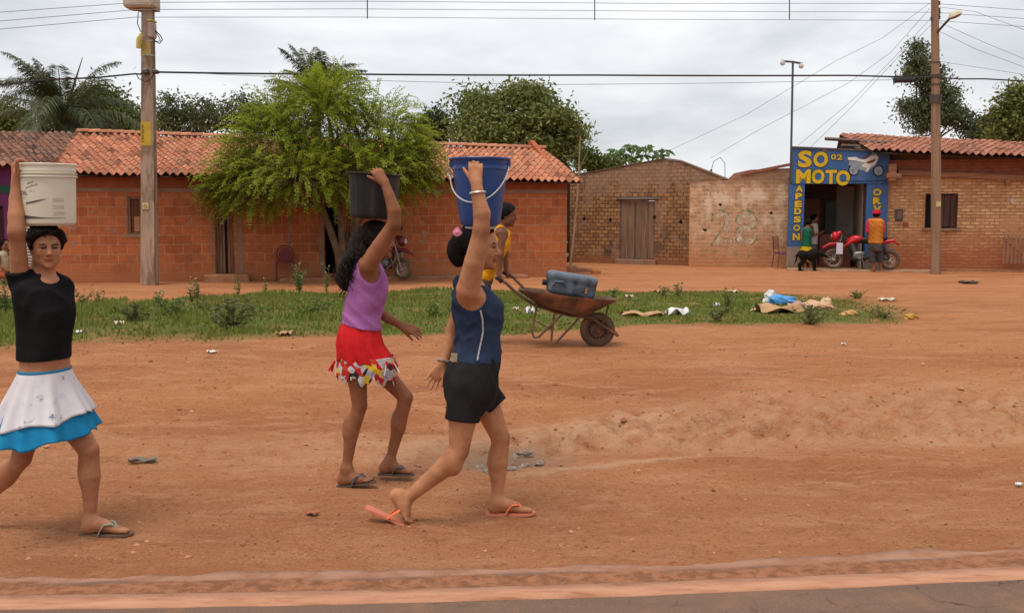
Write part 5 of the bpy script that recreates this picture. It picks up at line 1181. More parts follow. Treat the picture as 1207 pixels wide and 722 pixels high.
mb.tube([rp(1098, 24, -.11), rp(1098, 20, -.11)], .03, 6); mb.build('insulator', PM('insulator_green', (.04, .06, .05), None, 5, .3), rp_, smooth=True)
for y0, y1 in ((73, 74.4), (88, 92), (99, 101), (112, 122)):
    a, b_ = rp(1103, y1), rp(1103, y0); mb = MB(); mb.lathe([(.122 if y0 != 112 else .15, 0), (.122 if y0 != 112 else .15, b_[2] - a[2])], a, 14); mb.build('strap', PM('strap_dark', (.10, .07, .055), None, 5, .7, .3), rp_)
# twin-bulb lamp on a thin mast at the shop corner
mB = FB.world(FB.uv(932.5, 174, .0)[0], -.0, 0); MY = mB[1]
ml = empty('twin_lamp_mast', (mB[0], MY, 0), 0, 'thin mast with two bare bulb lamps beside the blue shop sign', 'lamp post')
mm = lambda x, y: P(x, y, MY) - np.array([mB[0], MY, 0])
mb = MB(); b0_ = mm(932.6, 176); mb.tube([(b0_[0], -.0, b0_[2] - 2.2), b0_, mm(934.6, 72)], .032, 8); mb.build('mast', metal, ml, smooth=True)
mb = MB(); mb.tube([mm(921.5, 72), mm(934.6, 73.2), mm(946, 75)], .03, 8); mb.build('crossbar', metal, ml)
for x, y in ((922.5, 74.5), (944.4, 78)):
    mb = MB(); c = mm(x, y); mb.lathe([(.001, -.075), (.05, -.06), (.075, -.01), (.07, .03), (.04, .07), (.03, .11)], c, 14); mb.build('bulb', PM('bulb_white', (.62, .60, .58), None, 5, .2), ml, smooth=True)

# ---- wires
def wire(label, pts, r, mat, name='overhead_cable', cat='cable', sag=0.0, group=None):
    P3 = [np.asarray(P(x, y, Y)) for x, y, Y in pts]; out = []
    for a, b_ in zip(P3[:-1], P3[1:]):
        n = max(2, int(np.linalg.norm(b_ - a) / 1.0)); 
        for i in range(n): q = i / n; out.append(a * (1 - q) + b_ * q - np.array([0, 0, sag * 4 * q * (1 - q)]))
    out.append(P3[-1]); o0 = out[0].copy()
    mb = MB(); mb.tube([p - o0 for p in out], r, 6); return mb.build(name, mat, None, o0, smooth=True, label=label, cat=cat, group=group)
wire('thick black cable from the left frame edge to the concrete pole', [(-60, 103, 20), (60, 93.5, 21.6), (160, 87, LPY - .25), (170, 85, LPY - .25)], .021, cable, sag=.03)
wire('thick black cable between the concrete pole and the wooden pole', [(182, 85, LPY - .2), (400, 87.4, 24.3), (700, 88.6, 25.6), (1000, 89, 26.6), (1101, 91, RPY - .12)], .023, cable, sag=.01)
wire('thick black cable from the wooden pole to the right frame edge', [(1105, 91.5, RPY - .12), (1160, 93, 27.5), (1290, 98, 28)], .02, cable, sag=.02)
wire('thin grey cable just below the thick black one, above the storehouse', [(235, 86.5, 24), (400, 94, 25), (640, 100, 26), (850, 98, 26.6), (1060, 94, 27)], .007, cable2)
tl = [('lowest thin power line at the top of the photo', 34.5, 20.4, 20.3, 24.2, 31.5), ('second lowest thin power line at the top of the photo', 25, 11.6, 10.6, 14.6, 22), ('third thin power line from below at the top of the photo', 14.6, 3.2, 1.6, 4.2, 12), ]
for lb, ya, yb, yc, yd_, ye in tl:
    wire(lb, [(-80, ya + 6, 19.6), (0, ya, 20.6), (160, yb, LPY - .4), (420, yc, 24.4), (760, yc + 2.6, 25.8), (1099, yd_, RPY), (1207, ye, 27.6), (1290, ye + 6, 28)], .007, cable2, 'power_line', 'power line')
for i, (x, y1) in enumerate(((433, 22), (701, 24), (930.5, 24))):
    Yq = 24.4 + i * 1.2; a = P(x, y1, Yq); b_ = P(x, -6, Yq); mb = MB(); mb.tube([(0, 0, 0), b_ - a], .014, 6)
    mb.build('line_spacer', cable, None, a, label='%s dark spacer rod hanging on the power lines' % ('leftmost', 'middle', 'rightmost')[i], cat='spacer', group='spacer rods on the power lines')
dg_ = [('topmost thin service wire slanting from the wooden pole to the storehouse', [(1096, 4, 27), (1040, 45, 28), (985, 72, 29), (880, 135, 31), (790, 177, 32.5)], .4), ('service wire slanting from the wooden pole to the wall top', [(1096, 10, 27), (1050, 62, 28), (1000, 98, 29), (900, 150, 31), (838, 186, 32)], .35), ('steep service wire from the wooden pole to the lamp mast', [(1097, 22, 27), (1052, 70, 27.6), (1005, 118, 28.2), (940, 172, 29)], .15), ('lower steep service wire from the wooden pole to the blue sign top', [(1097, 30, 27), (1060, 66, 27.6), (1000, 130, 28.4), (955, 174, 29)], .15)]
for lb, pts, s in dg_: wire(lb, pts, .0055, cable2, 'service_wire', 'wire')
for lb, pts in (('upper slanting wire right of the street lamp', [(1104, 8, 27), (1150, 14, 27.5), (1290, 66, 28)]), ('middle slanting wire right of the street lamp', [(1106, 26, 27), (1160, 50, 27.5), (1290, 104, 28)]), ('lowest slanting wire right of the street lamp', [(1105, 72, 27), (1207, 88, 27.5), (1290, 100, 28)]), ('second lowest slanting wire right of the street lamp', [(1107, 37, 27), (1150, 58, 27.5), (1290, 110, 28)])):
    wire(lb, pts, .0055, cable2, 'service_wire', 'wire')
jb = P(1067, 94.4, 26.6); mb = MB(); mb.tube([(-.24, 0, 0), (.24, 0, .01)], .075, 12); mb.tube([(-.29, 0, 0), (-.24, 0, 0)], .085, 12); mb.tube([(-.26, 0, .04), (-.26, 0, .16)], .014, 6); mb.tube([(-.4, 0, .11), (-.32, 0, .03), (-.28, 0, .0)], .01, 5); mb.build('splice_case', cable, None, jb, label='black cylindrical splice case hanging on the cable near wooden pole', cat='splice case')
# leaning pole and tall stick beside the house corner
sb = G(672, 313); mb = MB(); a = sb * 0; e = P(683, 197, sb[1] + .35) - sb; mb.tube([(0, 0, -.05), e * .5 + [.03, 0, 0], e], [.04, .036, .03], 8); mb.tube([e + [-.02, .02, -.1], P(684, 160, sb[1] + .5) - sb], [.028, .02], 6); mb.tube([P(684, 196, sb[1] + .5) - sb, P(694, 176, sb[1] + .6) - sb], [.012, .006], 5); mb.build('leaning_pole', PM('stick_wood', (.36, .22, .13), (.25, .15, .09), 4, .9, stretch=(4, 4, .4)), None, sb, smooth=True, label='tall thin wooden pole leaning at the corner of orange house', cat='pole')
for i, (x, y, w, h, lb) in enumerate(((838, 206, .05, .5, 'thin standpipe with curved outlet above the lower wall'), (695, 168, 0, 0, ''))):
    if not lb: continue
    o = P(x, 212, 34); mb = MB(); mb.tube([(0, 0, -.6), (0, 0, .35)], .04, 8); mb.tube([(-.08, 0, -.6), (-.08, 0, .3)], .03, 8); mb.tube([(.0, 0, .3), (.08, 0, .62), (.3, 0, .75), (.46, 0, .55), (.48, 0, -.2)], .012, 6); mb.build('standpipe', PM('pipe_grey', (.16, .15, .15), None, 5, .6), None, o, label=lb, cat='pipe')

a_ = FH.world(UR - .25, 5.2, 0); b_ = FG.world(.1, .8, 0); mb = MB(); d_ = b_ - a_; mb.box((0, -.06, -.1), (float(np.linalg.norm(d_)), .06, 2.75)); al = mb.build('gap_shade_panel', PM('gap_shade_dark', (.05, .032, .025), (.03, .02, .016), 4, .95), None, a_, label='added dark panel for the shade in the gap between orange house and storehouse', cat='wall'); al.rotation_euler = (0, 0, math.atan2(d_[1], d_[0]))  # added panel: the gap's shade put in as near-black colour, hides the sky
# ---- grass strip
NB = 120000; rg = np.random.default_rng(23)
bx = rg.uniform(-13.5, XR + .4, NB); yn = np.interp(bx, NEARX, NEARY); yf = np.interp(bx, FARX, FARY); by = yn - 1.0 + rg.random(NB) * (yf - yn + 1.8)
g = gmask(bx, by); pat = .5 + .5 * vnoise2(bx * 1.1, by * 1.0, 51); pat2 = .5 + .5 * vnoise2(bx * 3.3, by * 2.9, 52)
keep = rg.random(NB) < np.clip(g, 0, 1) ** 1.2 * np.clip(2.1 * (pat2 - .12) * (.40 + .95 * pat), .08, 1)
bx, by, g, pat, pat2 = bx[keep], by[keep], g[keep], pat[keep], pat2[keep]; nb = len(bx)
hgt = (.02 + .09 * pat ** 3 + .055 * rg.random(nb)) * (.3 + .7 * g) * (.65 + .6 * (1 - sstep(-6, 1, bx)))
az = rg.random(nb) * 2 * PI; ln = rg.random(nb) * .7 * hgt
bz_ = H(bx, by); w = .010 + .012 * rg.random(nb)
o = np.stack([bx, by, bz_ - .005], 1); s = np.stack([np.cos(az), np.sin(az) * .5, 0 * az], 1) * w[:, None]
a2 = rg.random(nb) * 2 * PI; tip = o + np.stack([np.cos(a2) * ln, np.sin(a2) * ln, hgt], 1)
v = np.stack([o - s, o + s, tip], 1).reshape(-1, 3); gme = mesh_np('grass', v, tris=np.arange(len(v)).reshape(-1, 3))
tn = np.clip(pat2 * .6 + .4 * rg.random(nb), 0, 1); dry = np.clip((1 - g) * 1.3 * rg.random(nb) + (rg.random(nb) < .07) * .8 + np.clip(vnoise2(bx * .8, by * 1.1, 53), 0, 1) * .7 * rg.random(nb), 0, 1)
vcol(gme, np.repeat(np.stack([tn, .5 * rg.random(nb) * (pat < .4), dry], 1), 3, 0))
LM_gr = leaf_mat('grass_blade', (.10, .145, .02), (.24, .275, .05), .3)
link('grass', gme, LM_gr, kind='stuff')
# ------------------------------------------------------------------ people
def skin(name, c, c2):
    m, t, b = principled(name, .58, 0, .16)
    a = t.nodes.new('ShaderNodeAttribute'); a.attribute_name = 'Col'
    k = mixc(t, band(t, noise(t, 9, 6, .65), .35, .65), c, tuple(x * .92 for x in c2)); k = mixc(t, mathn(t, 'MULTIPLY', band(t, noise(t, 3.5, 4, .6, dist=.6), .48, .7), .4), k, (c[0] * .95, c[1] * .78, c[2] * .7))
    k = mixc(t, mathn(t, 'MULTIPLY', band(t, noise(t, 60, 3, .6), .55, .7), .25), k, tuple(x * .7 for x in c2))
    t.links.new(mixc(t, 1.0, k, a.outputs[0], 'MULTIPLY'), b.inputs['Base Color'])
    b.inputs['Subsurface Weight'].default_value = .08; b.inputs['Subsurface Radius'].default_value = (.012, .005, .003)
    bumpn(t, b, noise(t, 140, 3, .6), .12, .003)
    MATS[name] = m; return m
m, t, b = principled('eye', .12, 0, .5); a = t.nodes.new('ShaderNodeAttribute'); a.attribute_name = 'Col'; t.links.new(a.outputs[0], b.inputs['Base Color']); MATS['eye'] = m
sk_a = skin('skin_tan', (.46, .21, .108), (.385, .165, .08)); sk_b = skin('skin_brown', (.30, .122, .062), (.245, .095, .046)); sk_c = skin('skin_tan_light', (.44, .20, .108), (.36, .155, .08)); sk_d = skin('skin_dark', (.19, .08, .045), (.15, .062, .035))
hair_blk = PM('black_hair', (.006, .005, .0048), (.011, .009, .008), 30, .6, spec=.06, bump=.6, bscale=60, bstretch=(1, 1, .25))
hair_brn = PM('dark_brown_hair', (.010, .0068, .0052), (.020, .013, .009), 30, .6, spec=.08, bump=.6, bscale=60)
def cloth(name, c, c2=None, **kw): return PM(name, c, c2 or tuple(x * .85 for x in c), kw.pop('scale', 9), .9, spec=.06, bump=kw.pop('bump', .35), bscale=kw.pop('bscale', 24), **kw)
def seen(c, q, ps):                    # silhouette half width per unit of depth radius, for the ray that meets c
    t = -c[0] / c[1]; return math.sqrt((math.cos(ps) + t * math.sin(ps)) ** 2 + (q * (-math.sin(ps) + t * math.cos(ps))) ** 2)
class Fig:
    """a person's joints: pixel plus an offset in depth from the plane the person stands in"""
    def __init__(s, px, py):
        s.b = G(px, py); s.Y = s.b[1]; s.k = s.Y / (F_PX * ray(px, 400)[1]) * ray(px, 400)[1]; s.k = 1 / ppm(s.Y, 400)
    def J(s, x, y, dy=0.0): return P(x, y, s.Y + dy)
    def r(s, px): return px * s.k
    def slices(s, rows, yaw=0.0, dy=0.0):
        """rows (py, back px, front px, across/depth ratio[, dy]) -> loft slices filling that silhouette"""
        out = []
        for row in rows:
            y, x0, x1, q = row[:4]; d = row[4] if len(row) > 4 else dy
            c = s.J((x0 + x1) / 2, y, d); W = (x1 - x0) / 2 * s.k; ps = row[5] if len(row) > 5 else yaw
            u = W / seen(c, q, ps); out.append((c[2], c[0], c[1], u, u * q, ps))
        return out
def person(name_label, fig, S, mat, color, cat='person', smooth=1):
    o = S.build('person', mat, None, fig.b, color=color, smooth=smooth, label=name_label, cat=cat); o.location = tuple(map(float, fig.b)); return o
def white(v): return np.ones((len(v), 3), np.float32)
def tint(c, v, spots):                 # darker knees and elbows, paler palms and heels
    for p, rad, m in spots:
        w = np.clip(1.6 - np.linalg.norm(v - np.asarray(p), axis=1) / rad, 0, 1)[:, None]; c *= 1 - w * (1 - np.asarray(m))
    return c
DKJ = (.74, .68, .64); PLM = (1.22, 1.16, 1.2)
def nails(col, v, tips, rad=.012, c=(1.35, 1.25, 1.2)):
    return col
def half(p, n):                        # everything on the side n points to is cut away
    p = np.asarray(p, float); n = nrm(n)
    return lambda X, Y, Z: (X - p[0]) * n[0] + (Y - p[1]) * n[1] + (Z - p[2]) * n[2]
def allof(*fs):
    def g(X, Y, Z):
        r = fs[0](X, Y, Z)
        for f in fs[1:]: r = np.maximum(r, f(X, Y, Z))
        return r
    return g
def outside_ball(c, r):
    c = np.asarray(c, float); r = np.asarray(r if hasattr(r, '__len__') else (r, r, r), float)
    def f(X, Y, Z):
        q = np.sqrt(((X - c[0]) / r[0]) ** 2 + ((Y - c[1]) / r[1]) ** 2 + ((Z - c[2]) / r[2]) ** 2)
        return (1 - q) * r.min()
    return f
def wrinkle(amp, fr, seed, base=.008):
    w = wob(amp, fr, seed)
    return lambda X, Y, Z: base + w(X, Y, Z * 1.6)
XR_, ZU = np.array([1., 0, 0]), np.array([0, 0, 1.])

# ============ A: the woman in front with the blue bucket
A = Fig(560, 613); J = A.J; base = A.b
torsoA = [(330, 545, 567, 1.4), (337, 538, 573, 2.0), (346, 535, 581, 1.75), (356, 534, 590, 1.22), (364, 534, 592.5, 1.1), (374, 535.5, 592.5, 1.08), (386, 538, 590, 1.06), (398, 538.5, 588, 1.06), (410, 537, 588.5, 1.1), (420, 534, 589, 1.14), (430, 530, 588, 1.16), (442, 526, 586, 1.2), (454, 525, 585, 1.22), (466, 528, 583, 1.22), (478, 534, 578, 1.2)]
SA = SDF(.0055)
SA.loft(A.slices(torsoA, .05), k=.03, capk=.03)
nl = [J(550, 455, -.085), J(545, 495, -.09), J(541, 531, -.095), J(517, 556, -.09), J(475, 591, -.085)]
SA.chain(nl, [A.r(19), A.r(16.2), A.r(11.6), A.r(10.9), A.r(6.5)], .03); SA.ell(J(535, 545, -.085), (.047, .05, .07), k=.04)
fl_ = [J(562, 455, .085), J(578, 487, .08), J(590, 516, .08), J(588, 546, .085), J(586, 590, .085)]
SA.chain(fl_, [A.r(18.5), A.r(14.6), A.r(11.2), A.r(10.7), A.r(6.5)], .03); SA.ell(J(584.5, 545, .095), (.043, .046, .085), k=.04)
# right foot, heel lifted, toes on the flip-flop
h_, t_ = J(458, 581, -.085), J(483, 618.5, -.1); SA.cone(nl[-1], nl[-1] + (h_ - nl[-1]) * .2, A.r(7), .03, .02)
upv = nrm(np.array([.75, 0, .62])); foot(SA, h_, t_, upv, nl[-1], A.r(7), inner=-1, k=.94)
h2, t2 = J(574, 603.2, .1), J(629, 602.5, .07); foot(SA, h2, t2, ZU, fl_[-1], A.r(7), inner=1, k=.95)
# raised right arm
sh, el, wr = J(552, 341, -.15), J(567.5, 270, -.235), J(561.5, 216, -.225)
SA.chain([J(550, 352, -.10), sh, J(559, 309, -.20), el], [.05, A.r(13.6), A.r(11.4), A.r(8.9)], .03)
SA.chain([el, J(568, 252, -.24), J(564, 232, -.232), wr], [A.r(8.9), A.r(9.6), A.r(7.6), A.r(6.1)], .02)
hand(SA, wr, nrm(J(560, 188, -.19) - wr), np.array([.1, 1, .1]), np.array([-1., 0, .1]), L=.170, curl=(.35, 1.05, .9), spread=.12, thumb=.62, thumb_curl=.1, r=.0092)
# left arm swung back
ls, le, lw = J(549, 345, .15), J(534, 388, .19), J(522.5, 428, .12)
SA.chain([ls, le], [A.r(11), A.r(8.4)], .025); SA.chain([le, J(528, 410, .16), lw], [A.r(8.2), A.r(7.4), A.r(5.4)], .02)
hand(SA, lw, nrm(np.array([-.40, 0, -.62])), np.array([.15, -1, .05]), np.array([.75, 0, -.5]), L=.172, curl=(.22, .3, .25), spread=.16, thumb=.5, thumb_curl=.2)
fA = np.array([math.cos(.22), -math.sin(.22), -.02])
HA = Head(SA, J(565, 291, -.005), fA, ZU, A.r(54), neck=J(553, 338, 0), neck_r=.052)
def colA(v):
    c = white(v); HA.paint(v, c)
    for ft, hh in ((t_, h_), (t2, h2)):
        m = np.linalg.norm(v - ft, axis=1) < .035; c[m] *= (1.12, 1.1, 1.1)
    return tint(c, v, [(el, .05, DKJ), (nl[2] + [.05, 0, 0], .05, DKJ), (fl_[2] + [.05, 0, 0], .05, DKJ), (h_, .035, (1.3, 1.15, 1.1)), (lw + [-.05, -.03, -.09], .06, PLM), (J(560, 186, -.2), .03, (.82, .78, .76)), (le, .04, DKJ)])
pA = person('woman in navy tank top and black shorts striding with a blue bucket on her head', A, SA, sk_a, colA)
HA.eyes(pA, base)
hs_, hc = HA.hair_cap(.045, line=((.33, .36), (.0, -.10)), nape=-.26)
hs_.build('hair', hair_blk, pA, base, off=wob(.0022, 60, 1), clip=hc)
bn = SDF(.006); bc = HA.at(-.47, .02, -.08); bn.ell(bc, (.062, .06, .066)); bn.ell(HA.at(-.38, 0, .12), (.055, .06, .055), k=.03); bn.ell(HA.at(-.43, 0, -.28), (.05, .05, .04), k=.03); bn.build('hair_bun', hair_blk, pA, base, off=wob(.004, 55, 4))
mb = MB(); c = J(539, 273.5, -.08) - base; rgf = random.Random(4)
for i in range(26):
    d = rand_dirs(1, np.random.default_rng(i))[0]; mb._add([tuple(c + d * .012 + q) for q in (np.array([0, 0, -.014]), np.array([.016, -.004, 0]), np.array([0, -.003, .016]), np.array([-.016, .003, 0]))], [(0, 1, 2, 3)])
mb.lathe([(.001, -.016), (.016, -.008), (.019, .002), (.012, .014), (.001, .018)], c, 10)
mb.build('hair_flower', PM('pink_flower', (.72, .20, .36), (.80, .38, .5), 40, .8), pA)
# clothes
navy = cloth('navy_knit', (.030, .044, .085), (.022, .034, .066)); blackc = cloth('black_denim', (.016, .015, .016), (.024, .022, .022))
TA = SDF(.0055); TA.loft(A.slices(torsoA, .05), k=.03, capk=.03); TA.cone(sh + [.0, .03, -.02], J(550, 352, -.09), .05, .06, .03); TA.cone(J(547, 333, .11), J(550, 350, .1), .05, .06, .03)
hemA = half(J(560, 424, 0), (-.06, 0, -1))
neckA = half(J(575, 337, 0), (.35, 0, 1)); backA = half(J(540, 342, 0), (-.5, 0, 1))
armA = outside_ball(J(553, 338, -.19), (.112, .10, .145)); armL = outside_ball(J(552, 338, .19), (.105, .10, .13))
TA.build('tank_top', navy, pA, base, off=folds(.009, .006, 2, 24, (.5, .3, 1.3)), clip=allof(hemA, half(J(560, 332, 0), (.3, 0, 1)), armA, armL, outside_ball(J(566, 322, 0), (.09, .075, .07))))
mb = MB(); pts = []                              # pale stripe of side trim
def side_pt(y, x):                               # on the near side of the torso
    sl = A.slices(torsoA, .05); sl = sorted(sl); z = J(x, y, -.1)[2]; a = np.array(sl); cx, cy, u, v, w = [np.interp(z, a[:, 0], a[:, i]) for i in range(1, 6)]
    X = J(x, y, -.13)[0]; q = np.clip((X - cx) / (u + .01), -.98, .98); return np.array([X, cy - (v + .012) * math.sqrt(1 - q * q), z]) - base
P_ = [(364, 566.6), (376, 569), (390, 569.4), (404, 566.6), (414, 564.4), (422.5, 563)]
for y, x in P_: pts.append(side_pt(y, x))
mb.tube(pts, .0075, 6, flat=.7); 
st_ = mb.build('side_trim', PM('grey_white_trim', (.45, .44, .42), (.3, .3, .3), 60, .8), pA)
SH = SDF(.0055); SH.loft(A.slices([(417, 536, 588, 1.14), (430, 529, 588, 1.16), (442, 525, 586.5, 1.2), (454, 524, 586, 1.22), (466, 526, 584, 1.22), (478, 531, 580, 1.2)], .05), k=.03)
SH.cone(nl[0], J(545, 492.5, -.09), A.r(20), A.r(18.4), .03, flat=True); SH.cone(nl[0] + [0, .04, 0], J(550, 484, -.06), A.r(18), A.r(17), .03, flat=True)
SH.cone(fl_[0], J(582.5, 478, .08), A.r(19), A.r(15.2), .03, flat=True)
SH.build('shorts', blackc, pA, base, off=folds(.009, .006, 5, 22, (1, .3, .9)), clip=half(J(560, 420.5, 0), (-.16, 0, 1)))
mb = MB(); c = side_pt(420.5, 536) + np.array([-.004, -.012, 0]); mb.box((c[0] - .018, c[1] - .004, c[2] - .024), (c[0] + .016, c[1] + .004, c[2] + .02)); mb.build('waist_label', PM('label_tan', (.42, .32, .22), (.25, .18, .12), 60, .8), pA)
def bracelet(parent, base, c, axis, R, r, mat, n=20):
    axis = nrm(axis); a = nrm(np.cross(axis, [0, 1, .1])); b_ = np.cross(axis, a); mb = MB(); mb.tube([c - base + (a * math.cos(2 * PI * i / n) + b_ * math.sin(2 * PI * i / n)) * R for i in range(n)], r, 6, closed=True); return mb.build('bracelet', mat, parent, smooth=True)
silver = PM('silver', (.72, .70, .66), None, 5, .3, .7)
bracelet(pA, base, J(563, 227, -.23), wr - el + [0.0, 0, 0], A.r(8.6), .0055, silver); bracelet(pA, base, lw + [0, 0, .012], lw - le, A.r(7), .0055, PM('beads_dark', (.12, .10, .08), (.5, .45, .4), 60, .4))
ffo = [PM('orange_rubber', (.62, .20, .115), (.55, .17, .1), 9, .7), PM('orange_strap', (.80, .20, .085), (.70, .16, .06), 9, .6)]
flip_flop(pA, base, J(433, 596.5, -.085), J(493, 623.0, -.1), nrm(np.array([.42, 0, .9])), ffo, inner=-1, th=.013, strap_h=.07)
flip_flop(pA, base, h2 - ZU * .001, t2 - ZU * .001, ZU, ffo, inner=1, th=.013, strap_h=.055)
# her bucket
def bucket(name, label, c, rb, rt, h, mat, tilt=0.0, rim=.014, seg=40, ribs=(), lip=.012, tilt_axis='Y', depth_in=.02):
    e = empty(name, c, 0, label, 'bucket'); e.rotation_euler = (0, tilt, 0)
    mb = MB(); prof = [(rb * .1, 0), (rb - .012, 0), (rb, .012)]
    for z in np.linspace(.03, h - .03, 10):
        q = z / h; prof.append((rb + (rt - rb) * q ** .9, z))
    for (z, dr, hh) in ribs:
        q = z / h; r0 = rb + (rt - rb) * q ** .9; prof += [(r0, z - hh), (r0 + dr, z - hh + .003), (r0 + dr, z + hh - .003), (r0, z + hh)]
    prof = sorted(prof[:3], key=lambda p: p[1]) + sorted(prof[3:], key=lambda p: p[1])
    prof += [(rt, h - .012), (rt + lip, h - .011), (rt + lip + .003, h - .003), (rt + lip, h + .001), (rt - .003, h), (rt - .006, h - .02), (rb - .008, .03), (rb * .1, .026)]
    mb.lathe(prof, (0, 0, 0), seg); mb.build('pail', mat, e, smooth=True)
    return e
blueb = PM('blue_plastic', (.014, .060, .215), (.012, .05, .185), 4, .38, spec=.45, stain=(.05, .09, .2), sscale=8, samt=(.6, .78))
cb = J(566, 266.5, -.005); topA = J(566, 186.5, -.005); hA = topA[2] - cb[2]
bkA = bucket('blue_bucket', 'blue plastic bucket with wire handle carried on the head of navy tank top woman', cb, A.r(22.6), A.r(33.2), hA, blueb, ribs=((hA - .05, .003, .012),), lip=A.r(2.2))
mb = MB(); n = 26; R0 = A.r(33); pts = []
for i in range(n + 1):
    a = PI * i / n; x = R0 * 1.02 * math.cos(a); dz = math.sin(a); pts.append((x - .012 * dz - (.018 if i == n else 0), -R0 * .98 * dz ** .8, hA - .03 - .145 * dz * 1.22 - (.05 * (1 - math.cos(a)) * .5)))
mb.tube(pts, .0042, 8); mb.build('handle', PM('handle_wire', (.62, .62, .62), None, 5, .35, .6), bkA, smooth=True)
mb = MB()
for q in (-1, 1): mb.rbox((q * R0 - .012, -.02, hA - .05), (q * R0 + .012, .02, hA - .012), .006)
mb.build('handle_lug', blueb, bkA)
mb = MB(); mb.torus((0, 0, 0), A.r(17), .011, 'z', 28, 8, .7); pdA = mb.build('head_pad', PM('pad_cloth', (.55, .52, .48), (.4, .37, .33), 30, .95, bump=.5, bscale=60), None, cb - [0, 0, .007], smooth='all', label='thin pale cloth ring pad between blue bucket and black hair', cat='head pad')

# ============ B: the girl in the purple top with the black bucket
B = Fig(422, 568); J = B.J; base = B.b
torsoB = [(300, 428, 442, 1.5), (308, 421, 446, 2.1), (316, 417, 451, 1.8), (326, 414, 454.5, 1.35), (338, 411.5, 456, 1.18), (346, 410.5, 455.5, 1.12), (358, 408, 452.5, 1.1), (370, 405.5, 449, 1.1), (380, 403, 447.5, 1.15), (392, 399.5, 448, 1.18), (404, 398, 449.5, 1.2), (416, 399, 450, 1.2), (428, 403, 449, 1.15), (436, 410, 446, 1.1)]
SB = SDF(.0058); yb = .12
SB.loft(B.slices(torsoB, yb), k=.03, capk=.03)
nb_ = [J(418, 424, -.075), J(421.5, 450, -.078), J(424, 478, -.08), J(414, 512, -.075), J(408.5, 552, -.075)]
SB.chain(nb_, [B.r(14.5), B.r(11), B.r(8.7), B.r(8), B.r(5.3)], .03); SB.ell(J(411.5, 504, -.07), (.038, .04, .07), k=.04)
fb_ = [J(436, 424, .07), J(457, 445, .07), J(478, 468, .07), J(470, 503, .08), J(459.5, 543, .085)]
SB.chain(fb_, [B.r(14.5), B.r(11.4), B.r(8.8), B.r(7.9), B.r(5.3)], .03); SB.ell(J(468.5, 497, .085), (.036, .039, .065), k=.04)
hb, tb_ = J(398, 571.5, -.075), J(441.5, 565.8, -.09); foot(SB, hb, tb_, ZU, nb_[-1], B.r(5.8), inner=-1, k=.88)
hb2, tb2 = J(447, 556.5, .09), J(487, 557.5, .06); foot(SB, hb2, tb2, ZU, fb_[-1], B.r(5.8), inner=1, k=.88)
sh, el, wr = J(434, 312, -.125), J(464.5, 264.5, -.19), J(453.5, 215.5, -.185)
SB.chain([J(432, 322, -.09), sh, J(448, 290, -.16), el], [.045, B.r(11), B.r(9.4), B.r(7.6)], .025)
SB.chain([el, J(464.5, 248, -.195), J(459, 231, -.19), wr], [B.r(7.4), B.r(7.4), B.r(6), B.r(4.8)], .02)
hand(SB, wr, nrm(J(443, 199.5, -.175) - wr), np.array([-.2, 1, -.25]), np.array([-.75, 0, -.5]), L=.155, curl=(.5, 1.15, .9), spread=.1, thumb=.55, thumb_curl=.05)
le, lw = J(443, 366, .13), J(473, 383.5, .06)
SB.chain([J(434, 314, .12), le], [B.r(9), B.r(7)], .025); SB.chain([le, J(458, 375, .1), lw], [B.r(6.6), B.r(6), B.r(4.4)], .02)
hand(SB, lw, nrm(np.array([1, -.1, -.35])), np.array([-.1, .75, -.65]), np.array([.1, -.6, -.5]), L=.158, curl=(.25, .35, .3), spread=.12, thumb=.5)
fB = np.array([math.cos(.1), math.sin(.1), 0.0])
HB = Head(SB, J(445, 283.5, 0), fB, ZU, B.r(42.5), neck=J(434, 308, 0), neck_r=.044)
pB = person('girl in purple top and red skirt walking with a black bucket on her head', B, SB, sk_b, lambda v: tint(HB.paint(v, white(v)), v, [(el, .05, DKJ), (nb_[2] + [.04, 0, 0], .05, DKJ), (fb_[2] + [.04, 0, 0], .05, DKJ), (hb, .03, (1.3, 1.15, 1.1)), (hb2, .03, (1.3, 1.15, 1.1)), (le, .04, DKJ)]))
HB.eyes(pB, base)
hs_ = SDF(.006); _, hc = HB.hair_cap(.07, S=hs_, line=((.34, .36), (.02, -.10)), nape=-.5); hrB = hs_.build('hair', hair_brn, pB, base, off=wob(.005, 48, 3), clip=hc)
lk = SDF(.007)
for (x, y, r, dy) in ((428, 284, 12, 0), (422, 297, 11.5, 0), (414, 308, 11, -.01), (410, 320, 10.5, -.02), (407, 332, 8, -.02), (416, 316, 9, .05), (404, 326, 6, .03), (425, 303, 9, -.06)): lk.ell(J(x, y, dy), (B.r(r), B.r(r) * 1.1, B.r(r) * 1.15), k=.04)
lk.build('long_hair', hair_brn, pB, base, off=wob(.009, 40, 5))
mb = MB(); rgc = np.random.default_rng(9)
for i in range(210):
    q = rgc.random(); s = J(430 - 23 * q + rgc.normal(0, 5), 280 + 40 * q + rgc.normal(0, 4), rgc.normal(-.02, .06)) - base; L = .07 + .10 * rgc.random(); ph = rgc.random() * 6; n = 14; rr = .007 + .004 * rgc.random(); dx = rgc.normal(-.12, .12)
    mb.tube([s + np.array([dx * L * j / n + rr * math.cos(ph + j * 1.1), rr * math.sin(ph + j * 1.1), -L * j / n]) for j in range(n + 1)], [.0035 * (1 - .6 * j / n) for j in range(n + 1)], 4, cap=False)
mb.build('curl', hair_brn, hrB, smooth='all')
purp = cloth('purple_knit', (.36, .135, .34), (.30, .105, .29)); redc = cloth('red_cloth', (.58, .022, .024), (.46, .014, .018), bump=.2)
TB = SDF(.0055); TB.loft(B.slices(torsoB, yb), k=.03, capk=.03); TB.cone(J(430, 311, -.10), J(432, 322, -.09), .036, .05, .03); TB.cone(J(428, 309, .09), J(430, 320, .09), .038, .05, .03)
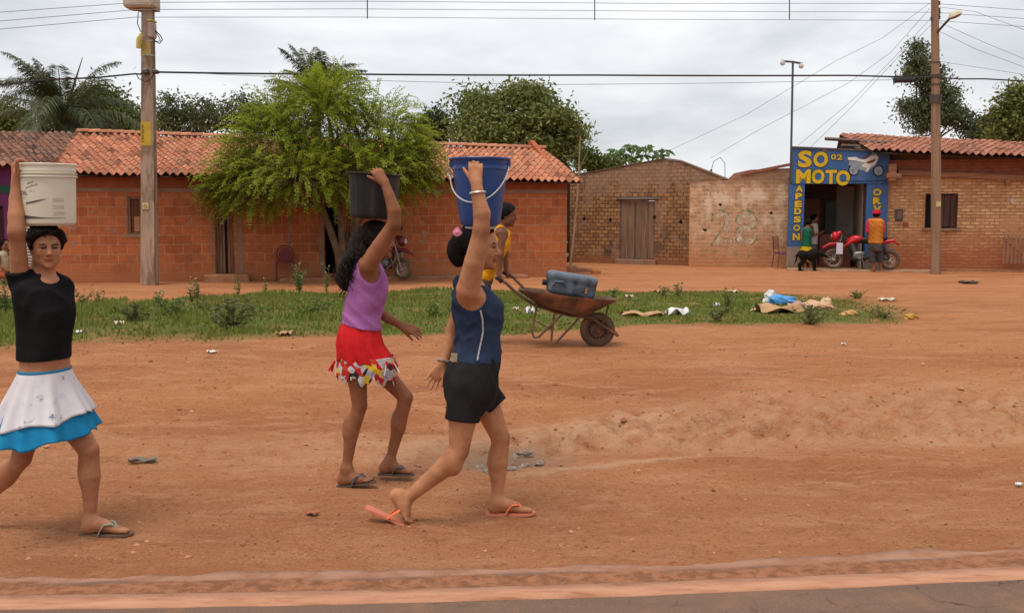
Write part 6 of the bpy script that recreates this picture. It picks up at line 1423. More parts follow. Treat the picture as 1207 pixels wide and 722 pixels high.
TB.build('tank_top', purp, pB, base, off=folds(.008, .007, 7, 26, (.9, .2, 1.0)), clip=allof(half(J(424, 384, 0), (-.22, 0, -1)), outside_ball(J(441, 312, -.165), (.098, .085, .128)), outside_ball(J(436, 310, .165), (.09, .085, .11)), outside_ball(J(438, 299, 0), (.085, .07, .055))))
def skirt(name, parent, base, rows, mat, n=120, pleat=None, hem=None, th=.004, m=26, color=None):
    """rows (centre point, half depth, half width, yaw) from waist to hem; pleat(theta, t) -> relative bulge, hem(theta) -> drop at the hem"""
    rows_c = np.array([r[0] for r in rows], float); hu = np.array([r[1] for r in rows]); hv = np.array([r[2] for r in rows]); yw = np.array([r[3] for r in rows]); tt = np.linspace(0, 1, len(rows)); V = []; C = []
    for layer in (0, 1):
        for i in range(m + 1):
            q = i / m; c = np.array([np.interp(q, tt, rows_c[:, d]) for d in range(3)]); u, v, w = [np.interp(q, tt, a) for a in (hu, hv, yw)]
            for k in range(n):
                a = 2 * PI * k / n; f = 1 + (pleat(a, q) if pleat else 0); uu, vv = u * f - layer * th, v * f - layer * th
                x = uu * math.cos(a); y = vv * math.sin(a); z = (hem(a) * q ** 1.5 if hem else 0)
                V.append(c + np.array([x * math.cos(w) - y * math.sin(w), x * math.sin(w) + y * math.cos(w), z]) - base); C.append(color(a, q) if color else (1, 1, 1))
    F = []
    st = (m + 1) * n
    for i in range(m):
        for k in range(n):
            k2 = (k + 1) % n; F.append((i * n + k, (i + 1) * n + k, (i + 1) * n + k2, i * n + k2)); F.append((st + i * n + k2, st + (i + 1) * n + k2, st + (i + 1) * n + k, st + i * n + k))
    for k in range(n):
        k2 = (k + 1) % n; F.append((m * n + k, st + m * n + k, st + m * n + k2, m * n + k2)); F.append((k, k2, st + k2, st + k))
    me = mesh_np(name, V, faces=F, smooth=True); vcol(me, np.array(C)); me.validate()
    return link(name, me, mat, parent)
RB = lambda y, x0, x1, q: (J((x0 + x1) / 2, y, 0), (x1 - x0) / 2 * B.k * .98, (x1 - x0) / 2 * B.k * q, yb)
plB = lambda a, q: q ** 1.3 * (.035 * math.sin(11 * a + 1) + .025 * math.sin(19 * a + 2 + 2 * q)) + .008 * math.sin(31 * a)
skirt('skirt', pB, base, [RB(379.5, 402.5, 447.5, 1.1), (RB(392, 397.5, 449, 1.14)), RB(405, 395.5, 453, 1.14), RB(417, 396, 462, 1.05), RB(426, 397, 469, .98)], redc, pleat=plB, hem=lambda a: .025 * math.cos(a) * -1 + .012 * math.sin(7 * a))
# the printed border: white, red, yellow and dark patches with tassels
m, t, b = principled('print_border', .9, 0, .15)
vo = t.nodes.new('ShaderNodeTexVoronoi'); vo.inputs['Scale'].default_value = 30; tcn = t.nodes.new('ShaderNodeTexCoord'); t.links.new(tcn.outputs['Object'], vo.inputs['Vector'])
sp = t.nodes.new('ShaderNodeSeparateColor'); t.links.new(vo.outputs['Color'], sp.inputs[0])
rp2 = ramp(t, [(0, (.42, .38, .38)), (.16, (.42, .02, .02)), (.42, (.36, .35, .38)), (.56, (.03, .025, .03)), (.64, (.62, .40, .03)), (.74, (.5, .48, .46)), (.86, (.5, .05, .02))], 'CONSTANT'); t.links.new(sp.outputs[0], rp2.inputs[0]); t.links.new(rp2.outputs[0], b.inputs['Base Color']); bumpn(t, b, noise(t, 30, 3), .3, .01)
def hemzig(a): return .022 * math.sin(9 * a + .6) + .012 * math.sin(23 * a) - .02 * math.cos(a)
skirt('skirt_border', pB, base, [RB(419, 398, 465, 1.02), RB(432, 397, 469, 1.0), RB(445, 396, 467, .98)], m, pleat=lambda a, q: .02 * math.sin(11 * a + 1) + .03 * math.sin(17 * a) * q, hem=hemzig)
mb = MB()
for (x, y, x2, y2, r) in ((398, 421, 388, 436, .012), (397, 422, 391, 437, .011), (399, 424, 396, 440, .008), (401, 426, 401.5, 438, .009), (403, 427, 407, 438, .008)): mb.tube([J(x, y, -.02) - base, J((x + x2) / 2 - 1, (y + y2) / 2, -.03) - base, J(x2, y2, -.02) - base], [r * .5, r, r * 1.25], 6, flat=.4)
mb.build('tie', redc, pB)
mb = MB()
for (x, y, x2, y2) in ((396, 421, 396, 443), (413, 437, 414, 448), (437, 436, 441, 447), (455, 430, 453, 442), (462, 424, 471, 439), (416, 437, 424, 446)): mb.tube([J(x, y, -.16 if 405 < x < 460 else -.05) - base, J(x2, y2, -.17 if 405 < x < 460 else -.06) - base], [.003, .005], 5)
mb.build('tassel', PM('white_tassel', (.66, .62, .58), None, 30, .9), pB)
ffd = [PM('dark_rubber', (.085, .07, .06), (.13, .08, .06), 9, .8), PM('dark_strap', (.07, .075, .085), None, 9, .6)]
flip_flop(pB, base, hb, tb_, ZU, ffd, inner=-1, w=.043, th=.012, strap_h=.048); flip_flop(pB, base, hb2, tb2, ZU, ffd, inner=1, w=.043, th=.012, strap_h=.048)
blackb = PM('black_rubber_bucket', (.016, .016, .018), (.028, .025, .025), 3, .6, spec=.18, stain=(.085, .058, .043), sscale=5, samt=(.47, .72), stretch=(3, 3, .35), bump=.15, bscale=20)
cb2 = J(439.2, 257.5, 0); hB = J(441, 204.5, 0)[2] - cb2[2]
bucket('black_bucket', 'dark grey recycled rubber bucket on the head of the purple top girl', cb2, B.r(25.5), B.r(29.6), hB, blackb, tilt=math.radians(3.6), lip=B.r(2.4))

# ============ C: the woman at the left with the white bucket
C_ = Fig(100, 629); J = C_.J; base = C_.b; yc = -.22
torsoC = [(322, 40, 66, 1.3), (329, 24, 78, 1.55), (337, 17, 82, 1.5), (348, 16, 85, 1.35), (358, 17, 87.5, 1.28), (366, 18.5, 88.5, 1.25), (378, 20, 87.5, 1.25), (392, 21.5, 85, 1.28), (406, 22, 83.5, 1.3), (420, 22, 83.5, 1.3), (430, 23, 83.5, 1.3), (440, 21, 85, 1.3), (455, 16, 90, 1.3), (468, 16, 90, 1.25), (482, 24, 84, 1.2)]
SC_ = SDF(.0055)
SC_.loft(C_.slices(torsoC, yc), k=.03, capk=.035); SC_.cone(J(47, 326, -.01), J(26, 335, -.05), C_.r(9), C_.r(9), .03)
lf = [J(70, 468, .03), J(86, 502, .02), J(104.5, 530, .0), J(106.5, 560, .0), J(106.5, 612, .01)]
SC_.chain(lf, [C_.r(20), C_.r(15.5), C_.r(11.8), C_.r(11), C_.r(6.6)], .03); SC_.ell(J(103.5, 556, .02), (.044, .049, .085), k=.04)
lr = [J(44, 468, .04), J(34, 505, .04), J(25, 540, .04), J(3, 566, .06), J(-30, 597, .07)]
SC_.chain(lr, [C_.r(20), C_.r(15), C_.r(11.6), C_.r(10.8), C_.r(6.6)], .03); SC_.ell(J(8, 556, .06), (.045, .045, .06), k=.04)
hc1, tc1 = J(96, 627.5, .01), J(154.5, 627, -.03); foot(SC_, hc1, tc1, ZU, lf[-1], C_.r(7.2), inner=-1 if False else 1, k=.98)
hc2, tc2 = J(-45, 592, .07), J(-1, 632.5, .03); foot(SC_, hc2, tc2, nrm(np.array([.7, 0, .7])), lr[-1], C_.r(7), inner=-1, k=.96)
sh, el, wr = J(24, 332, -.07), J(19.5, 273, -.15), J(20, 217, -.10)
SC_.chain([J(30, 342, -.05), sh, J(22, 305, -.11), el], [.045, C_.r(10.6), C_.r(9.4), C_.r(8.5)], .03)
SC_.chain([el, J(19, 254, -.135), J(18.5, 235, -.115), wr], [C_.r(9.2), C_.r(8.6), C_.r(7), C_.r(5.8)], .02)
hand(SC_, wr, nrm(J(17.5, 190, -.075) - wr), np.array([.96, .25, .05]), np.array([.25, -.96, .1]), L=.182, curl=(.75, 1.0, .6), spread=.12, thumb=.75, thumb_curl=-.2, r=.0105)
SC_.chain([J(74, 338, .09), J(75, 384, .17), J(62, 425, .22)], [.05, .042, .032], .025); hand(SC_, J(62, 425, .22), nrm(np.array([-.4, .1, -.8])), np.array([.5, .3, -.1]), np.array([0, 1, 0]), L=.16)
fC = np.array([math.sin(.60), -math.cos(.60), -.05])
HC = Head(SC_, J(54.5, 291, -.03), fC, nrm(np.array([.03, 0, 1])), C_.r(49), neck=J(47, 331, 0), neck_r=.056)
def colC(v):
    c = HC.paint(v, white(v), lip=(.88, .62, .58)); f, r, u = HC.loc(v); m = (np.abs(f - .15) < .4) & (np.linalg.norm(np.stack([r, u + .05], 1), axis=1) < .5) & (f > .1); return tint(c, v, [(el, .05, DKJ), (lf[2] + [.03, -.04, 0], .06, DKJ), (lr[2] + [.05, 0, 0], .05, DKJ), (hc1, .035, (1.2, 1.1, 1.05))])
pC = person('woman in black top and layered white and blue skirt with white bucket on her head', C_, SC_, sk_c, colC)
HC.eyes(pC, base)
hs_, hc = HC.hair_cap(.075, line=((.34, .335), (.06, -.02)), nape=-.2)
for i in range(26):
    d = rand_dirs(1, np.random.default_rng(100 + i))[0]; d[2] = abs(d[2]); hs_.ell(HC.at(-.05 + .40 * d[0], .34 * d[1], .16 + .36 * d[2]), (.024, .024, .022), k=.02)
for r_ in np.linspace(-.27, .27, 8): hs_.ell(HC.at(.31 - 1.0 * r_ ** 2, r_, .34 + .02 * math.sin(r_ * 40)), (.018, .02, .016), k=.015)
hrC = hs_.build('hair', hair_brn, pC, base, off=wob(.003, 70, 2), clip=hc)
mb = MB(); rgh = np.random.default_rng(31)
for i in range(300):
    d = rand_dirs(1, rgh)[0]; d[2] = abs(d[2]) * .9 + .0
    f_, r_, u_ = -.05 + .47 * d[0], .38 * d[1], .13 + .42 * d[2]
    if (f_ - .34) * .80 - (u_ - .33) * .55 > .0 and u_ < .5 and f_ > .05: u_ = .33 + .1 * rgh.random()
    p = HC.at(f_, r_, u_) - base; o_ = nrm(HC.F * d[0] + HC.R * d[1] + HC.U * d[2]); q = nrm(o_ * .55 + HC.F * (.5 if d[0] > 0 else -.4) + HC.R * d[1] * .4 - HC.U * (.45 + .3 * rgh.random()) + rgh.normal(0, .35, 3)); L_h = .012 + .014 * rgh.random()
    mb.tube([p - o_ * .004, p + q * L_h * .5 + o_ * .004, p + q * L_h], [.0045, .0035, .0008], 4)
mb.build('hair_tuft', hair_brn, hrC)
blk_t = cloth('black_jersey', (.009, .0085, .0095), (.015, .014, .015))
TC = SDF(.0055); TC.loft(C_.slices(torsoC, yc), k=.03, capk=.03); TC.cone(J(30, 342, -.05), J(22.5, 320, -.085), C_.r(12), C_.r(12.8), .02, flat=True); TC.cone(J(47, 324, -.01), J(26, 334, -.05), C_.r(9), C_.r(10), .03); TC.cone(J(72, 338, .06), J(74, 362, .14), .05, .05, .02)
vn = HC.at(0, 0, 0)
TC.build('t_shirt', blk_t, pC, base, off=folds(.010, .008, 3, 20, (-.8, .2, 1.0)), clip=allof(half(J(52, 422, 0), (0, 0, -1)), half(J(50, 327, 0), (.1, 0, 1)) if False else half(J(50, 316, 0), (0, 0, 1)), outside_ball(J(63, 320, -.09), (.078, .12, .066)), outside_ball(J(73, 331, -.12), (.055, .08, .062))))
# skirt: white printed layer over a blue one
m, t, b = principled('white_print', .9, 0, .15)
tcn = t.nodes.new('ShaderNodeTexCoord').outputs['Object']
vo = N(t, 'ShaderNodeTexVoronoi', i_Scale=12.5, feature='F1'); t.links.new(tcn, vo.inputs['Vector'])
ring = mathn(t, 'MULTIPLY', band(t, vo.outputs['Distance'], .42, .2), band(t, noise(t, 26, 4, .7, vec=tcn), .50, .60))
mot = mathn(t, 'MULTIPLY', ring, band(t, noise(t, 3.2, 3, .5, vec=tcn), .30, .44))
c = mixc(t, mathn(t, 'MULTIPLY', mot, .85), mixc(t, band(t, noise(t, 2.5, 4, .6, vec=tcn), .4, .65), (.66, .63, .65), (.58, .53, .55)), (.10, .135, .24))
c = mixc(t, mathn(t, 'MULTIPLY', band(t, noise(t, 9, 5, .7, vec=tcn), .58, .68), .5), c, (.30, .38, .50))
t.links.new(c, b.inputs['Base Color']); bumpn(t, b, noise(t, 20, 3, .5, vec=tcn), .2, .01); wprint = m
bluec = cloth('turquoise_blue', (.018, .22, .42), (.014, .18, .36), bump=.2)
RC = lambda y, x0, x1, q, dy=0: (J((x0 + x1) / 2, y, dy), (x1 - x0) / 2 * C_.k / seen(J((x0 + x1) / 2, y, dy), q, yc), (x1 - x0) / 2 * C_.k * q / seen(J((x0 + x1) / 2, y, dy), q, yc), yc)
plC = lambda a, q: q ** 1.1 * (.06 * math.sin(7 * a + .4) + .05 * math.sin(11 * a + 2) + .025 * math.sin(19 * a + q)) 
skirt('skirt', pC, base, [RC(435.5, 21, 85, 1.32), RC(452, 13, 92, 1.32), RC(470, 4, 101, 1.3), RC(495, -6, 114, 1.3)], wprint, pleat=plC, hem=lambda a: .012 * math.sin(5 * a + 1.2) + .035 * max(0, math.cos(a + yc - .0)) - .0, n=160)
skirt('underskirt', pC, base, [RC(440, 22, 84, 1.28), RC(470, 6, 99, 1.26), RC(495, -6, 112, 1.3), RC(516, -10, 121, 1.34)], bluec, pleat=lambda a, q: plC(a, q) * .95 - .012, hem=lambda a: .012 * math.sin(7 * a + .2) + .03 * max(0, math.cos(a + yc)), n=160)
skirt('waistband', pC, base, [RC(433.6, 20.6, 85.4, 1.33), RC(436.2, 20.2, 85.8, 1.33)], bluec, m=3, th=.006)
ffg = [PM('brown_rubber', (.12, .075, .05), (.16, .09, .06), 9, .8), PM('sage_strap', (.26, .29, .22), (.22, .24, .18), 9, .6)]
flip_flop(pC, base, hc1, tc1, ZU, ffg, inner=1, th=.012, strap_h=.06, w=.05); flip_flop(pC, base, J(-52, 590, .07), tc2, nrm(np.array([.7, 0, .7])), ffg, inner=-1, th=.012)
# white paint pail
wpl = PM('white_plastic', (.66, .60, .48), (.60, .53, .41), 3, .45, spec=.4, stain=(.50, .36, .20), sscale=3.5, samt=(.58, .74))
cb3 = J(57, 265.5, 0); hC = J(57, 193.5, 0)[2] - cb3[2]; rbC, rtC = C_.r(30), C_.r(32.2)
bkC = bucket('white_bucket', 'dirty white plastic paint bucket with black lettering on the black top woman', cb3, rbC, rtC, hC, wpl, ribs=((hC - C_.r(8), C_.r(.5), .006), (hC - C_.r(13), C_.r(2.4), .012)), lip=C_.r(.8))
def wrapped(name, me_v, faces, mat, parent):
    """flat (pixel) artwork bent round the pail"""
    V = []
    for x, y in me_v:
        q = (266 - y) / 73.0; R = (rbC + (rtC - rbC) * q ** .9) + .0015; xx = np.clip((x - 57) * C_.k / R, -.999, .999); V.append((R * xx, -R * math.sqrt(1 - xx * xx), (265.5 - y) * C_.k))
    return link(name, mesh_np(name, V, faces=faces), mat, parent)
inkb = PM('faded_black_ink', (.045, .04, .035), (.12, .10, .08), 30, .8); inkg = PM('faded_grey_ink', (.26, .22, .17), (.4, .35, .27), 40, .8)
def strip(name, pts_top, pts_bot, mat):
    n = 14; top = [(np.interp(i / n, np.linspace(0, 1, len(pts_top)), [p[0] for p in pts_top]), np.interp(i / n, np.linspace(0, 1, len(pts_top)), [p[1] for p in pts_top])) for i in range(n + 1)]; bot = [(np.interp(i / n, np.linspace(0, 1, len(pts_bot)), [p[0] for p in pts_bot]), np.interp(i / n, np.linspace(0, 1, len(pts_bot)), [p[1] for p in pts_bot])) for i in range(n + 1)]
    wrapped(name, top + bot, [(i, i + 1, n + 2 + i, n + 1 + i) for i in range(n)], mat, bkC)
strip('printed_band', [(29, 250.6), (45, 253.8), (65, 256.2), (84, 256.8)], [(29, 257.6), (45, 257.6), (65, 257.4), (84, 257.2)], inkb)
strip('printed_swoosh', [(46, 239.4), (58, 237), (69, 235)], [(46, 241.4), (58, 239), (69, 235.6)], inkb)
def pail_text(s, x0, y0, x1, y1, mat, rot=0.0, bold=.0):
    me = text_mesh(s, 1.0, bold, 0.0); n = len(me.vertices); v = np.zeros(n * 3, np.float32); me.vertices.foreach_get('co', v); v = v.reshape(-1, 3)[:, :2]; fc = [tuple(p.vertices) for p in me.polygons]; mn, mx_ = v.min(0), v.max(0); q = (v - mn) / (mx_ - mn)
    X = x0 + (x1 - x0) * q[:, 0]; Y = y1 - (y1 - y0) * q[:, 1] - rot * (X - x0); wrapped('lettering', list(zip(X, Y)), fc, mat, bkC)
pail_text('LACDEL', 30, 226, 49, 230.8, inkb, .0, .01)
strip('underline', [(30, 232.6), (47, 233)], [(30, 233.2), (47, 233.6)], inkg)
pail_text('textura', 49, 216.6, 57, 219, inkb, .25); pail_text('acrilica', 47, 221.3, 61, 223.8, inkb, .3); pail_text('18 L', 51, 225.6, 58, 227.4, inkg, .2)
for y in (234.5, 242.5, 249.8): pail_text('lllllll', 75.5, y, 83.5, y + 1.6, inkg); pail_text('lllllll', 75, y + 2.4, 83.2, y + 4, inkg)
n = 22
for (cx, cy, r0) in ((33.5, 241, 4.2), (38.5, 243, 3.6)):
    o = [(cx + r0 * math.cos(2 * PI * i / n), cy + r0 * math.sin(2 * PI * i / n)) for i in range(n)]; i_ = [(cx + (r0 - .8) * math.cos(2 * PI * i / n), cy + (r0 - .8) * math.sin(2 * PI * i / n)) for i in range(n)]
    wrapped('printed_ring', o + i_, [(i, (i + 1) % n, n + (i + 1) % n, n + i) for i in range(n)], inkg, bkC)

# ============ D: the woman behind the wheelbarrow
WB = G(702, 408.5); D = Fig(570, 409); D.Y = WB[1] + .05; D.k = 1 / ppm(D.Y, 400); D.b = np.array([P(570, 409, D.Y)[0], D.Y, float(H(P(570, 409, D.Y)[0], D.Y))]); J = D.J; base = D.b
_dj = D.J; D.J = lambda x, y, dy=0.0: _dj(x - 4.5, y, dy); J = D.J
torsoD = [(266, 588, 600, 1.4), (272, 583, 604, 1.9), (280, 580.5, 605, 1.5), (290, 578, 604, 1.25), (300, 573, 599, 1.15), (312, 567, 592, 1.15), (324, 561, 586, 1.2), (334, 556, 582, 1.25), (344, 554, 579, 1.25)]
SD = SDF(.008); SD.loft(D.slices(torsoD, 0), k=.03, capk=.03)
for pts, rs, sd_ in (([(564, 338), (571, 372), (566, 404)], (.085, .058, .036), -.08), ([(566, 338), (556, 374), (546, 404)], (.085, .058, .036), .08)):
    q = [J(x, y, sd_) for x, y in pts]; q[-1][2] = float(H(q[-1][0], q[-1][1])) + .075; SD.chain(q, rs, .03); he = np.array([q[-1][0] - .05, q[-1][1], q[-1][2] - .072]); foot(SD, he, he + [.235, -.01, 0], ZU, q[-1], .036, inner=1 if sd_ < 0 else -1, k=.92)
hl = {}
for sd_, hx, hy in ((-.14, 589.5, 327.5), (.2, 598, 321.8)):
    s0 = J(596, 275, sd_ * .95); e0_ = J(594 if sd_ < 0 else 600, 300, sd_ * 1.3); w0_ = J(hx + 3, hy - 5, sd_ * 1.35 if sd_ < 0 else sd_); SD.chain([s0, e0_], [.05, .038], .03); SD.chain([e0_, w0_], [.037, .027], .02)
    hand(SD, w0_, nrm(np.array([.55, 0, -.85])), np.array([-.5, 0, -.5]), np.array([.3, .9 if sd_ < 0 else -.9, 0]), L=.16, curl=(.9, 1.1, .8)); hl[sd_] = w0_
HD = Head(SD, J(602, 253.5, 0), np.array([.98, -.05, -.16]), nrm(np.array([.16, 0, 1])), D.r(26.5), neck=J(593.5, 272, 0), neck_r=.045)
pD = person('woman in yellow top pushing the wheelbarrow, mostly hidden by the navy top woman', D, SD, sk_d, lambda v: HD.paint(v, white(v)))
HD.eyes(pD, base); hs_, hc = HD.hair_cap(.06, line=((.34, .36), (.02, -.08)), nape=-.3, vox=.008); hs_.ell(HD.at(-.42, 0, .05), (.045, .045, .06), k=.03); hs_.build('hair', hair_blk, pD, base, off=wob(.004, 50, 2), clip=hc)
TD = SDF(.008); TD.loft(D.slices(torsoD, 0), k=.03, capk=.03); ylc = cloth('amber_yellow', (.72, .33, .012), (.60, .26, .01))
TD.build('tank_top', ylc, pD, base, off=wrinkle(.004, 22, 4, .012), clip=allof(half(J(575, 333, 0), (-.3, 0, -1)), outside_ball(J(600, 273, -.17), (.11, .1, .11)), outside_ball(J(600, 273, .17), (.11, .1, .11)), outside_ball(J(602, 266, 0), (.1, .08, .07))))
SKD = SDF(.008); SKD.loft(D.slices([(328, 558, 584, 1.25), (340, 554, 582, 1.3), (356, 550, 582, 1.25), (372, 547, 583, 1.1)], 0), k=.02); SKD.build('skirt', cloth('brown_cloth', (.10, .06, .05)), pD, base, off=wrinkle(.006, 16, 4, .012))

# ============ the three at the shop and the one sitting at the far left
def small_person(label, px, py, head, h, fwd, torso, yaw, legs, arms, skin_m, hair_m, cap=None, vox=.011, hairline=((.34, .36), (.02, -.08)), neck=.045, foot_f=None, seated=False):
    F = Fig(px, py); J = F.J; S = SDF(vox); S.loft(F.slices(torso, yaw), k=.03, capk=.03)
    for pts, rs, dy in legs:
        q = [J(x, y, dy) for x, y in pts]
        if not seated: q[-1][2] = float(H(q[-1][0], q[-1][1])) + .07
        S.chain(q, rs, .03); f = np.asarray(foot_f if foot_f is not None else fwd, float).copy(); f[2] = 0; f = nrm(f); he = q[-1] - f * .05 - [0, 0, .068]; foot(S, he, he + f * .235, ZU, q[-1], rs[-1], k=.95)
    for pts, rs, dys in arms:
        q = [J(x, y, d) for (x, y), d in zip(pts, dys)]; S.chain(q, rs, .025); dd = nrm(q[-1] - q[-2]); n_ = nrm(np.cross(dd, [.3, .8, .2])); hand(S, q[-1], dd, n_, np.cross(n_, dd), L=.165, curl=(.3, .4, .3), r=.011)
    Hd = Head(S, J(*head), fwd, ZU, F.r(h), neck=J((torso[0][1] + torso[0][2]) / 2, torso[0][0] + 1, 0), neck_r=neck)
    p = person(label, F, S, skin_m, lambda v: Hd.paint(v, white(v))); Hd.eyes(p, F.b)
    hs, hc = Hd.hair_cap(.055, line=hairline, nape=-.28, vox=.01); hs.build('hair', hair_m, p, F.b, clip=hc)
    return F, p, Hd, S
def garment(F, p, name, mat, rows, yaw, extra=(), off=.014, clip=None, vox=.011):
    S = SDF(vox); S.loft(F.slices(rows, yaw), k=.025, capk=.02)
    for a, b_, ra, rb in extra: S.cone(a, b_, ra, rb, .025, flat=True)
    return S.build(name, mat, p, F.b, off=wrinkle(.004, 18, 3, off), clip=clip)
# man in orange with a red cap, seen from behind
tG = [(257.5, 1026, 1036, 1.3), (260, 1023, 1041, 1.9), (266, 1022.5, 1041.5, 1.75), (274, 1023.5, 1040.5, 1.65), (283, 1024, 1040, 1.6), (290, 1024, 1040.5, 1.6), (296, 1026, 1039, 1.4)]
tG = [(y, a, c_, .58) for y, a, c_, q in tG]
FGm, pG, HG, SG = small_person('man in orange shirt and red cap standing with his back turned at the motorbike', 1032, 320, (1033.5, 253.6, .0), 10.6, nrm(np.array([.75, .65, -.05])), tG, PI / 2, [([(1028.5, 290), (1028, 304), (1029.5, 317)], (.09, .058, .04), -.02), ([(1036, 290), (1037, 304), (1038, 317)], (.09, .058, .04), .02)], [([(1024, 262), (1022.5, 272), (1025, 281)], (.05, .04, .032), (0, .02, .16)), ([(1040, 262), (1041.5, 272), (1040, 283)], (.05, .04, .032), (0, -.02, .1))], sk_b, hair_blk, foot_f=np.array([.3, 1, 0]))
J = FGm.J
garment(FGm, pG, 'shirt', cloth('orange_shirt', (.60, .22, .04), (.50, .17, .035)), [(258, 1024.5, 1038.5, .6)] + tG[1:5] + [(286, 1023.6, 1040.4, .6)], PI / 2)
mb = SDF(.011)
for x0, dx, dd in ((1024, -1.5, .01), (1040, 1.5, -.01)): mb.cone(J(x0, 262, 0), J(x0 + dx, 273.5, dd), .068, .058, .02, flat=True)
mb.build('sleeve', cloth('pink_red_sleeve', (.62, .045, .12), (.52, .035, .09)), pG, FGm.b)
sx = SDF(.011); sx.loft(FGm.slices([(284, 1024, 1040, .6), (290, 1023.6, 1040.6, .6), (295, 1024.5, 1040.5, .55)], PI / 2), k=.03); sx.cone(J(1028.3, 290, -.02), J(1028.3, 309, -.02), .105, .085, .03, flat=True); sx.cone(J(1036.3, 290, .02), J(1037, 309, .02), .105, .085, .03, flat=True); sx.build('trousers', cloth('grey_trousers', (.085, .075, .068), (.06, .052, .048)), pG, FGm.b, off=wrinkle(.004, 18, 2, .004))
cp = SDF(.009); cp.ell(HG.at(-.04, 0, .17), np.array((.54, .44, .47)) * HG.h, HG.A); cap = cp.build('cap', cloth('red_cap', (.55, .016, .03)), pG, FGm.b, clip=half(HG.at(0, 0, .14), -HG.U))
bl_ = SDF(.009); bl_.ell(HG.at(.5, 0, .17), np.array((.30, .25, .045)) * HG.h, HG.A); bl_.build('visor', MATS['red_cap'], cap, FGm.b)
# boy in green shirt and yellow shorts
tE = [(267.5, 948, 954.5, 1.3), (270, 945.5, 956.5, 1.7), (276, 945, 956.5, 1.5), (283, 945, 956, 1.4), (290, 944.5, 956, 1.4), (296, 945, 956, 1.3)]; tE = [(y, a, c_, .62) for y, a, c_, q in tE]
FE, pE, HE, _ = small_person('boy in green sleeveless shirt and yellow shorts, back turned, beside the black dog', 950, 317.5, (953.4, 262.6, 0), 10, nrm(np.array([.7, .7, 0])), tE, PI / 2 - .2, [([(947.5, 295), (948, 306), (949.5, 315)], (.075, .05, .034), .03), ([(953, 295), (954, 306), (955.5, 315)], (.075, .05, .034), -.03)], [([(946, 272), (944.8, 281), (946, 289)], (.042, .034, .026), (0, 0, .02)), ([(956, 272), (954, 281), (953.5, 289.5)], (.042, .034, .026), (-.02, -.14, -.15))], sk_b, hair_blk, foot_f=np.array([.5, 1, 0]))
garment(FE, pE, 'shirt', cloth('green_shirt', (.02, .13, .075), (.016, .10, .06)), [(268.5, 947, 955.5, .64)] + tE[1:5], PI / 2 - .2, clip=None)
J = FE.J; sx = SDF(.011); sx.loft(FE.slices([(289.5, 944.3, 956.2, .64), (296, 944, 957, .64), (300, 945, 956.5, .6)], PI / 2 - .2), k=.03); sx.cone(J(947.6, 295, .03), J(947.4, 308, .03), .088, .08, .03, flat=True); sx.cone(J(953, 295, -.03), J(954, 308, -.03), .088, .08, .03, flat=True); sx.build('shorts', cloth('bright_yellow', (.66, .46, .02), (.56, .38, .015)), pE, FE.b, off=.006)
# man in the white top in the doorway
tF = [(262.5, 955.5, 961.5, 1.3), (265, 953.5, 963.5, 1.7), (272, 953.5, 964, 1.4), (280, 954, 963.5, 1.3), (288, 954, 963, 1.3), (296, 955, 962.5, 1.3)]
FF, pF, HF, _ = small_person('man in white sleeveless top reaching forward in the shop doorway behind the boy', 957, 314.8, (960.3, 257.4, 0), 9.6, nrm(np.array([.95, -.25, -.12])), [(y, a, c_, q * .9) for y, a, c_, q in tF], -.2, [([(957, 294), (957.5, 304), (956.5, 312)], (.085, .056, .04), -.07), ([(960, 294), (961, 304), (960, 312)], (.085, .056, .04), .07)], [([(957.5, 267), (959, 277), (966.5, 274.6)], (.046, .036, .027), (-.15, -.2, -.2)), ([(961, 267), (963, 276), (968, 274)], (.046, .036, .027), (.15, .18, .1))], sk_b, hair_blk)
garment(FF, pF, 'tank_top', cloth('off_white', (.66, .62, .57), (.58, .54, .49)), [(263.5, 954.6, 962, 1.2)] + [(y, a, c_, q * .9) for y, a, c_, q in tF[1:5]], -.2)
J = FF.J; sx = SDF(.011); sx.loft(FF.slices([(287, 953.6, 963.4, 1.2), (296, 954, 963.4, 1.2)], -.2), k=.03); sx.cone(J(957, 294, -.07), J(956.6, 311, -.07), .095, .07, .03, flat=True); sx.cone(J(960, 294, .07), J(960.5, 311, .07), .095, .07, .03, flat=True); sx.build('trousers', cloth('grey_brown', (.17, .14, .12)), pF, FF.b, off=.006)
# someone sitting in front of the purple shop
tS = [(296, 1, 9, 1.3), (300, -3, 12, 1.6), (308, -3, 12, 1.3), (318, -3, 11, 1.3), (326, -4, 12, 1.3)]
FS, pS, HS, _ = small_person('seated person in pale shirt by the purple shop, half hidden by raised arm', 4, 334, (6, 289, 0), 13, nrm(np.array([.8, -.5, 0])), tS, -.5, [([(4, 323), (19, 321), (17, 334)], (.09, .06, .04), -.1), ([(6, 322), (22, 320), (21, 333)], (.09, .06, .04), .1)], [([(-2, 302), (-1, 313), (8, 318)], (.05, .04, .03), (-.18, -.22, -.2)), ([(11, 301), (13.5, 296), (10.5, 290)], (.05, .04, .03), (.1, -.15, -.16))], sk_b, hair_blk, vox=.012, seated=True)
garment(FS, pS, 'shirt', cloth('pale_print_shirt', (.50, .45, .33), (.38, .33, .18), scale=30), tS[:1] + tS[1:], -.5, vox=.012)
sx = SDF(.012); J = FS.J; sx.cone(J(3, 323, -.1), J(18, 321, -.1), .1, .085, .03, flat=True); sx.cone(J(5, 322, .1), J(21, 320, .1), .1, .085, .03, flat=True); sx.build('shorts', cloth('rust_orange', (.50, .14, .06)), pS, FS.b, off=.006)
stq = FS.J(3, 327, 0); mb = MB(); mb.rbox((-.22, -.2, -.05), (.24, .2, 0), .015); zt = stq[2] - .03
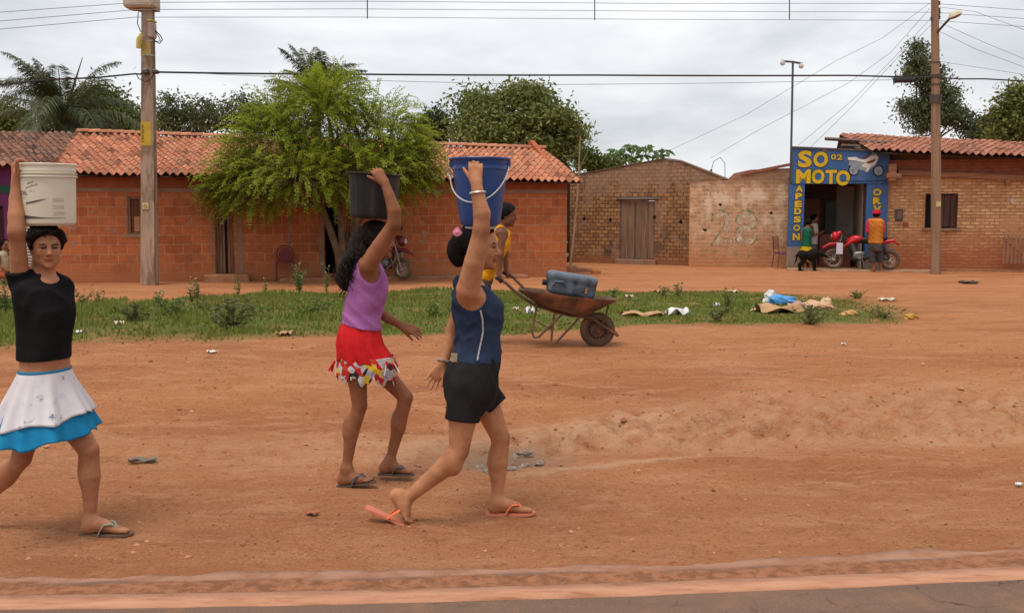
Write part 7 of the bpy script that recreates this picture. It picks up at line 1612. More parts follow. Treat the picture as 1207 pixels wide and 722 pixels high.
for x in (-.18, .19):
    for y in (-.16, .16): mb.tube([(x, y, -.04), (x * 1.1, y * 1.1, -zt + .0)], .018, 6)
mb.build('stool', wood_old, None, (stq[0], stq[1], zt), label='low wooden stool under the seated person by the purple shop', cat='stool')

# ============ the black dog
DG = Fig(950, 319); J = DG.J; SD_ = SDF(.009)
SD_.chain([J(945, 299.6, 0), J(952, 300.2, 0), J(957.5, 299.6, 0), J(961, 299, 0)], [.115, .105, .135, .12], .05); SD_.ell(J(957, 301.5, 0), (.15, .115, .165), k=.05)
SD_.chain([J(960.5, 297.6, 0), J(965.5, 298.6, -.0)], [.10, .075], .04); SD_.ell(J(969, 300, 0), (.085, .062, .062), k=.03); SD_.cone(J(970.5, 300.4, 0), J(975, 302.6, 0), .045, .028, .02)
for q in (-1, 1): SD_.cone(J(967.4, 298.6, q * .055), J(966.2, 301.8, q * .08), .03, .014, .012)
for dy, dx in ((-.075, 0), (.075, 1.6)):
    g = float(H(J(960, 319, dy)[0], J(960, 319, dy)[1]))
    SD_.chain([J(957.5 + dx, 301, dy), J(959 + dx, 309, dy), J(959.2 + dx, 316.6, dy)], [.075, .042, .027], .03); p_ = J(959.5 + dx, 318, dy); p_[2] = g + .022; SD_.chain([J(959.2 + dx, 316.6, dy), p_, p_ + [.06, 0, -.003]], [.027, .024, .02], .015)
    SD_.chain([J(945 + dx, 301, dy), J(947 + dx, 307, dy), J(941.6 + dx, 312, dy), J(942 + dx, 317, dy)], [.095, .06, .033, .025], .03); p_ = J(942.2 + dx, 318.4, dy); p_[2] = g + .022; SD_.chain([J(942 + dx, 317, dy), p_, p_ + [.065, 0, -.003]], [.025, .024, .02], .015)
SD_.chain([J(943, 297.6, 0), J(939.5, 300.5, 0), J(938.6, 306, 0), J(936.6, 310, 0)], [.045, .032, .024, .012], .02)
dg = SD_.build('dog', PM('black_fur', (.008, .007, .0065), (.016, .013, .011), 14, .8, spec=.08, bump=.6, bscale=60), None, DG.b, off=wob(.002, 60, 1), label='lean black dog standing in front of the boy at the shop', cat='dog'); dg.location = tuple(map(float, DG.b))
# ------------------------------------------------------------------ the wheelbarrow and its load
rust = PM('rusty_steel', (.15, .08, .05), (.10, .058, .04), 7, .75, .25, bump=.35, bscale=35, stain=(.27, .12, .055), sscale=4, samt=(.48, .66))
rust_in = PM('dusty_rust', (.33, .165, .095), (.24, .115, .065), 5, .9, bump=.2, stain=(.15, .07, .04), sscale=4, samt=(.55, .7))
muddy = PM('muddy_rubber', (.085, .06, .045), (.15, .085, .05), 6, .9, bump=.5, bscale=40, stain=(.24, .115, .055), sscale=5, samt=(.52, .7))
YW = WB[1]; wbz = float(H(WB[0], YW)); wbo = np.array([WB[0], YW, wbz])
wb = empty('wheelbarrow', wbo, 0, 'rusty steel wheelbarrow with muddy tyre carrying a blue jerrycan', 'wheelbarrow')
W_ = lambda x, y, dy=0.0: P(x, y, YW + dy) - wbo
kw = 1 / ppm(YW, 380); Rw = 20.3 * kw; wc = W_(704, 388.6); wc[2] = Rw + .0
mb = MB(); mb.torus(wc, Rw - .048, .048, 'y', 40, 12, .95)
for i in range(46):
    a = 2 * PI * i / 46; c = wc + np.array([math.cos(a), 0, math.sin(a)]) * (Rw - .004); R = Matrix.Rotation(-a, 3, 'Y'); mb.box((-.006, -.03, -.008), (.006, .03, .008), R=R, o=c)
wh = MB(); whl = empty('wheel', (0, 0, 0)); whl.parent = wb; mb.build('tyre', muddy, whl, smooth=True)
mb = MB(); mb.lathe([(.02, -.05), (.03, -.05), (.035, -.03), (.075, -.018), (Rw - .085, -.02), (Rw - .075, -.045), (Rw - .06, -.05), (Rw - .06, .05), (Rw - .075, .045), (Rw - .085, .02), (.075, .018), (.035, .03), (.03, .05), (.02, .05)], wc, 32, R=Matrix.Rotation(PI / 2, 3, 'X'))
mb.build('rim', rust, whl, smooth=True)
mb = MB()
for i in range(16):
    a = 2 * PI * i / 16; c = wc + np.array([math.cos(a), 0, math.sin(a)]) * (Rw - .105); mb.lathe([(.011, -.0225), (.001, -.0226)], c, 8, R=Matrix.Rotation(PI / 2, 3, 'X')); mb.lathe([(.001, .0226), (.011, .0225)], c, 8, R=Matrix.Rotation(PI / 2, 3, 'X'))
mb.build('rim_hole', MATS['hole_black'], whl)
mb = MB(); mb.tube([wc + [0, -.17, .0], wc + [0, .17, 0]], .014, 8); mb.build('axle', rust, wb)
# tray: rim outline and floor outline, skinned, with wall thickness
def tray_ring(cx, cz, hx, hy, tilt, e, n=48):
    o = []
    for i in range(n):
        a = 2 * PI * i / n; c, s = math.cos(a), math.sin(a); x = hx * np.sign(c) * abs(c) ** e; y = hy * np.sign(s) * abs(s) ** e
        o.append(np.array([cx + x, y, cz + x * tilt]))
    return o
rl, rr = W_(612, 341), W_(725, 353); rcx = (rl[0] + rr[0]) / 2; rcz = (rl[2] + rr[2]) / 2; tl_ = (rr[2] - rl[2]) / (rr[0] - rl[0]); hx = (rr[0] - rl[0]) / 2; hy = .31
fl, fr = W_(634, 357), W_(688, 371); fcx = (fl[0] + fr[0]) / 2; fcz = (fl[2] + fr[2]) / 2; ft = (fr[2] - fl[2]) / (fr[0] - fl[0]); fx = (fr[0] - fl[0]) / 2
rings = [tray_ring(rcx, rcz - .012, hx + .006, hy + .006, tl_, .62), tray_ring(rcx, rcz + .012, hx + .012, hy + .012, tl_, .62), tray_ring(rcx, rcz + .006, hx - .006, hy - .006, tl_, .62)]
lerp = lambda A_, B_, q: [a * (1 - q) + b_ * q for a, b_ in zip(A_, B_)]
fin = tray_ring(fcx, fcz + .006, fx, .19, ft, .6); fout = tray_ring(fcx, fcz - .008, fx + .012, .2, ft, .6)
top_in = tray_ring(rcx, rcz, hx - .012, hy - .012, tl_, .62); bulge = lambda q: q ** 1.35
seq = [lerp(rings[0], fout, bulge(q)) for q in (1, .8, .55, .3, .12, 0)] + rings[1:] + [top_in] + [lerp(top_in, fin, bulge(q)) for q in (.2, .45, .75, 1)]
mb = MB(); n = 48; vs = [p for r in seq for p in r]; fs = [(i * n + k, i * n + (k + 1) % n, (i + 1) * n + (k + 1) % n, (i + 1) * n + k) for i in range(len(seq) - 1) for k in range(n)] + [tuple(range(n - 1, -1, -1)), tuple((len(seq) - 1) * n + k for k in range(n))]
mb._add(vs, fs); mb.build('tray', [rust, rust_in][0], wb, smooth=True)
hn = [(586, 327.6), (596, 333), (606, 342.5), (618, 352), (629, 358.5), (650, 366), (672, 371.6), (696, 374), (712, 385), (729, 395.5)]
hf = [(594, 321.5), (604, 326), (615, 337), (624, 348), (632, 356), (652, 365), (674, 371), (698, 373.5), (712, 383.5), (727, 393)]
for pts, d0, d1 in ((hn, -.27, -.075), (hf, .27, .075)):
    mb = MB(); q = []
    for i, (x, y) in enumerate(pts):
        f = min(1, i / 6); q.append(W_(x, y, (d0 * (1 - f) + d1 * f)))
    mb.tube(q, .017, 8); hd = mb.build('handle', rust, wb, smooth=True)
    mb = MB(); mb.tube([q[0] - (q[1] - q[0]) * .12, q[0], q[0] * .35 + q[1] * .65], .021, 8); mb.build('grip', PM('grip_dark', (.03, .025, .022), None, 9, .8), hd, smooth=True)
for sd_ in (-1, 1):
    d = .17 * sd_; z0 = .0
    mb = MB(); mb.tube([W_(633, 358, d), W_(630, 374, d), W_(627, 391, d * 1.1), W_(629.5, 397.5, d * 1.1), W_(635, 397, d * 1.1), W_(646, 386, d * 1.05), W_(663, 370, d)], .0125, 8); mb.build('leg', rust, wb, smooth=True)
    mb = MB(); mb.tube([W_(654, 368, d), W_(651, 388, d), W_(649.4, 406, d)], .013, 8); mb.tube([W_(684, 373, d * .9), W_(668, 390, d), W_(655, 404, d)], .013, 8); mb.build('strut', rust, wb)
    mb = MB(); mb.tube([W_(717, 359, .08 * sd_), W_(714.5, 372, .08 * sd_), wc + [.035, .075 * sd_, .04]], .011, 6); mb.build('brace', rust, wb)
mb = MB(); mb.tube([W_(630, 377, -.18), W_(630, 377, .18)], .012, 6); mb.tube([W_(631, 378, -.178), W_(649, 387, -.172)], .017, 6, flat=.4); mb.tube([W_(649, 386, -.16), W_(649, 386, .16)], .011, 6); mb.build('crossbar', rust, wb)
# blue jerrycan lying on its side in the tray
jc0 = W_(672, 345, 0) + wbo; ang = math.atan2(W_(700, 349.5)[2] - W_(646, 341)[2], W_(700, 349.5)[0] - W_(646, 341)[0])
jer = empty('jerrycan', jc0, 0, 'scuffed blue plastic jerrycan lying on its side in the rusty wheelbarrow', 'jerrycan'); jer.rotation_euler = (0, -ang, .06)
jb_ = PM('blue_grey_plastic', (.105, .135, .17), (.065, .09, .125), 5, .42, spec=.4, stain=(.028, .03, .04), sscale=5, samt=(.50, .66), bump=.1)
L_, Wd, Ht = 28 * kw, .155, 26 * kw
S = SDF(.008)
def rbox(lo, hi, r):
    lo = np.array(lo); hi = np.array(hi); c = (lo + hi) / 2; h = (hi - lo) / 2 - r
    def fn(X, Y, Z):
        a = np.abs(X - c[0]) - h[0]; b_ = np.abs(Y - c[1]) - h[1]; d = np.abs(Z - c[2]) - h[2]
        return np.sqrt(np.maximum(a, 0) ** 2 + np.maximum(b_, 0) ** 2 + np.maximum(d, 0) ** 2) + np.minimum(np.maximum(a, np.maximum(b_, d)), 0) - r
    return lo, hi, fn
S._op(*rbox((-L_, -Wd, -.03), (L_, Wd, Ht * .84), .05), .01)
S._op(*rbox((-L_ * .99, -Wd - .006, Ht * .52), (L_ * 1.0, Wd + .006, Ht * .86), .04), .03)
S._op(*rbox((-L_ - .022, -Wd * .92, Ht * .42), (-L_ * .55, Wd * .92, Ht * .82), .04), .03)
for x in (-.12, .02, .15): S._op(*rbox((x - .018, -Wd - .03, .0), (x + .018, -Wd + .006, Ht * .46), .008), .012, 's')
S.build('body', jb_, jer, smooth=2)
mb = MB(); mb.tube([(-L_ - .01, 0, Ht * .3), (-L_ - .06, 0, Ht * .3)], .032, 12); mb.build('cap', PM('cap_dark', (.02, .025, .035), None, 6, .6), jer, smooth=True)
mb = MB(); mb.tube([(-L_ * .86, -Wd - .012, Ht * .22), (-L_ * .78, -Wd - .03, Ht * .44), (-L_ * .45, -Wd - .03, Ht * .48), (-L_ * .3, -Wd - .012, Ht * .3)], .016, 8); mb.build('handle', jb_, jer, smooth=True)
mb = MB(); mb.box((L_ * .52, -Wd - .0075, .03), (L_ * .62, -Wd - .0, Ht * .36)); mb.build('sticker', PM('ochre_sticker', (.38, .20, .05), (.25, .12, .03), 12, .8), jer)

# ------------------------------------------------------------------ motorbikes
blackp = PM('black_plastic', (.018, .017, .017), (.03, .028, .027), 6, .55); steel = PM('engine_metal', (.22, .21, .20), (.13, .12, .115), 8, .45, .6); chrome = PM('bright_metal', (.55, .54, .52), None, 6, .3, .7); redp = PM('red_plastic', (.55, .012, .022), (.48, .010, .018), 5, .35, spec=.5); redd = PM('wine_red_plastic', (.15, .012, .022), None, 5, .4, spec=.5)
def motorbike(label, o, yaw, body, steer=0.0, spokes=True, tyre_m=muddy, wb_=1.36, R=.31):
    e = empty('motorcycle', o, yaw, label, 'motorcycle')           # local +x is forward
    hx = wb_ / 2
    def wheel(x, w, par):
        p = empty('wheel', (x, 0, R)); p.parent = par
        mb = MB(); mb.torus((0, 0, 0), R - w, w, 'y', 36, 10, .95); mb.build('tyre', tyre_m, p, smooth=True)
        mb = MB(); mb.torus((0, 0, 0), R - w * 1.9, .016, 'y', 36, 8, 1.3); mb.tube([(0, -.07, 0), (0, .07, 0)], .045, 14)
        for i in range(18):
            a = 2 * PI * i / 18; q = .5 * (1 if i % 2 else -1); mb.tube([(.04 * math.cos(a + q), .05 * (1 if i % 4 < 2 else -1), .04 * math.sin(a + q)), ((R - w * 1.9) * math.cos(a), 0, (R - w * 1.9) * math.sin(a))], .004, 4)
        mb.build('rim', chrome, p, smooth=True); return p
    wheel(-hx, .055, e)
    fk = empty('front_fork', (hx - .2, 0, .88)); fk.parent = e; fk.rotation_euler = (0, 0, steer); fo = np.array([hx - .2, 0, .88])
    Lc = lambda x, y, z: np.array([x, y, z]) - fo
    fw_ = wheel(0, .048, fk); fw_.location = tuple(Lc(hx, 0, R))
    mb = MB()
    for s in (-.085, .085): mb.tube([Lc(hx, s, R), Lc(hx - .13, s, .68), Lc(hx - .21, s, .98)], [.024, .026, .022], 8)
    mb.build('fork_leg', steel, fk, smooth=True)
    mb = MB(); mb.tube([Lc(hx - .3, -.37, 1.02), Lc(hx - .24, -.3, 1.05), Lc(hx - .21, -.12, 1.0), Lc(hx - .21, .12, 1.0), Lc(hx - .24, .3, 1.05), Lc(hx - .3, .37, 1.02)], .014, 8); mb.build('handlebar', blackp, fk, smooth=True)
    for s in (-1, 1):
        mb = MB(); mb.tube([Lc(hx - .24, s * .26, 1.05), Lc(hx - .27, s * .3, 1.22)], .008, 6); mb.lathe([(.001, -.015), (.05, -.012), (.06, .006), (.05, .012), (.001, .012)], Lc(hx - .27, s * .31, 1.26), 14, R=Matrix.Rotation(PI / 2, 3, 'Y')); mb.build('mirror', blackp, fk, smooth=True)
    S = SDF(.012); S.ell(Lc(hx - .02, 0, .93), (.085, .105, .13)); S.cone(Lc(hx - .05, 0, .93), Lc(hx - .15, 0, 1.02), .09, .06, .04); S.build('headlight_cowl', body, fk)
    mb = MB(); mb.lathe([(.001, 0), (.05, .004), (.06, .02)], Lc(hx + .065, 0, .93), 14, R=Matrix.Rotation(PI / 2, 3, 'Y')); mb.build('headlight', PM('headlight_glass', (.5, .5, .5), None, 5, .15), fk, smooth=True)
    S = SDF(.012); S.chain([Lc(hx + .31, 0, .60), Lc(hx + .12, 0, .70), Lc(hx - .1, 0, .73), Lc(hx - .26, 0, .64)], [.022, .042, .05, .03], .02); S.build('front_fender', body, fk, clip=lambda X, Y, Z: .0 * X + (np.sqrt((X - (hx - fo[0])) ** 2 + (Z - (R - fo[2])) ** 2) * -1 + R + .03))
    S = SDF(.012); S.ell((.14, 0, .86), (.20, .11, .10)); S.ell((.27, 0, .79), (.15, .15, .075), k=.03); S.cone((.26, .12, .79), (.44, .16, .66), .05, .025, .02); S.cone((.26, -.12, .79), (.44, -.16, .66), .05, .025, .02); S.build('tank', body, e)
    S = SDF(.012); S.chain([(-.02, 0, .83), (-.3, 0, .82), (-.62, 0, .87)], [.08, .09, .07], .03); S.build('seat', blackp, e)
    S = SDF(.012); S.chain([(-.3, 0, .70), (-.62, 0, .78), (-.86, 0, .82)], [.075, .06, .04], .03); S.chain([(-.86, 0, .81), (-1.0, 0, .70)], [.035, .02], .02); S.build('tail', body, e)
    mb = MB(); mb.rbox((-.98, -.05, .70), (-.94, .05, .76), .01); mb.build('tail_light', PM('tail_light_red', (.3, .01, .01), None, 5, .2), e)
    mb = MB(); mb.rbox((-.12, -.13, .30), (.22, .13, .50), .04); mb.tube([(.14, 0, .45), (.26, 0, .72)], [.085, .075], 12); mb.tube([(.02, -.16, .38), (.02, .16, .38)], .09, 14)
    for i in range(6): mb.tube([(.155 + .018 * i, 0, .50 + .032 * i), (.16 + .018 * i, 0, .508 + .032 * i)], .115, 12)
    mb.build('engine', steel, e, smooth=True)
    mb = MB(); mb.tube([(hx - .22, 0, .92), (.32, 0, .55), (.26, 0, .28), (-.1, 0, .27), (-.3, 0, .42), (-.34, 0, .74)], .022, 8); mb.tube([(hx - .22, 0, .92), (.1, 0, .75), (-.34, 0, .74), (-.75, 0, .80)], .022, 8)
    for s in (-.12, .12): mb.tube([(-.24, s, .38), (-hx, s, R)], .022, 8); mb.tube([(-hx, s, R + .03), (-.52, s, .76)], .026, 8)
    mb.build('frame', blackp, e, smooth=True)
    mb = MB(); mb.tube([(.26, -.05, .56), (.36, -.12, .4), (.2, -.17, .25), (-.2, -.17, .3), (-.45, -.17, .42), (-.85, -.17, .58)], [.02, .02, .022, .03, .05, .045], 10); mb.build('exhaust', steel, e, smooth=True)
    mb = MB(); mb.tube([(-.05, .17, .30), (-.12, .30, .015)], .013, 6); mb.build('kickstand', steel, e)
    return e
mo = G(1019, 319.5); yaw = PI - .16 + FB.yaw
mkr = motorbike('red trail motorcycle parked in front of the blue motorbike shop', (mo[0], mo[1] + .32, float(H(mo[0], mo[1])) + .036), yaw, redp, steer=.32, wb_=1.50, R=.285)
hx_ = .75; S = MB(); S.rbox((.48, .14, .42), (.66, .165, .74), .03); S.build('pale_cover', PM('lilac_plastic', (.52, .46, .60), (.62, .56, .66), 6, .6), mkr)
mg = G(455, 331.5)
motorbike('dark red moped parked by the house, half hidden behind the purple top girl', (mg[0] - .17, mg[1] + .5, .02), -.32, redd, steer=-.2, wb_=1.2, R=.27)

# ------------------------------------------------------------------ chairs
def chair_at(label, o, yaw, mat_f, mat_s, round_back=False):
    e = empty('chair', o, yaw, label, 'chair')       # back at -x, seat towards +x
    if round_back:
        mb = MB(); mb.torus((-.02, 0, .62), .2, .013, 'x', 30, 8); mb.build('back_frame', mat_f, e, smooth=True)
        mb = MB(); mb.lathe([(.001, -.008), (.15, -.008), (.155, 0), (.15, .008), (.001, .008)], (-.02, 0, .62), 24, R=Matrix.Rotation(PI / 2, 3, 'Y')); mb.build('backrest', mat_s, e, smooth=True)
    else:
        mb = MB(); mb.tube([(-.01, -.2, .44), (-.06, -.2, .92), (-.06, .2, .92), (-.01, .2, .44)], .013, 8); mb.build('back_frame', mat_f, e, smooth=True)
        mb = MB()
        for z in (.56, .66): mb.tube([(-.03 - (z - .44) * .1, -.2, z), (-.03 - (z - .44) * .1, .2, z)], .009, 6)
        for y in (-.12, -.04, .04, .12): mb.tube([(-.03, y, .56), (-.06, y, .92)], .006, 5)
        mb.build('backrest', mat_f, e)
    mb = MB(); mb.rbox((0, -.21, .42), (.42, .21, .46), .02); mb.build('seat', mat_s, e)
    for x, y in ((.0, -.2), (.0, .2), (.4, -.2), (.4, .2)):
        mb = MB(); mb.tube([(x, y, .43), (x + (.05 if x else -.06), y * 1.08, 0)], .013, 6); mb.build('leg', mat_f, e, smooth=True)
    return e
wine = PM('wine_metal', (.20, .045, .06), (.14, .03, .045), 6, .5); vio = PM('violet_vinyl', (.16, .045, .20), (.12, .03, .14), 6, .6)
c0 = G(921, 316); chair_at('wine red metal chair with violet seat by the blue shop front', (c0[0] - .12, c0[1] + .1, 0), .12, wine, vio)
c1 = G(350, 327); chair_at('round backed red chair against the orange brick house wall', (c1[0], FH.world(FH.uv(350, 320)[0], -.32, 0)[1], .03), -PI / 2 + FH.yaw, PM('dark_red_metal', (.12, .03, .028), None, 6, .6), PM('red_vinyl', (.19, .03, .036), (.14, .025, .025), 6, .6), True)
# ------------------------------------------------------------------ bits lying about: rubble, litter, weeds, stones
def lump(name, o, dims, mat, label, cat, seed=1, amp=.18, yaw=0.0, sink=.02, group=None, rough=2.0):
    """a crumpled or broken lump: a displaced ball, flattened to its size"""
    rg = np.random.default_rng(seed); n, m_ = 10, 16; V = []; F = []
    for i in range(n + 1):
        a = PI * i / n
        for k in range(m_):
            b_ = 2 * PI * k / m_; d = np.array([math.sin(a) * math.cos(b_), math.sin(a) * math.sin(b_), math.cos(a)]); f = 1 + amp * (math.sin(d[0] * rough * 2.3 + seed) + math.sin(d[1] * rough * 3.1 + 2 * seed) + math.sin(d[2] * rough * 2.7 + d[0] * rough * 3 + seed)) * .5 + amp * .35 * rg.normal(); V.append(d * f * np.array(dims) / 2)
    for i in range(n):
        for k in range(m_): F.append((i * m_ + k, (i + 1) * m_ + k, (i + 1) * m_ + (k + 1) % m_, i * m_ + (k + 1) % m_))
    V = np.array(V); V[:, 2] = np.maximum(V[:, 2], -dims[2] * .32); V[:, 2] -= V[:, 2].min() + sink
    c, s = math.cos(yaw), math.sin(yaw); V = np.stack([V[:, 0] * c - V[:, 1] * s, V[:, 0] * s + V[:, 1] * c, V[:, 2]], 1)
    return link(name, mesh_np(name, V, faces=F), mat, None, o, label=label, cat=cat, group=group)
blk_m = PM('rubble_block', (.38, .19, .11), (.28, .13, .075), 6, .95, bump=.5)
for i, (x, y, dims, yw, lb) in enumerate(((665, 323.5, (.55, .4, .27), .3, 'large dusty block at the corner of the orange house'), (684, 320, (.62, .3, .12), -.3, 'flat broken slab beside the dusty block'), (702, 322.5, (.26, .17, .12), .2, 'small orange brick piece on the dirt before the storehouse'))):
    o = G(x, y); mb = MB(); mb.rbox((-dims[0] / 2, -dims[1] / 2, -.05), (dims[0] / 2, dims[1] / 2, dims[2]), .04, R=Matrix.Rotation(yw, 3, 'Z') @ Matrix.Rotation(.08, 3, 'Y')); mb.build('rubble_block', blk_m if i < 2 else PM('orange_brick_piece', (.46, .17, .06), None, 6, .9), None, o, label=lb, cat='rubble')
def sheet(name, o, sx, sy, mat, label, cat, seed=1, amp=.06, yaw=0.0, group=None, nx=14, lift=.01):
    rg = random.Random(seed); V = []; F = []; a, b_ = rg.random() * 6, rg.random() * 6
    for top in (0, 1):
        for i in range(nx + 1):
            for j in range(nx + 1):
                u, v = i / nx - .5, j / nx - .5; z = lift + amp * (.5 + .5 * math.sin(u * 9 + a + 2 * math.sin(v * 7))) * (.4 + .6 * abs(math.sin(v * 6 + b_))) + top * .006
                edge = 1 + .09 * math.sin(9 * math.atan2(v, u) + a) * (max(abs(u), abs(v)) > .3); x, y = u * sx * edge, v * sy * edge; V.append((x * math.cos(yaw) - y * math.sin(yaw), x * math.sin(yaw) + y * math.cos(yaw), z))
    m_ = (nx + 1) ** 2
    for i in range(nx):
        for j in range(nx):
            q = (i * (nx + 1) + j, (i + 1) * (nx + 1) + j, (i + 1) * (nx + 1) + j + 1, i * (nx + 1) + j + 1); F.append(q[::-1]); F.append(tuple(k + m_ for k in q))
    return link(name, mesh_np(name, V, faces=F, smooth=True), mat, None, o, label=label, cat=cat, group=group)
wbag = PM('white_bag', (.70, .68, .66), (.6, .58, .56), 6, .5, bump=.5, bscale=18); bbag = PM('blue_bag', (.05, .24, .52), (.10, .32, .60), 6, .45, bump=.6, bscale=18, stain=(.5, .6, .7), sscale=5, samt=(.62, .7)); card = PM('cardboard', (.47, .29, .15), (.37, .21, .105), 5, .9, bump=.3, stain=(.28, .14, .07), sscale=3, samt=(.55, .7)); peach = PM('peach_plastic', (.62, .38, .24), (.52, .29, .17), 5, .6, bump=.5, bscale=18)
g_ = G(908, 357); lump('plastic_bag', g_, (.24, .2, .26), wbag, 'crumpled white plastic bag at the left end of the rubbish heap', 'bag', 2, .3)
g_ = G(921, 360); lump('plastic_bag', g_, (.42, .24, .17), bbag, 'long bright blue plastic bag on top of the rubbish heap', 'bag', 4, .2, yaw=-.35, sink=-.03)
g_ = G(938, 361); lump('plastic_bag', g_, (.24, .2, .13), PM('dark_blue_bag', (.05, .09, .17), (.03, .05, .1), 6, .5), 'dark blue plastic scrap behind the bright blue bag', 'bag', 6, .3)
g_ = G(917, 367.5); sheet('cardboard', g_, .75, .5, card, 'torn tan cardboard sheet below the bright blue bag', 'cardboard', 3, .12, .1)
g_ = G(938, 365.5); lump('plastic_bag', g_, (.3, .24, .17), PM('pinkish_bag', (.55, .33, .25), (.42, .22, .15), 6, .6, bump=.5), 'pinkish plastic lump in the middle of the rubbish heap', 'bag', 8, .3)
g_ = G(962, 363.5); lump('plastic_bag', g_, (.52, .25, .17), peach, 'pale peach plastic bag at the right end of the rubbish heap', 'bag', 10, .25, yaw=.1)
g_ = G(974, 362); lump('plastic_bag', g_, (.16, .16, .22), PM('cream_bag', (.66, .48, .30), None, 6, .6), 'small upright cream bag end at right of the peach bag', 'bag', 12, .2)
g_ = G(896, 362.5); lump('stone', g_, (.2, .16, .09), PM('pale_stone', (.50, .38, .28), (.4, .28, .2), 6, .9), 'small pale lump on the grass left of the rubbish heap', 'stone', 13, .2)
g_ = G(757, 372); sheet('cardboard', g_, .58, .42, card, 'flat tan cardboard piece on the grass right of the wheelbarrow', 'cardboard', 5, .05, .05)
g_ = G(798, 371); sheet('plastic_sheet', g_, .32, .34, wbag, 'crumpled white plastic sheet on the grass near the flat cardboard', 'plastic sheet', 7, .10)
g_ = G(1045, 354.5); sheet('paper', g_, .26, .2, PM('cream_paper', (.62, .50, .36), None, 6, .8), 'small cream paper scrap at the right end of the grass', 'paper', 9, .04)
g_ = G(1001, 371); lump('plastic_bag', g_, (.26, .16, .1), PM('tan_bag', (.58, .33, .13), (.45, .24, .09), 6, .6), 'small tan lump on the grass right of the rubbish heap', 'bag', 14, .25)
g_ = G(1074, 375.5); lump('plastic_bag', g_, (.19, .14, .11), PM('ochre_bag', (.52, .30, .06), (.42, .2, .04), 6, .6), 'small ochre bag at the right tip of the grass', 'bag', 15, .25)
g_ = G(1142, 334); sheet('rag', g_, .36, .3, PM('dark_rag', (.05, .04, .035), None, 6, .9), 'dark rag lying on the dirt lane before the wooden pole', 'rag', 10, .05)
PM('rust_chip', (.34, .13, .06), None, 9, .9)
lit = [(140, 383, .12, .05, 'cream_paper', 'small cream paper scrap on the left grass'), (543, 357, .16, .06, 'white_bag', 'white crumpled scrap on the grass behind the girl in front'), (608, 366, .12, .05, 'cream_paper', 'tiny cream scrap on the grass under the barrow tray'), (625, 371, .14, .12, 'white_bag', 'small white scrap behind the wheelbarrow legs'), (741, 351, .14, .05, 'cream_paper', 'small pale scrap at the far grass edge above the barrow wheel'), (845, 362, .09, .07, 'white_bag', 'tiny white scrap in the middle of the grass'), (865, 345, .2, .05, 'cream_paper', 'pale scrap at the far edge of the grass'), (994, 407, .06, .02, 'white_bag', 'tiny white scrap on the bare dirt right of the rubbish heap'), (250, 416, .1, .02, 'white_bag', 'white scrap on dirt left of the red skirt girl'), (92, 393, .08, .03, 'white_bag', 'small white scrap beside the black top woman'), (1201, 573, .045, .01, 'white_bag', 'white scrap at the right frame edge near the road'), (337, 395, .2, .05, 'cardboard', 'tan scrap at the near edge of the left grass'), (778, 345, .2, .06, 'cardboard', 'tan scrap at the far grass edge above the flat cardboard'), (368, 607, .065, .01, 'rust_chip', 'small reddish chip on the dirt left of the orange flip-flop')]
for i, (x, y, s_, a_, mn_, lb) in enumerate(lit): sheet('litter_scrap', G(x, y), s_, s_ * .8, MATS[mn_], lb, 'litter', 20 + i, a_, i * .7, nx=7)
sheet('rag', G(168, 545), .18, .05, PM('grey_rag', (.14, .14, .125), (.2, .17, .13), 30, .95), 'grey rag on the dirt right of the front foot at left', 'rag', 40, .02)
# weeds standing out of the grass
def weed(label, px, py, hgt, spread, n, seed, mat, flower=False, leafs=.035):
    o = G(px, py); rg = np.random.default_rng(seed); e = empty('weed', o, 0, label, 'weed'); V = []; C = []; mb = MB(); fl = MB()
    for i in range(n):
        a = rg.random() * 2 * PI; l = hgt * (.55 + .5 * rg.random()); tip = np.array([math.cos(a) * spread * rg.random(), math.sin(a) * spread * rg.random(), l]); pts = [np.zeros(3) - [0, 0, .03], tip * .5 + rg.normal(0, .015, 3), tip]; mb.tube(pts, [.005, .004, .002], 4)
        for k in range(int(10 + l * 28)):
            q = .15 + .85 * rg.random(); p = pts[0] * (1 - q) ** 2 + pts[1] * 2 * q * (1 - q) + tip * q * q; d = rand_dirs(1, rg)[0]; d[2] = abs(d[2]) * .5; ll = leafs * (.7 + .7 * rg.random()); w = nrm(np.cross(d, rg.normal(size=3))) * ll * .38; V += [p, p + d * ll + w, p + d * ll * 2, p + d * ll - w]; C += [(rg.random(), .5 * rg.random(), .25 * (rg.random() < .1))] * 4
        if flower and rg.random() < .6: fl.lathe([(.001, -.008), (.014, 0), (.001, .01)], tip, 6)
    v = np.array(V); me = mesh_np('foliage', v, quads=np.arange(len(v)).reshape(-1, 4)); vcol(me, np.array(C)); link('foliage', me, mat, e); mb.build('stem', PM('weed_stem', (.14, .15, .05), None, 5, .8), e)
    if fl.v: fl.build('flower_head', PM('pale_flower', (.55, .48, .3), None, 5, .8), e)
LM_w = leaf_mat('weed_leaf', (.10, .16, .03), (.22, .26, .075), .3); LM_w2 = leaf_mat('olive_weed_leaf', (.11, .135, .04), (.21, .215, .08), .3)
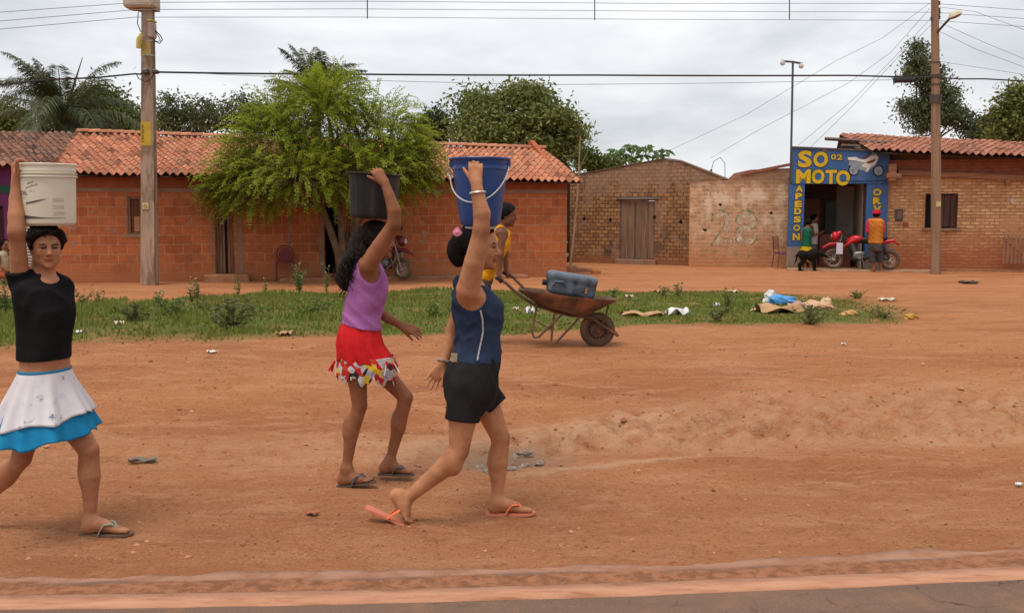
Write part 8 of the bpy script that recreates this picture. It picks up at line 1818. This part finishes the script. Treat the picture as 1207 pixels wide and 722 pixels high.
ws = [('bushy green weed before the round backed red chair', 353, 345, .58, .22, 14, LM_w, 1, .03), ('tall thin weed against the dark doorway of the orange house', 385, 346, .66, .12, 5, LM_w, 1, .028), ('low spreading weed clump in the middle of the left grass', 272, 389, .42, .55, 26, LM_w2, 0, .04), ('flowering weed at the far grass edge below the plank door', 281, 348, .36, .14, 6, LM_w, 1, .025), ('flowering weed left of the plank door steps', 232, 353, .40, .18, 8, LM_w, 1, .025), ('weed with pale heads right of the concrete pole', 226, 356, .30, .15, 6, LM_w2, 1, .025), ('weed beside the foot of the concrete pole', 187, 357, .22, .14, 6, LM_w, 1, .022), ('thin weed right of the black top woman', 117, 362, .34, .14, 6, LM_w2, 1, .025), ('leafy weed near the left frame edge behind the black top woman', 96, 362, .28, .16, 7, LM_w, 0, .028), ('weed clump at left frame edge below the roller shutter', 8, 372, .55, .35, 18, LM_w, 1, .035), ('thin weed right of the plank door', 312, 345, .32, .12, 5, LM_w, 1, .025), ('brown green weed clump in front of the rubbish heap', 955, 382, .26, .42, 24, LM_w2, 0, .028), ('tall thin weed in the middle of the right grass', 857, 369, .40, .22, 10, LM_w2, 0, .025), ('olive weed clump left of the rubbish heap', 845, 378, .2, .25, 12, LM_w2, 0, .028), ('small green weed at the far grass edge above the flat cardboard', 782, 350, .22, .12, 6, LM_w, 0, .028), ('yellowish weed at the far grass edge behind the jerrycan', 722, 352, .22, .12, 6, LM_w, 1, .03), ('leafy weed at the far grass edge right of the jerrycan', 800, 350, .26, .12, 6, LM_w, 0, .03), ('weed clump behind the rubbish heap with yellow tips', 1010, 352, .16, .3, 12, LM_w, 1, .025), ('olive weed clump near the right tip of the grass', 1042, 374, .16, .4, 14, LM_w2, 0, .025), ('low weed clump between the two walking girls', 512, 374, .2, .3, 12, LM_w, 0, .03), ('dense weed clump left of the red skirt girl', 366, 372, .25, .45, 20, LM_w, 0, .035), ('weed tuft on the left grass right of the black top woman', 160, 378, .25, .4, 18, LM_w2, 0, .035), ('tuft of weeds in the middle of the left grass below the concrete pole', 205, 372, .3, .4, 18, LM_w, 0, .035)]
for i, (lb, x, y, h_, sp_, n_, mt_, flw, lf_) in enumerate(ws): weed(lb, x, y, h_, sp_, n_, 60 + i, mt_, bool(flw), lf_)
# loose stones and clods on the dirt: too many to count
rg = np.random.default_rng(77); n = 6500; sx_ = rg.uniform(-6.5, 6.5, n); sy_ = 4.75 + 7 * rg.random(n) ** 1.6; cl = rg.random(n)
k_ = sy_ - ditch(sx_); near = (k_ > -.3) & (k_ < 1.5) & (sx_ > -1.5); ok = (np.abs(sx_) < sy_ * .56) & (sy_ > road_edge(sx_) + .32); sx_, sy_, cl, near = sx_[ok], sy_[ok], cl[ok], near[ok]; n = len(sx_)
r_ = (.0035 + .0075 * rg.random(n) ** 3 + .012 * (rg.random(n) < .01)) * np.where(near, 1.45, 1.0) * (.6 + sy_ / 13)
oct_ = np.array([(1, 0, 0), (.5, .85, 0), (-.5, .8, 0), (-1, .1, 0), (-.5, -.85, 0), (.55, -.8, 0), (.1, .1, .75), (0, 0, -.6)]); V = []; F = []; C = []
for i in range(n):
    a = rg.random() * 6; R = np.array([[math.cos(a), -math.sin(a), 0], [math.sin(a), math.cos(a), 0], [0, 0, 1]]); q = (oct_ * (1 + rg.normal(0, .18, (8, 1)))) @ R.T * r_[i] * np.array([1, 1, .8]); V.append(q + [sx_[i], sy_[i], float(0) ]); t_c = rg.random(); C += [[(.9, .8, .75), (1.5, 1.7, 1.9), (.45, .42, .4)][0 if t_c < .6 else (1 if t_c < .86 else 2)]] * 8
V = np.array(V); hz = H(sx_, sy_); V[:, :, 2] += hz[:, None] + r_[:, None] * .12
fb = np.array([(0, 1, 6), (1, 2, 6), (2, 3, 6), (3, 4, 6), (4, 5, 6), (5, 0, 6)]); F = (fb[None] + 8 * np.arange(n)[:, None, None]).reshape(-1, 3)
me = mesh_np('gravel', V.reshape(-1, 3), tris=F); vcol(me, np.array(C)); link('gravel', me, PM('stone_clod', (.33, .14, .07), (.26, .105, .05), 20, .95, attr=True), kind='stuff')
# pale rubble in the washed-out hole behind the front woman's leg
for i in range(9):
    x, y = 566 + 8.5 * i + rg.normal(0, 3), 545 + rg.normal(0, 7) ; g_ = G(x, y); lump('stone', g_, (.10 + .05 * rg.random(), .07, .05), PM('grey_rubble', (.30, .24, .19), (.19, .14, .11), 9, .95, bump=.6), 'grey rubble stone in the washed-out hollow behind the front woman', 'stone', 90 + i, .25, yaw=rg.random() * 3, group='rubble stones in the hollow')
